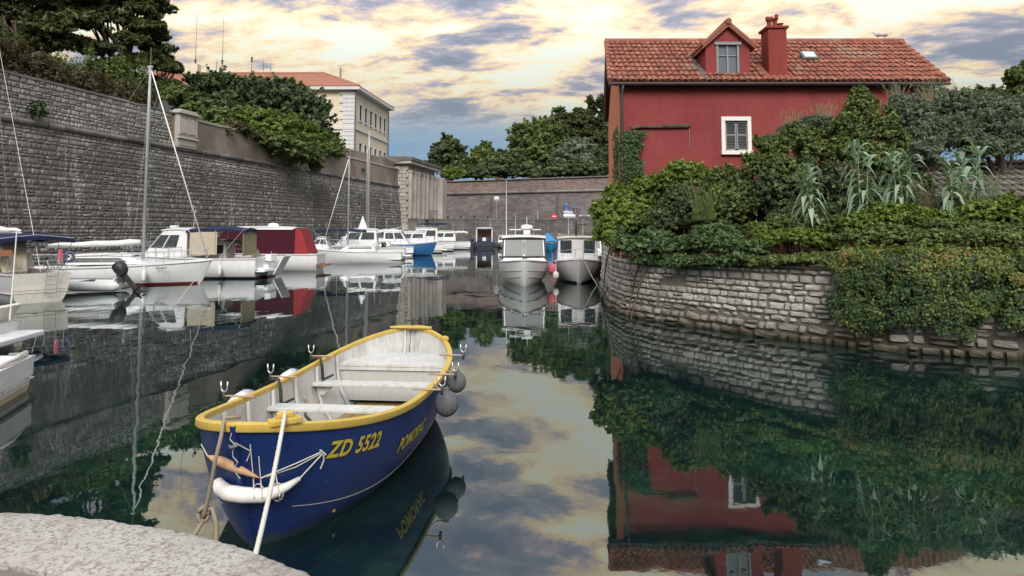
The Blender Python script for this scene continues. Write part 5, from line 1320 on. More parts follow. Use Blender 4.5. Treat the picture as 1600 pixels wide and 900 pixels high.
    for kind_ in (0, 1):
        ox = .010 if kind_ else 0
        for txt, t0, v0, sz, sv in (('ZD 5522', .082, .245, .162, 1.1), ('POMORAC', .285, .40, .172, .98)):
            o = lettering(txt, t0+ox/L, v0+ox*.9, sz, .45, 'lettering' if not kind_ else 'lettering_edge', 1, 1.10, sv)
            if kind_: o.data.materials.clear(); o.data.materials.append(W_LSH); o.location = (0, .0025, 0)
    # lashing straps inside the left rail
    for t in (.475, .69):
        p = rail(t, 1); pts = [p+Vector((0, .07, -.02)), p+Vector((0, .03, .03)), p+Vector((0, -.06, .03)), p+Vector((.0, -.085, -.08)), p+Vector((-.01, -.10, -.22)), p+Vector((0.02, -.10, -.30))]
        st = MB().tube(pts, .018, 6).build('strap', W_BLACK, root, smooth=True)
        MB().tube([pts[-2]+Vector((-.08, -.02, -.02)), pts[-2]+Vector((0, -.03, .0)), pts[-2]+Vector((.05, -.12, .04))], .014, 5).tube([pts[-1]+Vector((-.09, 0, -.02)), pts[-1]+Vector((.09, -.02, -.02))], .012, 5).build('knot', W_BLACK, st, smooth=True)
    # coiled rope and bucket rag inside
    r = random.Random(3)
    pts = [(-.0+.10*math.cos(a*.8)+.02*r.random(), .62+.06*math.sin(a*.8), .20+.03*a*.35) for a in range(30)]
    MB().tube([(.05+.05*math.sin(k), .60-.01*k, .52-.035*k) for k in range(12)], .018, 6).tube([(.25+.18*math.cos(k*.5), .25*math.sin(k*.5)-.35, .135+.004*k) for k in range(40)], .013, 5).build('rope_coil', W_ROPEB, root, smooth=True)
    MB().tube([rail(.985, 1, -.1, .03), (L/2-.42, .02, .72), (L/2-.5, .03, .56)], .013, 5).tube([(L/2-.5+.07*math.cos(k*.7), .03+.08*math.sin(k*.7), .545+.004*k) for k in range(18)], .013, 5).build('bow_line', W_ROPE, root, smooth=True)
    MB().tube([(L/2-.06, 0, zs(1)), (L/2-.06, 0, zs(1)+.13)], .018, 6).box((L/2-.06, 0, zs(1)+.10), (.03, .16, .02)).build('mooring_bitt', W_IRON, root)
    # bow roller and rudder fittings on the near stem
    for v in (.12, .40): 
        p = H(0, v); MB().tube([p+Vector((-.05, -.03, 0)), p+Vector((-.09, 0, 0)), p+Vector((-.05, .03, 0))], .009, 5).build('eye_bolt', W_CHROME, root)
    W = lambda p: Matrix.LocRotScale(root.location, root.rotation_euler, None)@p
    # fenders and floats hang on the boat: things of their own
    def fender_ball(t, rr, label, drop):
        p = W(rail(t, -1, .05+rr*.9, 0)); q_ = W(rail(t, -1, .02, .03))
        f = empty('ball_fender', p+Vector((0, 0, -drop)), 0, label, 'fender', 'grey ball fenders on the rowing boat')
        MB().lathe([(rr*math.cos(a)*(1+.0), rr*math.sin(a)*1.08) for a in np.linspace(-math.pi/2, math.pi*.42, 14)]+[(.03, rr*1.12), (.035, rr*1.25), (.0, rr*1.27)], 20).build('ball', W_GREYB, f, smooth=True)
        MB().tube([(0, 0, rr*1.2), (q_-f.location)*.6+Vector((0, 0, .04)), q_-f.location], .008, 5).build('lanyard', W_ROPEB, f)
    fender_ball(.49, .13, 'larger grey ball fender, nearest to the camera on the blue boat', .17)
    fender_ball(.62, .115, 'smaller grey ball fender, farther along the side of the blue boat', .10)
    def side_fender(t, label, col):
        p = W(rail(t, 1, .10, -.06)); f = empty('oval_fender', p, rz, label, 'fender', 'white fenders on the far side of the rowing boat')
        MB().tube([(-.26, 0, -.07), (-.2, 0, -.03), (-.05, 0, .0), (.12, 0, .01)], [.03, .07, .085, .085], 10).build('body', W_FENDER, f, smooth=True)
        MB().tube([(.12, 0, .01), (.24, 0, -.01), (.30, 0, -.03)], [.087, .07, .02], 10).build('end_cap', col, f, smooth=True)
        MB().tube([(.2, -.02, .03), (.2, -.12, .05)], .007, 5).build('lanyard', W_ROPE, f)
    side_fender(.37, 'white fender with lilac end outside the left rail, nearer one', paint('lilac_cap', (.25, .22, .50), .5, .2, 6))
    side_fender(.59, 'white fender with dark blue end outside the left rail, farther one', paint('blue_cap', (.06, .10, .30), .5, .2, 6))
    # long sausage fender across the near stem
    sf = empty('sausage_fender', W(H(0, .43)), rz, 'long white sausage fender bent round the near stem of the blue boat', 'fender')
    def out(t, v, s, o_):
        p = H(t, v, s); p1 = H(t+.01, v, s); p2 = H(t, v+.02, s); nn_ = (p1-p).cross(p2-p).normalized()
        if nn_.y*s < 0: nn_ = -nn_
        return p+nn_*o_
    o0 = H(0, .43)
    pts = [out(.016, .37, 1, .045), out(.010, .40, 1, .06), out(.003, .42, 1, .07), H(0, .43)+Vector((-.10, .03, 0)), H(0, .435)+Vector((-.105, -.04, 0)), out(.008, .425, -1, .085), out(.018, .41, -1, .075), out(.03, .385, -1, .06), out(.044, .35, -1, .04)]
    MB().tube([p-o0 for p in pts], [.040, .054, .057, .057, .056, .052, .044, .030, .016], 12).build('body', W_FENDER, sf, smooth=True)
    MB().tube([pts[-1]-o0, out(.075, .21, -1, .01)-o0], .006, 5).build('cord', W_ROPE, sf)
    for k, (t, v0_) in enumerate(((.004, .12), (.008, .2), (.02, .30))):
        MB().tube([out(t, v0_, -1, .012)-o0, out(t, .34, -1, .03)-o0, out(t, .40, -1, .145)-o0, out(t, .46, -1, .10)-o0], .0045, 4).build('cord', W_ROPE, sf)
    for t in (.006, .02):
        c0 = (out(t, .415, -1, .07)-o0); MB().tube([c0+Vector((.0, math.sin(a)*.066*-1*.7, math.cos(a)*.066)) for a in np.linspace(0, 2*math.pi, 14)], .004, 4).build('band', W_ROPE, sf)
    # cone float tied by thin line
    cf = empty('cork_float', W(H(0, .25)+Vector((-.10, 0, 0))), rz, 'tan spindle shaped float tied in front of the near stem', 'float')
    o1 = H(0, .25)+Vector((-.10, 0, 0))
    a_ = out(.012, .17, 1, .09); b_ = out(.008, .315, -1, .07)
    ks = np.linspace(0, 1, 10); rad = [.006, .024, .034, .037, .035, .031, .026, .02, .013, .005]
    MB().tube([a_.lerp(b_, k*.98)-o1 for k in ks], rad, 12).build('body', W_FIG, cf, smooth=True)
    MB().tube([a_-o1, out(.05, .15, 1, .02)-o1], .005, 4).tube([b_-o1, out(.04, .26, -1, .012)-o1, out(.075, .19, -1, .014)-o1], .0055, 4).tube([out(.012, .33, -1, .03)-o1, out(.04, .285, -1, .012)-o1, out(.075, .2, -1, .012)-o1], .0045, 4).build('cord', W_ROPE, cf)
    MB().tube([out(.075, .19, -1, .015)-o1, out(.077, .25, -1, .02)-o1, out(.073, .31, -1, .02)-o1], .006, 4).tube([out(.071, .18, -1, .015)-o1, out(.079, .215, -1, .02)-o1], .009, 5).build('knot', W_ROPE, cf)
    # light cord zigzag lashed on the stem
    lc = empty('stem_lashing', W(H(0, .1)), rz, 'thin white cord looped down the near stem of the blue boat', 'cord'); oo = H(0, .1)
    MB().tube([H(0, v)+Vector((-.055, .02*math.sin(i*2.2), 0))-oo for i, v in enumerate(np.linspace(.04, .34, 9))], .004, 4).tube([H(0, .10)+Vector((-.055, -.02, 0))-oo, out(.004, .16, -1, .02)-oo, out(.002, .22, -1, .03)-oo], .004, 4).build('cord', W_ROPE, lc)
    # mooring ropes to the quay
    q1 = G(408, 854, .64); q0 = W(rail(.03, -1, 0, .09))
    rp = empty('mooring_rope', q0, 0, 'thick white mooring rope from the yellow cleat of the blue boat to the stone quay', 'rope')
    pts = catenary(q0, q1+Vector((0, -.10, -.02)), .05, 26)
    pts = [q0+Vector((-.05, .02, .0))]+pts
    MB().tube([p-q0 for p in pts], .015, 8).build('strand', W_ROPE, rp, smooth=True)
    tw_ = []
    for i in range(150):
        f = i/149; k = f*(len(pts)-2)+1; j = min(int(k), len(pts)-2); p = pts[j].lerp(pts[j+1], k-j); tw_.append(p-q0+Vector((math.cos(i*1.1)*.009, math.sin(i*1.1)*.009, 0)))
    MB().tube(tw_, .009, 5).build('lay', W_ROPE, rp, smooth=True)
    q1 = G(318, 808, .35); q0 = W(H(0.003, 0, 1)+Vector((-.02, .0, .05)))
    rp = empty('mooring_rope', q0, 0, 'brown mooring rope with a knotted loop hanging off the near end of the blue boat', 'rope')
    q1 = Vector((q1.x, q1.y, .34)); 
    path = [W(H(0, 0, -1)+Vector((.07, -.01, .04))), q0, W(H(0, 0, 1)+Vector((-.10, .05, -.06)))]+[p for p in catenary(W(H(0, .1, 1)+Vector((-.14, .08, -.10))), q1, .02, 8)]
    MB().tube([p-q0 for p in path], .014, 8).build('strand', W_ROPEB, rp, smooth=True)
    k_ = q1-q0
    MB().tube([k_+Vector((.03*math.cos(a), 0.02*math.sin(a*1.3), .05*math.sin(a)+.03)) for a in np.linspace(0, 9, 22)], .016, 6).build('knot', W_ROPEB, rp, smooth=True)
    MB().tube([k_+Vector((0, 0, .06)), k_+Vector((.06, 0, .07)), k_+Vector((.10, -.02, -.02)), k_+Vector((.12, -.06, -.18)), k_+Vector((.13, -.12, -.28))], .017, 6).tube([k_, k_+Vector((-.03, -.05, -.08)), k_+Vector((-.09, -.12, -.16))], .016, 6).build('loop', W_ROPEB, rp, smooth=True)
blue_boat()

# ------------------------------------------------------------------ quay in the foreground
def front_quay():
    zq = .65
    cp = [(-9, 3.2), (-6.5, 4.1), (-5, 4.42), (-4, 4.53), (-3.19, 4.55), (-2.56, 4.46), (-1.87, 4.24), (-1.41, 4.01), (-.87, 3.63), (-.35, 3.1), (.1, 2.4), (.35, 1.5), (.4, .3), (.4, -6)]
    # smooth the plan curve
    pts = [Vector(p) for p in cp]; sm = []
    for i in range(len(pts)-1):
        p0, p1, p2, p3 = pts[max(i-1, 0)], pts[i], pts[i+1], pts[min(i+2, len(pts)-1)]
        for k in range(18):
            t = k/18; sm.append(.5*((2*p1)+(-p0+p2)*t+(2*p0-5*p1+4*p2-p3)*t*t+(-p0+3*p1-3*p2+p3)*t**3))
    sm.append(pts[-1])
    def offs(d_):
        out = []
        for i, p in enumerate(sm):
            t = (sm[min(i+1, len(sm)-1)]-sm[max(i-1, 0)]).normalized(); out.append(p+Vector((t.y, -t.x))*d_)
        return out
    m, t, b = mat_base('quay_coping_stone'); pos = t.n('ShaderNodeNewGeometry').outputs['Position']
    n1 = t.noise(pos, 5, 6, .65); sp_ = t.noise(pos, 34, 5, .65); sp2 = t.noise(pos, 75, 3, .6)
    c = t.mix(n1, (.32, .305, .29), (.46, .44, .415))
    c = t.mix(t.ramp(t.math('ADD', sp_, t.math('MULTIPLY', t.math('SUBTRACT', n1, .5), .35)), [(.50, 0.0), (.60, .72)]), c, (.15, .125, .11))
    c = t.mix(t.ramp(sp2, [(.56, 0.0), (.66, .5)]), c, (.62, .59, .56))
    c = t.mix(t.ramp(t.noise(pos, 1.6, 6, .7, .8), [(.50, 0.0), (.68, .55)]), c, (.20, .175, .15)); c = t.mix(t.ramp(t.noise(pos, 2.7, 3, .5, 1.5), [(.485, 0.0), (.50, .5), (.515, 0.0)]), c, (.14, .12, .11))
    t.link(c, b.inputs['Base Color']); b.inputs['Roughness'].default_value = .8
    bump(t, b, t.math('ADD', sp_, t.math('MULTIPLY', sp2, .4)), .8, .012)
    root = empty('quay_edge', (-2, 4, 0)); root['kind'] = 'structure'
    prof = [(-.02, -1.2), (-.02, zq-.30), (.0, zq-.30), (0, zq-.045), (.012, zq-.018), (.04, zq-.003), (.09, zq), (.62, zq+.006), (.64, zq-.002), (.645, zq-.06)]
    n = len(sm); seg = [0]; 
    for i in range(1, n): seg.append(seg[-1]+(sm[i]-sm[i-1]).length)
    cur = 0; idx = 0; bounds = [0]
    while cur < seg[-1]-2.2: cur += 2.35; bounds.append(cur)
    # one long curved coping stone shows no joint in view; joints fall every 2.3 m elsewhere
    lay = [offs(p[0]) for p in prof]
    rq = random.Random(9); jx = [(rq.gauss(0, .004), rq.gauss(0, .003)) for _ in sm]
    def row(i): return [Vector((lay[j][i].x+(jx[i][0] if j > 2 else 0), lay[j][i].y+(jx[i][0] if j > 2 else 0), prof[j][1]+(jx[i][1] if 3 <= j <= 6 else 0))) for j in range(len(prof))]
    cuts = [0, 27, 171, n-1]
    for a, b2 in zip(cuts[:-1], cuts[1:]):
        MB().grid([row(i) for i in range(a, b2+1)]).build('coping_stone', m, root, world=True, auto=50)
    inner = offs(.655)
    poly = [(p.x, p.y) for p in inner]+[(-9, -6)]
    o = MB().prism([(p[0], p[1]) for p in poly][::-1], .8, Matrix.Translation((0, 0, zq-.82))).build('quay_paving', M_PAVE); o['kind'] = 'structure'
M_PAVE = rough_mat('quay_paving', (.15, .125, .115), (.20, .17, .155), 3, .85, .6, (.10, .09, .085))
front_quay()
# ------------------------------------------------------------------ the moored boats
def craft(label, stern_or_c, heading, L, Bm, fb, name='motor_boat', hull=None, boot=None, bow_up=.35, trans=.82, fwd=2.2, cat='boat', deck=None, rail=None, draft=.35, group='boats moored along the harbour', bootv=None, deck_t=(.0, 1.0), cock=(.06, .42), foredeck=True):
    """loc = middle of the boat at the water; heading = direction of the bow (degrees, world)"""
    hull = hull or W_WHITE; deck = deck or W_WHITE2
    root = empty(name, (stern_or_c[0], stern_or_c[1], 0), math.radians(heading), label, cat, group)
    zs = lambda t: fb*(1+bow_up*max(0, t-.25)**1.6*1.5)
    zk = lambda t: -draft*(1-.8*max(0, t-.6)**1.5*2)
    H = hull_fn(L, Bm, zs, zk, (.10, .55), sec=lambda t: 3.0-1.6*t, sex=.55, transom=trans, fwd=fwd)
    m = hull_skin(H, 0, 1, 26, 12); m2 = transom_face(H, nv=12); m.add(m2.v, m2.f); m.build('hull', hull, root, auto=40)
    if boot:                                   # antifouling: its own skin a hair proud of the hull
        m = MB()
        for s in (-1, 1):
            rows = []
            for i in range(27):
                t = i/26; a = zs(t); b_ = zk(t); v0 = (a-.09)/(a-b_); rows.append([H(t, v0+(.98-v0)*j/5, s)+Vector((0, s*.006, 0)) for j in range(6)])
            m.grid(rows, flip=s < 0)
        m.build('antifouling', boot, root, auto=40)
        m = MB(); a = zs(0); v0 = (a-.09)/(a-zk(0)); l = [H(0, v0+(.98-v0)*j/5, -1)+Vector((-.006, 0, 0)) for j in range(6)]; r_ = [H(0, v0+(.98-v0)*j/5, 1)+Vector((-.006, 0, 0)) for j in range(6)]
        m.grid([l, r_]).build('antifouling', boot, root)
    # rubbing strake
    for s in (-1, 1): MB().tube([H(t, .03, s)+Vector((0, s*.012, 0)) for t in np.linspace(0, 1, 26)], .026, 6).build('rubbing_strake', rail or W_GREY, root, smooth=True)
    # side decks, foredeck, cockpit well
    m = MB(); ts = np.linspace(cock[1], 1, 16); rows = []
    for t in ts:
        h = H.half(t); x = H(t, 0).x; z = zs(t)-.01; rows.append([Vector((x, -h, z)), Vector((x, -h*.5, z+.05)), Vector((x, 0, z+.07)), Vector((x, h*.5, z+.05)), Vector((x, h, z))])
    m.grid(rows, flip=True); m.build('foredeck', deck, root, smooth=True)
    m = MB(); zfl = fb*.35
    for s in (-1, 1):
        o_ = []; i_ = []; d_ = []
        for t in np.linspace(0, cock[1], 10):
            h = H.half(t); x = H(t, 0).x; z = zs(t); o_.append(Vector((x, s*h, z))); i_.append(Vector((x, s*(h-.16), z+.01))); d_.append(Vector((x, s*(h-.2), zfl)))
        m.grid([o_, i_, d_], flip=s > 0)
    h = H.half(cock[1])-.18; x1 = H(cock[1], 0).x; x0 = H(0, 0).x
    m.add([(x0, -h, zfl), (x1, -h, zfl), (x1, h, zfl), (x0, h, zfl)], [(0, 1, 2, 3)]); m.add([(x1, -h, zfl), (x1, h, zfl), (x1, h, zs(cock[1])+.04), (x1, -h, zs(cock[1])+.04)], [(3, 2, 1, 0)])
    ht = H.half(0); m.box((x0+.08, 0, fb*.72), (.16, ht*2-.1, fb*.56)); m.build('cockpit', deck, root)
    for t, s in ((.05, -1), (.05, 1), (.6, -1), (.6, 1)):
        p = H(t, 0, s)+Vector((0, -s*.10, .04)); MB().beam(p-Vector((.09, 0, 0)), p+Vector((.09, 0, 0)), .03, .025).build('cleat', W_CHROME, root)
    root['_L'] = L
    return root, H, zs
def clean(root):
    if '_L' in root: del root['_L']
def rig_cabin(root, x0, x1, z0, z1, wd, rake_f=.5, rake_b=.1, mat=None, name='cabin', win=True, wz=(.42, .84), win_side=((.08, .48), (.54, .92)), front_win=True, roof_over=.08, roofmat=None, taper=.86, frames=None, roundness=.03):
    """cabin from x0 (aft) to x1 (forward) with raked screens, inset windows and an overhanging roof"""
    mat = mat or W_WHITE; hw = wd/2; hw2 = hw*taper
    def P(fx, fz, s):         # fx 0 aft..1 fwd, fz 0..1
        xa = x0+rake_b*fz; xf = x1-rake_f*fz; return Vector((xa+(xf-xa)*fx, s*(hw+(hw2-hw)*fz), z0+(z1-z0)*fz))
    m = MB(); q = [P(0, 0, -1), P(1, 0, -1), P(1, 0, 1), P(0, 0, 1), P(0, 1, -1), P(1, 1, -1), P(1, 1, 1), P(0, 1, 1)]
    m.add(q, [(0, 1, 5, 4), (1, 2, 6, 5), (2, 3, 7, 6), (3, 0, 4, 7), (4, 5, 6, 7)]); cb_ = m.build(name, mat, root, bevel=roundness)
    if win:
        for s in (-1, 1):
            for a, b in win_side:
                pts = [P(a, wz[0], s), P(b, wz[0], s), P(b, wz[1], s), P(a, wz[1], s)]; o_ = Vector((0, s*.012, 0))
                MB().add([p+o_ for p in pts]+[p-o_ for p in pts], [(0, 1, 2, 3) if s < 0 else (3, 2, 1, 0), (0, 4, 5, 1), (1, 5, 6, 2), (2, 6, 7, 3), (3, 7, 4, 0)]).build('side_window', W_GLASS, root)
        if front_win:
            for a, b in ((-.9, -.05), (.05, .9)):
                def Q(f, fz): 
                    l = P(1, fz, -1); r_ = P(1, fz, 1); return l.lerp(r_, (f+1)/2)+Vector((.014, 0, .004))
                pts = [Q(a, wz[0]), Q(b, wz[0]), Q(b, wz[1]+.04), Q(a, wz[1]+.04)]
                MB().add(pts+[p-Vector((.02, 0, 0)) for p in pts], [(0, 1, 2, 3), (0, 4, 5, 1), (1, 5, 6, 2), (2, 6, 7, 3), (3, 7, 4, 0)]).build('windscreen_pane', W_GLASS, root)
    xr0, xr1 = x0+rake_b-roof_over, x1-rake_f+roof_over*1.6; rows = []
    for i in range(7):
        f = i/6; x = xr0+(xr1-xr0)*f; e = .06*math.sin(math.pi*min(1, max(0, f)))
        rows.append([Vector((x, y*(hw2+roof_over*.7), z1+.02+e+.05*(1-y*y))) for y in np.linspace(-1, 1, 7)])
    m = MB().grid(rows, flip=True); n = len(m.v); m.add([Vector(p)-Vector((0, 0, .05)) for p in m.v[:n]], []); 
    for i in range(6):
        for j in range(6): a = n+i*7+j; m.f.append((a, a+1, a+8, a+7))
    for i in range(6): m.f += [(i*7, n+i*7, n+(i+1)*7, (i+1)*7), (i*7+6, (i+1)*7+6, n+(i+1)*7+6, n+i*7+6)]
    for j in range(6): m.f += [(j, j+1, n+j+1, n+j), (42+j, n+42+j, n+43+j, 43+j)]
    m.build('cabin_roof', roofmat or mat, root, auto=40)
    if z1-z0 > .6:
        for s in (-1, 1):
            y = s*hw2*.72; MB().tube([(xr0+.25, y, z1+.02), (xr0+.3, y, z1+.13), (xr1-.45, y, z1+.13), (xr1-.4, y, z1+.02)], .012, 5).build('roof_handrail', W_CHROME, root)
        MB().tube([(xr0+.3, -hw2*.4, z1), (xr0+.2, -hw2*.4, z1+1.15)], [.012, .004], 4).build('whip_aerial', W_FENDER, root)
        MB().box(((xr0+xr1)/2, 0, z1+.13), (.09, .09, .12)).build('nav_light', W_BLACK, root)
        for s in (-1, 1): MB().tube([P(.99, .05, s)+Vector((.02, 0, 0)), P(.99, .95, s)+Vector((.02, 0, 0))], .012, 4).build('window_trim', W_GREY, root)
    return P
def bimini(root, x0, x1, z, wd, mat=None, zdeck=.7, sag=.04, arch=.12):
    rows = []
    for i in range(7):
        f = i/6; rows.append([Vector((x0+(x1-x0)*f, y*wd/2, z+arch*(1-y*y)-sag*abs(math.sin(f*math.pi*3))-.10*(abs(2*f-1)**4))) for y in np.linspace(-1, 1, 8)])
    rows2 = [[p-Vector((0, 0, .025)) for p in r] for r in rows]
    m = MB().grid(rows, flip=True).grid(rows2)
    for e in (0, -1): m.grid([[p+Vector((0, 0, .0)) for p in rows[e]], [p-Vector((0, 0, .13)) for p in rows[e]]]); 
    m.grid([[r[0] for r in rows], [r[0]-Vector((0, 0, .10)) for r in rows]]).grid([[r[-1] for r in rows], [r[-1]-Vector((0, 0, .10)) for r in rows]], flip=True)
    m.build('bimini_canopy', mat or W_NAVY, root, auto=50)
    for x in (x0+.1, (x0+x1)/2, x1-.1):
        pts = [Vector(((x0+x1)/2+(x-(x0+x1)/2)*.2, -wd/2, zdeck)), Vector((x, -wd/2, z-.06)), Vector((x, 0, z+arch-.06)), Vector((x, wd/2, z-.06)), Vector(((x0+x1)/2+(x-(x0+x1)/2)*.2, wd/2, zdeck))]
        MB().tube(pts, .014, 5).build('bimini_bow', W_CHROME, root)
def rails(root, H, t0, t1, zs, h=.55, n=5, sides=(-1, 1), close=True):
    for s in sides:
        top = [H(t, 0, s)+Vector((0, -s*.06, h)) for t in np.linspace(t0, t1, 10)]; MB().tube(top, .013, 5).build('guard_rail', W_CHROME, root)
        mid_ = [p-Vector((0, 0, h*.5)) for p in top]; MB().tube(mid_, .006, 4).build('guard_wire', W_CHROME, root)
        for t in np.linspace(t0, t1, n): p = H(t, 0, s)+Vector((0, -s*.06, 0)); MB().tube([p, p+Vector((0, 0, h))], .012, 5).build('stanchion', W_CHROME, root)
    if close and t1 > .9:
        a = H(t1, 0, -1)+Vector((0, .06, h)); b = H(t1, 0, 1)+Vector((0, -.06, h)); MB().tube([a, Vector((a.x+.12, 0, a.z+.03)), b], .013, 5).build('pulpit', W_CHROME, root)
def outboard(root, x, z, tilt=0.0, s=1.0, mat=None, y=0):
    M = Matrix.Translation((x, y, z))@Matrix.Rotation(tilt, 4, 'Y')@Matrix.Scale(s, 4)
    m = MB(); rows = []
    for k, (zz, a, b, xo) in enumerate(((.0, .10, .09, 0), (.08, .17, .14, -.02), (.24, .20, .15, -.03), (.36, .18, .135, -.02), (.42, .10, .09, .0), (.435, .02, .02, 0))):
        rows.append([M@Vector((xo-.10+a*math.cos(t), b*math.sin(t), zz)) for t in np.linspace(0, 2*math.pi, 13)[:-1]])
    o = m.grid(rows, closed_u=True).build('outboard_cowling', mat or W_BLACK, root, smooth=True)
    lg = MB()
    for (p, sz) in (((-.1, 0, -.25), (.13, .09, .55)), ((-.12, 0, -.62), (.20, .045, .3)), ((-.17, 0, -.52), (.3, .16, .02)), ((-.14, 0, -.70), (.26, .09, .09))): lg.box(p, sz, M=M)
    lg.build('outboard_leg', mat or W_BLACK, root, bevel=.012)
    pr = MB()
    for k in range(3):
        a = 2*math.pi*k/3; R_ = Matrix.Rotation(a, 4, 'X'); pr.add([M@Matrix.Translation((-.30, 0, -.70))@R_@Vector(p) for p in ((0, -.02, .02), (.03, .05, .06), (.02, .05, .12), (-.03, -.04, .12), (-.03, -.05, .06))], [(0, 1, 2, 3, 4)])
    pr.build('propeller', W_BLACK, root)
    MB().box((.02, 0, -.02), (.08, .2, .28), M=M).build('clamp_bracket', W_IRON, root)
def hang_fender(root_p, label, mat=None, r=.09, h=.45, cat='fender', name='fender', group='fenders hanging on moored boats'):
    f = empty(name, root_p, 0, label, cat, group)
    MB().lathe([(.0, -h/2-.03), (r*.6, -h/2), (r, -h/2+.07), (r, h/2-.07), (r*.6, h/2), (.015, h/2+.04), (.012, h/2+.5)], 10).build('body', mat or W_FENDER, f, smooth=True)
    return f
def wheel_pos(root, v): return Matrix.LocRotScale(root.location, root.rotation_euler, None)@Vector(v)
def mast(root, x, zb, h, r=.06, boom=None, spread=(.55,), fore=None, aft=None, beam=1.0, z0=.9, sail=None):
    MB().tube([(x, 0, zb), (x, 0, zb+h*.8), (x, 0, zb+h)], [r, r*.95, r*.6], 8).build('mast', W_ALU, root, smooth=True)
    MB().tube([(x, 0, zb+h), (x, 0, zb+h+.9)], .008, 4).box((x, 0, zb+h+.02), (.22, .1, .05)).build('masthead', W_ALU, root)
    for s_ in spread: MB().tube([(x, -.45*beam, zb+h*s_), (x, 0, zb+h*s_+.06), (x, .45*beam, zb+h*s_)], .016, 5).build('spreader', W_ALU, root)
    for s in (-1, 1):
        p = [Vector((x-.15, s*beam, z0)), Vector((x, s*.45*beam, zb+h*spread[0])), Vector((x, 0, zb+h*.97))]; MB().tube(p, .006, 4).build('shroud', W_CHROME, root)
    if fore: MB().tube([Vector(fore), Vector((x+.05, 0, zb+h*.98))], .028, 6).build('furled_jib', W_FENDER, root, smooth=True)
    if aft: MB().tube([Vector(aft), Vector((x, 0, zb+h))], .007, 4).build('backstay', W_CHROME, root)
    if boom:
        MB().tube([Vector((x-.05, 0, boom[1])), Vector((x-boom[0], 0, boom[2]))], .045, 7).build('boom', W_ALU, root, smooth=True)
        if sail: MB().tube([Vector((x-.12-(boom[0]-.2)*k/8, 0, boom[1]+.09+(boom[2]-boom[1])*k/8+.02*math.sin(k*2))) for k in range(9)], [.10, .12, .115, .11, .105, .10, .09, .08, .05], 9).build('sail_cover', sail, root, smooth=True)
def ladder(root, M, h=.8, w_=.3, n=4):
    for s in (-1, 1): MB().tube([M@Vector((0, s*w_/2, 0)), M@Vector((-.03, s*w_/2, h*.9)), M@Vector((.10, s*w_/2, h))], .013, 5).build('ladder_rail', W_CHROME, root)
    for k in range(n): MB().tube([M@Vector((0, -w_/2, h*(.05+.25*k))), M@Vector((0, w_/2, h*(.05+.25*k)))], .013, 5).build('ladder_rung', W_CHROME, root)
def stencil(txt, root, M, size, mat, name='registration'):
    cu = bpy.data.curves.new(name, 'FONT'); cu.body = txt; cu.size = size; cu.extrude = .003; cu.offset = size*.02; cu.resolution_u = 2
    to = bpy.data.objects.new(name, cu); COL.objects.link(to); dg = bpy.context.evaluated_depsgraph_get()
    me = bpy.data.meshes.new_from_object(to.evaluated_get(dg)); bpy.data.objects.remove(to); bpy.data.curves.remove(cu)
    me.materials.clear(); me.materials.append(mat); return part(name, me, root, M)

# --- white sloop with red waterline (left)
b0 = G(308, 443); r1, H, zs = craft('white sloop with dark red waterline and tall mast, bow to the right', (b0.x-3.2, b0.y-.45), 10, 7.6, 2.3, .78, 'sailing_boat', boot=W_RED, bow_up=.35, fwd=2.0, trans=.62, cock=(.06, .30))
rig_cabin(r1, -1.9, 1.35, .9, 1.25, 1.5, .8, .05, win_side=((.05, .80),), wz=(.25, .8), front_win=False, name='coachroof')
mast(r1, .93, 1.05, 8.6, .075, boom=(3.9, 1.75, 1.62), fore=(3.6, 0, 1.12), aft=(-3.7, 0, .9), beam=1.05, sail=W_FENDER, spread=(.52,))
rails(r1, H, .45, .97, zs, .5, 6); rails(r1, H, .0, .25, zs, .5, 3, close=False)
stencil('ZD-8637', r1, Matrix.Translation((1.75, -.99, .70))@Matrix.Rotation(math.radians(-8), 4, 'Z')@Matrix.Rotation(math.radians(78), 4, 'X'), .13, W_BLACK)
hang_fender(wheel_pos(r1, (1.35, -1.16, .42)), 'white fender on the side of the sloop with red waterline')
# --- yacht stern with ladder, far left
b0 = G(72, 474); hd = math.radians(146); c0 = b0+Vector((math.cos(hd), math.sin(hd), 0))*4.2
r2, H, zs = craft('cream sterned yacht with boarding ladder and navy awning at the left edge', c0, 146, 7.6, 2.2, .95, 'sailing_boat', hull=W_GREY, bow_up=.3, trans=.78, cock=(.05, .42), deck=W_CREAM)
m = MB(); l = [H(0, v, -1) for v in np.linspace(0, 1, 12)]; q_ = [H(0, v, 1) for v in np.linspace(0, 1, 12)]
MB().grid([[p+Vector((-.03, -.0, .0)) for p in l], [p+Vector((-.03, 0, 0)) for p in q_]]).build('transom_panel', W_CREAM, r2)
ladder(r2, Matrix.Translation((-3.88, -.25, .22))@Matrix.Rotation(-.12, 4, 'Y'), 1.15, .34, 5)
ladder(r2, Matrix.Translation((-3.72, .78, .95)), .6, .4, 2)
bimini(r2, -3.4, -1.0, 2.15, 2.3, W_NAVY, 1.0)
rig_cabin(r2, -1.2, 2.0, 1.05, 1.55, 1.7, .9, .05, mat=W_CREAM, win_side=((.08, .8),), front_win=False, name='coachroof')
rails(r2, H, .02, .3, zs, .6, 4, close=False)
MB().add([(-3.2, .9, 1.0), (-3.2, .2, 1.0), (-2.5, .0, 2.1), (-2.5, .9, 2.1), (-3.16, .9, 1.0), (-3.16, .2, 1.0), (-2.46, .0, 2.1), (-2.46, .9, 2.1)], [(0, 1, 2, 3), (7, 6, 5, 4), (0, 4, 5, 1), (1, 5, 6, 2), (2, 6, 7, 3), (3, 7, 4, 0)]).build('side_screen', W_BEIGE, r2)
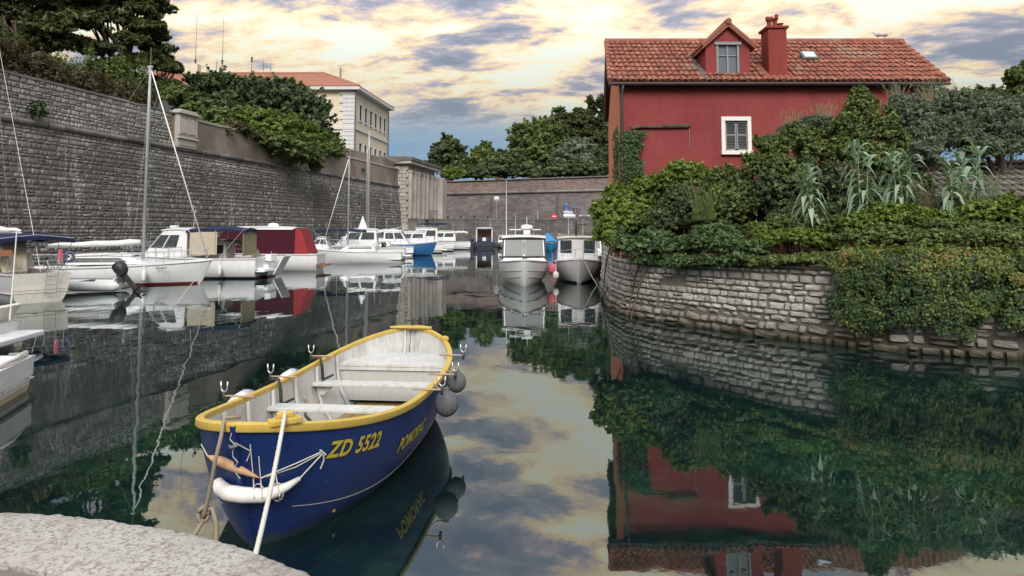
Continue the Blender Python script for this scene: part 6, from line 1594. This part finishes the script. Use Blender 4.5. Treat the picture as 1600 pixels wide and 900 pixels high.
lr = MB().tube([(-3.45, -.95+.0, 1.45)]+[(-3.45+.0, -.95+.15*math.cos(a), 1.45+.15*math.sin(a)) for a in np.linspace(.4, 5.8, 16)], .055, 8).build('horseshoe_buoy', paint('violet_vinyl', (.10, .10, .20), .6, .2, 5), r2, smooth=True)
MB().box((-3.5, -.66, 1.50), (.06, .12, .42)).build('rescue_light', W_PINK, r2, bevel=.02)
mast(r2, 1.5, 1.4, 9.5, .07, boom=(3.6, 2.35, 2.25), aft=(-3.7, 0, 1.0), beam=1.1, sail=W_FENDER)
MB().prism([(0, 0), (1.5, 0), (1.6, .13), (.1, .18)], .35, Matrix.Translation((-3.9, 1.25, 1.55))@Matrix.Rotation(math.radians(90), 4, 'X')).build('folded_awning', W_WOOD, r2)
# --- rubber dinghy with big black outboard
b0 = G(140, 456)
rd = empty('rubber_dinghy', (b0.x, b0.y, 0), math.radians(188), 'small white rubber dinghy with a big black tilted outboard between two yachts', 'dinghy', 'boats moored along the harbour')
for s in (-1, 1): MB().tube([(-1.25, s*.52, .22), (-1.1, s*.52, .23), (.6, s*.52, .26), (1.1, s*.30, .34), (1.28, 0, .38)], [.08, .19, .19, .18, .17], 10).build('air_tube', W_WHITE2, rd, smooth=True)
MB().box((0, 0, .12), (2.0, .8, .05)).build('floor', W_GREY, rd); MB().box((-1.0, 0, .30), (.06, .8, .45)).build('transom', W_WHITE, rd, bevel=.01); MB().box((.1, 0, .42), (.22, 1.0, .04)).build('bench', W_NAVYP, rd, bevel=.01)
outboard(rd, -1.12, .55, math.radians(38), 1.35)
MB().tube([(1.2, -.1, .5), (.2, -.75, .45), (-.6, -.72, .43)], .012, 5).build('grab_line', W_BLACK, rd)
hang_fender(Vector((b0.x-1.55, b0.y-.2, .62)), 'dark grey fender between the cream stern and the dinghy', W_BLACK, .11, .5)
# --- wheelhouse motorboat
c0 = G(300, 436)
r3, H, zs = craft('white cabin cruiser with raked windscreen and navy awning behind the sloop', (c0.x-.5, c0.y+1.0), 182, 7.0, 2.5, .98, boot=W_NAVYP, bow_up=.25, trans=.9)
rig_cabin(r3, -.15, 2.0, 1.05, 2.35, 2.0, 1.0, .05, wz=(.35, .82), win_side=((.28, .62), (.66, .97)))
bimini(r3, -2.95, -.1, 2.42, 2.1, W_NAVY, 1.1); rails(r3, H, .5, .97, zs, .5, 6)
MB().add([(-2.85, s*.98, z) for s, z in ((-1, 1.1), (1, 1.1), (1, 2.35), (-1, 2.35))]+[(-2.82, s*.98, z) for s, z in ((-1, 1.1), (1, 1.1), (1, 2.35), (-1, 2.35))], [(0, 1, 2, 3), (7, 6, 5, 4), (0, 4, 5, 1), (1, 5, 6, 2), (2, 6, 7, 3), (3, 7, 4, 0)]).build('awning_curtain', W_TAN, r3)
MB().box((-.95, 1.02, 1.72), (1.3, .02, 1.1)).build('awning_side', W_BEIGE, r3)
MB().box((.9, 0, 2.52), (.3, .4, .12)).build('roof_hatch', W_WHITE, r3, bevel=.03)
MB().box((-3.62, 0, .35), (.55, 1.9, .08)).build('swim_platform', W_WHITE, r3, bevel=.02)
MB().box((-3.45, .2, 1.15), (.5, 1.3, .10), M=Matrix.Rotation(-.2, 4, 'Y')).build('stern_locker', W_WHITE, r3, bevel=.03)
# --- khaki covered boat
c0 = G(398, 434)
r4, H, zs = craft('small white boat with khaki cockpit cover beside the red canvas cruiser', (c0.x-2.2, c0.y+1.0), 184, 5.4, 2.0, .72, boot=W_RED, trans=.88)
rig_cabin(r4, -.6, 1.5, .8, 1.75, 1.5, .8, .1, mat=W_CREAM, wz=(.4, .85))
m = MB().grid([[Vector((x, y*.86, z+(.12*(1-y*y) if z > .8 else 0))) for y in np.linspace(-1, 1, 7)] for x, z in ((-2.0, .78), (-1.7, 1.3), (-1.1, 1.72), (-.45, 1.80))], flip=True); m.build('cockpit_cover', W_TAN, r4, smooth=True)
MB().box((0, 0, 0), (.06, 1.5, 1.05), M=Matrix.Translation((-3.15, .0, .58))@Matrix.Rotation(math.radians(-28), 4, 'Y')).build('raised_platform', W_WHITE, r4, bevel=.02)
MB().box((-2.6, .0, .95), (.3, 1.2, .35)).build('stern_box', W_WHITE, r4, bevel=.04)
# --- red canvas cruiser
c0 = G(452, 424.5)
r5, H, zs = craft('white cruiser with dark red canvas enclosure and radar dome', (c0.x-2.25, c0.y+1.1), 183, 7.4, 2.6, .98, bow_up=.2, trans=.9)
hb = 1.12
def tent(name, x0, x1, mat, z0, zt0, zt1, over=.0, w0=1.15, w1=1.0):
    m = MB(); a = [(x0, -w0, z0), (x1, -w0, z0), (x1+over, -w1, zt1), (x0, -w1, zt0)]; b = [(x, -y, z) for x, y, z in a]
    m.add(a+b, [(0, 1, 2, 3), (7, 6, 5, 4), (3, 2, 6, 7), (1, 5, 6, 2), (0, 3, 7, 4)]); return m.build(name, mat, r5, bevel=.03)
tent('canvas_enclosure', -2.42, 2.3, W_REDC, 1.0, 2.42, 2.35, -.7)
for sy in (-1, 1):
    q_ = [(-2.43, sy*1.16, 1.0), (-3.25, sy*1.13, 1.0), (-2.72, sy*.97, 2.42), (-2.43, sy*1.005, 2.43)]
    MB().add(q_+[(x, y-sy*.03, z) for x, y, z in q_], [(0, 1, 2, 3) if sy > 0 else (3, 2, 1, 0), (4, 5, 6, 7), (0, 4, 5, 1), (2, 6, 7, 3)]).build('canvas_panel', W_REDC2, r5)
q_ = [(-3.26, 1.13, 1.0), (-3.26, -1.13, 1.0), (-2.73, -.97, 2.42), (-2.73, .97, 2.42)]
MB().add(q_+[(x+.03, y, z) for x, y, z in q_], [(0, 1, 2, 3), (7, 6, 5, 4)]).build('canvas_back', W_REDC2, r5)
rig_cabin(r5, -2.3, 1.7, 2.38, 2.46, 2.1, .1, 0, win=False, name='hardtop')
MB().lathe([(.30, 0), (.32, .08), (.26, .17), (.0, .22)], 14, Matrix.Translation((-.9, 0, 2.55))).build('radar_dome', W_WHITE, r5, smooth=True)
for s in (-1, 1):
    for x, l in ((-.6, .85), (.35, .4)): MB().beam((x-l/2, s*1.285, .70), (x+l/2, s*1.285, .70), .03, .09).build('hull_window', W_GLASS, r5)
rails(r5, H, .5, .97, zs, .5, 5)
MB().box((-3.85, 0, .32), (.5, 2.0, .08)).build('swim_platform', W_WOOD, r5, bevel=.02)
# --- white sport boats behind
c0 = G(520, 411); r6, H, zs = craft('white open boat with navy bimini and grey curtain next to the red canvas cruiser', (c0.x-.6, c0.y+1), 185, 6.4, 2.4, .9, bow_up=.2)
bimini(r6, -2.6, 1.0, 2.35, 2.1, W_NAVY, 1.0); rig_cabin(r6, -.2, 1.4, 1.0, 1.8, 1.7, .8, .3, name='windshield_console')
MB().box((.9, 1.0, 1.6), (.05, .5, 1.3)).build('curtain', paint('grey_green_canvas', (.08, .09, .085), .8, .2, 5), r6)
outboard(r6, -3.25, .85, 0, 1.2, W_GREY)
c0 = G(562, 407); r7, H, zs = craft('white pilot cruiser with pointed sail bag on its bow', (c0.x-.2, c0.y+1), 186, 7.0, 2.5, .95, bow_up=.25, boot=W_NAVYP)
rig_cabin(r7, -1.4, 1.6, 1.05, 2.35, 2.0, .9, .1); rails(r7, H, .5, .97, zs, .5, 5); bimini(r7, -3.2, -1.3, 2.3, 2.0, W_WHITE2, 1.0)
MB().box((-3.7, 0, .33), (.6, 2.0, .08)).build('swim_platform', W_WHITE, r7, bevel=.02)
MB().lathe([(.42, 0), (.22, .5), (.03, 1.05), (0, 1.1)], 10, Matrix.Translation((-.2, .2, 2.35))).build('sail_bag', W_FENDER, r7, smooth=True)
c0 = G(585, 401); r7b, H, zs = craft('white sloop with bare paired masts reflection beside the pilot cruiser', (c0.x-.3, c0.y+1.5), 186, 7.0, 2.3, .85, 'sailing_boat', bow_up=.25, trans=.7)
r7b['label'] = 'white sloop with the thicker mast and a tilted boom beside the blue hulled boat'
mast(r7b, .6, .9, 10.3, .11, boom=(3.6, 2.0, 2.7), beam=1.0, aft=(-3.4, 0, .9)); rig_cabin(r7b, -1.4, 1.5, .9, 1.3, 1.4, .7, .1, win_side=((.1, .85),), front_win=False, name='coachroof')
c0 = G(596, 396); r7c, H, zs = craft('small white sloop with the thin right mast, behind the thick masted one', (c0.x-.9, c0.y+1.5), 186, 6.5, 2.2, .85, 'sailing_boat', bow_up=.25, trans=.7)
mast(r7c, .95, .9, 9.9, .07, beam=1.0); rig_cabin(r7c, -1.4, 1.5, .9, 1.3, 1.4, .7, .1, win_side=((.1, .85),), front_win=False, name='coachroof')
c0 = G(574, 414); r7d, H, zs = craft('small white yacht with a greenish slim mast left of the thick masted sloop', (c0.x-1.1, c0.y+2.5), 186, 6.0, 2.1, .8, 'sailing_boat', bow_up=.25, trans=.7)
mast(r7d, .8, .9, 6.6, .06, beam=.95, fore=(2.6, 0, 1.0)); rig_cabin(r7d, -1.2, 1.4, .85, 1.2, 1.3, .6, .1, win_side=((.1, .85),), front_win=False, name='coachroof')
# blue hulled boat
c0 = G(628, 400); r8, H, zs = craft('boat with bright blue hull and white wheelhouse in the left row', (c0.x-.2, c0.y+1), 4, 6.4, 2.4, .95, hull=W_BLUE, bow_up=.35, trans=.85, boot=W_BLACK)
rig_cabin(r8, -1.6, .7, 1.05, 2.25, 1.9, .7, .1, wz=(.4, .85)); rails(r8, H, .5, .97, zs, .5, 5)
rig_cabin(r8, -2.9, -1.5, 1.0, 1.5, 1.9, .1, .0, win=False, name='aft_locker')
MB().tube([(3.0+.0, -.55+.16*math.cos(a), 1.65+.16*math.sin(a)) for a in np.linspace(0, 2*math.pi, 14)], .045, 7).build('red_life_ring', W_PINK, r8, smooth=True)
specs = [(668, 393, 'white cruiser with navy topped flybridge next to the blue hulled boat', .0, 1), (697, 390.5, 'last white cruiser of the left row with open side door', .0, 2), (647, 396, 'white runabout tucked behind the bow of the blue hulled boat', 0, 0)]
for px, py, lab, _, k in specs:
    c0 = G(px, py); rr_, H, zs = craft(lab, (c0.x-.6, c0.y+.9), 187, 6.6, 2.5, .95, bow_up=.2, boot=W_NAVYP)
    rig_cabin(rr_, -1.6, 1.5, 1.05, 2.1 if k != 1 else 2.5, 2.0, .8, .1); rails(rr_, H, .5, .97, zs, .5, 4)
    if k == 1: bimini(rr_, -2.9, .6, 3.0, 2.0, W_NAVY, 2.5)
    if k == 2: bimini(rr_, -3.0, -1.4, 2.1, 2.0, W_WHITE2, 1.0); outboard(rr_, -3.4, .9, 0, 1.2, W_NAVYP)
    if k == 0: MB().box((-3.5, 0, .33), (.5, 2.0, .08)).build('swim_platform', W_WHITE, rr_, bevel=.02)
# more masts and boats in the gaps of the left row
c0 = G(545, 405); rr_, H, zs = craft('low white runabout with black outboard between the bimini boat and the pilot cruiser', (c0.x-.6, c0.y+2), 186, 5.6, 2.2, .85, bow_up=.2)
rig_cabin(rr_, -.6, 1.0, .95, 1.7, 1.6, .7, .2, name='console'); outboard(rr_, -2.85, .85, 0, 1.1)
# --- dark fishing boat with white framed cuddy at the far quay
c0 = G(756, 388.5); r9, H, zs = craft('small black and navy fishing boat with white framed cabin under the far quay', (c0.x, c0.y+1.5), 92, 5.4, 2.9, .85, 'fishing_boat', hull=W_NAVYP, deck=W_NAVYP, bow_up=.3, boot=W_BLACK)
for x in (-1.6, .3):
    for s in (-1, 1): MB().beam((x, s*.95, .85), (x, s*.95, 2.45), .12, .12).build('cabin_post', W_WHITE, r9)
rig_cabin(r9, -1.75, .45, 2.42, 2.5, 2.1, .05, 0, win=False, name='cabin_roof'); MB().box((.3, 0, 1.7), (.06, 1.8, 1.5)).build('bulkhead', W_WOOD, r9); MB().box((-1.75, .0, 1.15), (.06, .42, .42)).build('white_notice', W_FENDER, r9)
MB().box((-1.65, 0, 1.15), (.05, 1.8, .55)).build('aft_panel', W_NAVYP, r9)
# --- little white cuddy boat
c0 = G(788, 387.5); r10, H, zs = craft('tiny white cuddy boat with broad windscreen moored at the far quay', (c0.x, c0.y+1.2), -92, 4.6, 1.9, .62, boot=W_NAVYP, bow_up=.3)
rig_cabin(r10, -1.0, .9, .7, 1.5, 1.6, .6, .1, wz=(.35, .85)); outboard(r10, -2.4, .65, 0, 1.0)
c0 = G(723, 388); r11, H, zs = craft('low brown open boat lying against the far quay wall', (c0.x, c0.y+2.4), 2, 4.6, 1.7, .5, hull=W_WOOD, deck=W_WOOD, bow_up=.5)
# --- blue tarpaulin boat
c0 = G(860, 392); r12, H, zs = craft('boat wrapped in a bright blue tarpaulin behind the two bow-on boats', (c0.x-.1, c0.y+2.2), -85, 5.2, 2.2, .75, hull=W_TARP, bow_up=.3)
m = MB().grid([[Vector((x, y*w_, z*(1-.0)+(zt-z)*(1-abs(y))**.7)) for y in np.linspace(-1, 1, 9)] for x, w_, z, zt in ((-2.6, 1.0, .8, .9), (-2.0, 1.08, .82, 1.7), (-.6, 1.12, .82, 2.0), (.9, .95, .9, 1.75), (2.2, .45, 1.0, 1.2), (2.7, .05, 1.1, 1.12))], flip=True); m.build('tarpaulin', W_TARP, r12, smooth=True)
MB().tube([(-1.4, .3, 1.5), (-1.6, .5, 2.6)], .03, 6).build('oar', W_IRON, r12)
# --- motor boat A, bow towards us
c0 = G(820, 448); rA, H, zs = craft('white pilothouse motorboat seen bow on in the middle of the harbour', (c0.x, c0.y+3.15), -90, 6.6, 2.30, .88, bow_up=.30, hull=W_WHITE, deck=W_WHITE, fwd=2.4, draft=.4, rail=W_GREY)
rig_cabin(rA, -1.6, 1.45, .98, 2.02, 1.95, .35, .05, wz=(.22, .94), win_side=((.1, .5), (.55, .95)), front_win=True, taper=.95, roof_over=.10)
MB().box((1.33, 0, 1.5), (.05, .05, .8)).build('screen_pillar', W_BLACK, rA)
for s in (-1, 1): MB().beam((1.42, s*.95, 1.05), (1.12, s*.92, 1.98), .07, .07).build('screen_frame', W_BLACK, rA)
MB().beam((1.44, -.95, 1.18), (1.44, .95, 1.18), .05, .05).beam((1.16, -.9, 1.97), (1.16, .9, 1.97), .05, .05).build('screen_frame', W_BLACK, rA)
MB().lathe([(.27, 0), (.29, .07), (.24, .16), (0, .2)], 14, Matrix.Translation((.2, .15, 2.42))).build('radar_dome', W_WHITE, rA, smooth=True)
MB().box((.2, .15, 2.3), (.3, .3, .28)).beam((.2, -.65, 2.38), (.2, .8, 2.38), .06, .04).build('radar_arch', W_WHITE, rA)
MB().tube([(.2, .15, 2.5), (.2, .15, 2.95)], .015, 5).build('aerial', W_WHITE, rA)
MB().tube([(-.3, -.80+.0, 2.1), (-.3, -.80, 4.3)], [.02, .008], 5).build('whip_aerial', W_WHITE, rA)
an = MB().tube([(2.45, .35, 1.20), (2.1, -.2, 1.22)], .03, 6).build('anchor', W_IRON, rA)
for s in (-1, 1): MB().tube([(2.45, .35, 1.20), (2.55, .35+s*.22, 1.18), (2.40, .35+s*.30, 1.24)], .025, 5).beam((2.1, -.55, 1.2), (2.35, -.1, 1.2), .12, .03).build('fluke', W_IRON, rA)
MB().box((3.05, 0, 1.2), (.35, .18, .06)).build('bow_roller', W_BLACK, rA, bevel=.01)
for s in (-1, 1):
    MB().tube([H(t, .30+.04*t, s)+Vector((0, s*.012, 0)) for t in np.linspace(.3, .985, 18)], .014, 5).build('spray_rail', W_GREY, rA)
    MB().tube([H(t, .58-.05*t, s)+Vector((0, s*.012, 0)) for t in np.linspace(.3, .97, 18)], .014, 5).build('spray_rail', W_GREY, rA)
hang_fender(wheel_pos(rA, (1.0, 1.28, .62)), 'pink buoy between the two bow-on boats', W_PINK, .2, .42, 'buoy', 'mooring_buoy', None)
hang_fender(wheel_pos(rA, (1.25, 1.42, .35)), 'white round fender under the pink buoy', W_FENDER, .14, .30)
# --- motor boat B
c0 = G(907, 444); rB, H, zs = craft('older white wooden cabin boat seen bow on beside the garden bank', (c0.x+.12, c0.y+3.0), -93, 6.4, 2.35, .80, bow_up=.42, hull=W_WHITE2, deck=W_WHITE2, boot=W_NAVYP, fwd=2.6, rail=W_WHITE2)
rig_cabin(rB, -1.6, 1.1, .95, 1.98, 1.9, .18, .05, wz=(.30, .86), front_win=False, taper=.93, win_side=((.1, .45), (.55, .9)))
for a, b in ((-.80, -.28), (.30, .80)): MB().box((1.03, (a+b)/2, 1.58), (.04, b-a, .60), M=Matrix.Rotation(0, 4, 'Y')).build('windscreen_pane', W_GLASS, rB, bevel=.01)
MB().box((1.10, 0, 1.45), (.04, .5, .85)).build('cabin_door', W_FENDER, rB, bevel=.01)
MB().tube([(-1.2, .85, 2.15), (1.0, .85, 2.12), (1.0, -.85, 2.12), (-1.2, -.85, 2.15)], .05, 7).build('roof_roll', W_BEIGE, rB, smooth=True)
MB().tube([(.7, -.05, 2.0), (.7, -.05, 2.75)], .06, 7).build('exhaust_post', W_IRON, rB, smooth=True); MB().beam((.7, -.1, 2.6), (.7, .45, 2.62), .03, .05).build('crossbar', W_IRON, rB)
rails(rB, H, .55, .97, zs, .42, 4)
for t, lab in ((.55, 'white fender at the shore side of the older cabin boat'), (.42, 'second white fender farther aft on the older cabin boat')):
    p = H(t, .1, 1); hang_fender(wheel_pos(rB, (p.x, p.y+.12, .45)), lab, W_FENDER, .12, .45)
MB().tube([p for p in catenary((2.9, .15, 1.2), (3.6, .9, -.2), .15, 10)], .018, 5).build('anchor_line', W_ROPE, rB)
c0 = V(950, 395, 38); rC, H, zs = craft('small white boat half hidden behind the bank foliage', (4.35, 40.5), -95, 5.0, 1.9, .8, bow_up=.3)
rig_cabin(rC, -1.0, 1.0, .9, 1.9, 1.6, .4, .1)
# --- the two boats cut by the left picture edge
hd = 197
a0 = G(40, 632); rE, H, zs = craft('white boat end with rounded gunwale at the lower left picture edge', (a0.x-2.55, a0.y-.35), hd+0, 4.6, 1.8, .50, 'open_boat', hull=W_WHITE, deck=W_WHITE2, trans=.75, boot=paint('cream_antifoul', (.45, .40, .28), .6, .3, 5), bow_up=.35)
MB().tube([(-2.2, -.6, .55), (-2.26, 0, .56), (-2.2, .6, .55)], .04, 8).build('transom_rail', W_CREAM, rE, smooth=True)
MB().box((-1.2, 0, .42), (.4, 1.3, .05)).build('bench', W_WHITE2, rE, bevel=.01)
a0 = G(36, 560); rF, H, zs = craft('white cruiser stern with cream backrest and swim step at the left picture edge', (a0.x-3.88, a0.y+.35), 188, 5.6, 2.1, .50, hull=W_WHITE, trans=.9, bow_up=.2)
MB().add([(-2.60, -.95, .42), (-2.60, .95, .42), (-2.85, .9, .84), (-2.85, -.9, .84), (-2.40, -.95, .42), (-2.40, .95, .42), (-2.72, .9, .86), (-2.72, -.9, .86)], [(0, 1, 2, 3), (7, 6, 5, 4), (3, 2, 6, 7), (0, 3, 7, 4), (1, 5, 6, 2)]).build('backrest', W_CREAM, rF, bevel=.03)
MB().box((-3.02, 0, .24), (.62, 1.7, .12)).build('swim_step', W_WHITE, rF, bevel=.03)
MB().tube([H(t, .55, s) for s in (1,) for t in np.linspace(0, .9, 12)], .02, 5).build('blue_stripe', W_NAVYP, rF)
MB().tube([(-2.5, .99, .8), (-2.6, 1.02, .6), (-2.4, 1.06, .35), (-2.9, 1.0, .05)], .02, 6).build('tied_rope', W_ROPEB, rF, smooth=True)
for r_k, H_k, t, sd, lab in ((r3, None, .25, 1, 'white fender on the cabin cruiser with raked windscreen'), (r5, None, .3, 1, 'white fender under the red canvas cruiser'), (r7, None, .35, 1, 'white fender on the pilot cruiser side'), (r4, None, .2, 1, 'white fender on the khaki covered boat'), (r6, None, .3, 1, 'white fender on the open boat with navy bimini')):
    hang_fender(wheel_pos(r_k, ({.25: -1.9, .3: -1.2, .35: -1.6, .2: -1.7}[t], sd*(1.36 if r_k in (r3, r5, r7) else 1.22 if r_k is r6 else 1.10), .42)), lab, W_FENDER)
# a thin mooring line rising from the lower left boats
ml = empty('mooring_line', G(12, 560), 0, 'grey mooring line rising steeply beside the cream sterned yacht', 'rope')
a = Vector((0, 0, .7)); MB().tube(catenary(a, wheel_pos(r2, (-3.3, .6, 2.3))-ml.location, .2, 14), .018, 5).build('strand', W_ROPE, ml)
ml = empty('mooring_line', G(318, 480), 0, 'thin white mooring line dropping from the sloop bow into the water', 'rope')
MB().tube(catenary(wheel_pos(r1, (3.7, 0, 1.05))-ml.location, Vector((-.4, -2, -.3)), .05, 14), .012, 4).build('strand', W_ROPE, ml)
for o in list(S.objects): clean(o)

# ------------------------------------------------------------------ street furniture at the far end
def car(px, label, col, rz, Y=104):
    p = V(px, 345, Y); c = empty('parked_car', (p.x, Y, 3.63), rz, label, 'car', 'cars parked on the far quay')
    prof = [(-2.05, .35), (-2.08, .62), (-1.95, .85), (-1.25, .95), (-.65, 1.40), (.75, 1.42), (1.45, .98), (2.02, .86), (2.1, .6), (2.05, .35)]
    for nm, sc, mt_ in (('body', 1, col),):
        m = MB(); rows = []
        for y, k in ((-.86, .93), (-.80, 1.0), (.80, 1.0), (.86, .93)): rows.append([Vector((x, y*(1 if z < .96 else .84), .35+(z-.35)*k)) for x, z in prof])
        m.grid(rows); m.f += [tuple(range(10)), tuple(range(30, 40))[::-1]]; m.build(nm, mt_, c, auto=30)
    for s in (-1, 1):
        MB().add([(-1.1, s*.80, .98), (1.3, s*.80, 1.0), (.72, s*.715, 1.36), (-.6, s*.715, 1.35)], [(0, 1, 2, 3)]).build('side_window', W_GLASS, c)
        for x in (-1.3, 1.35):
            w_ = MB().tube([(x, s*.74, .33), (x, s*.90, .33)], .33, 14).build('wheel', W_BLACK, c, auto=40); MB().tube([(x, s*.89, .33), (x, s*.91, .33)], .19, 10).build('rim', W_CHROME, w_)
        MB().box((2.06, s*.62, .70), (.06, .3, .13)).build('headlight', W_FENDER, c, bevel=.01); MB().box((-2.06, s*.66, .74), (.06, .22, .16)).build('tail_light', W_PINK, c, bevel=.01)
    MB().add([(1.32, -.68, 1.02), (1.32, .68, 1.02), (.80, .62, 1.36), (.80, -.62, 1.36)], [(0, 1, 2, 3)]).build('windscreen', W_GLASS, c)
car(886, 'silver grey car parked in front of the far rampart', paint('silver_car', (.42, .44, .46), .3, .1, 2, metal=.4), math.radians(-84))
car(914, 'dark car parked beside the silver one, cut by the foliage', paint('dark_car', (.10, .10, .11), .3, .1, 2), math.radians(-97))
def sign_post(px, top, Y, label, shape, mats, cat='road sign', base=3.62):
    p = V(px, top, Y); s_ = empty('road_sign', (p.x, Y, base), 0, label, cat)
    h = p.z-base; MB().tube([(0, 0, 0), (0, 0, h)], .04, 6).build('post', W_ALU, s_)
    for i, (kind_, z, r, mm) in enumerate(shape):
        if kind_ == 'round': MB().tube([(0, -.05, z+h), (0, -.08, z+h)], r, 20).build('sign_disc', mm, s_)
        else: MB().box((0, -.06, z+h), (r*2, .03, r*1.6)).build('sign_plate', mm, s_)
        if kind_ == 'bar': pass
    return s_, h
SB = paint('sign_blue', (.03, .13, .42), .5, .1, 4); SR = paint('sign_red', (.55, .03, .03), .5, .1, 4)
s_, h = sign_post(885, 316, 108, 'post with a round blue road sign over a white plate', (('round', -.35, .30, SB), ('round', -.98, .28, SB), ('plate', -1.5, .28, W_FENDER)), None)
for sx in (-1, 1): MB().beam((sx*.18, -.10, h-.35-.15), (0, -.10, h-.35+.2), .06, .02).build('arrow', W_FENDER, s_)
MB().beam((0, -.10, h-1.05-.18), (0, -.10, h-1.05+.18), .07, .02).build('arrow', W_FENDER, s_)
s_, h = sign_post(899, 320, 108, 'square pale blue information sign on a thin post', (('plate', -.3, .30, paint('pale_sign_blue', (.06, .17, .30), .5, .1, 4)),), None)
s_, h = sign_post(866, 334, 97, 'red round no entry sign at the far quay', (('round', -.35, .40, SR),), None); MB().box((0, -.10, h-.35), (.5, .02, .12)).build('bar', W_FENDER, s_)
s_, h = sign_post(776, 306, 112, 'small white panel sign high on the far rampart', (('plate', -.4, .36, W_FENDER),), None); MB().box((0, -.08, h-.55), (.5, .02, .08)).build('bar', W_NAVYP, s_)
for px, top, lab in ((791, 280, 'tall thin street lamp pole, left one at the far quay'), (840, 330, 'shorter thin white pole right of the tall lamp pole')):
    p = V(px, top, 97); q_ = empty('lamp_pole', (p.x, 97, 3.62), 0, lab, 'pole')
    MB().tube([(0, 0, 0), (0, 0, p.z-3.62)], [.07, .04], 7).build('pole', W_ALU, q_); MB().tube([(0, 0, p.z-3.62), (.4, -.1, p.z-3.55)], .03, 5).box((.5, -.12, p.z-3.55), (.4, .16, .07)).build('lamp_head', W_ALU, q_) if top < 300 else MB().box((0, 0, p.z-3.6), (.1, .1, .1)).build('cap', W_ALU, q_)
for i, px in enumerate((700, 720, 741, 762)):
    p = V(px, 345, FQ+.5); q_ = empty('mooring_bollard', (p.x, FQ+.5, 3.78), 0, ('leftmost small iron bollard on the far quay edge, by the railing', 'second small bollard on the far quay edge, above the brown open boat', 'third small bollard on the far quay edge, left of the black fishing boat', 'rightmost small bollard, above the black fishing boat cabin')[i], 'bollard', 'bollards on the far quay edge')
    MB().lathe([(.14, 0), (.10, .05), (.09, .28), (.15, .33), (.15, .40), (0, .44)], 10).build('body', W_IRON, q_, smooth=True)
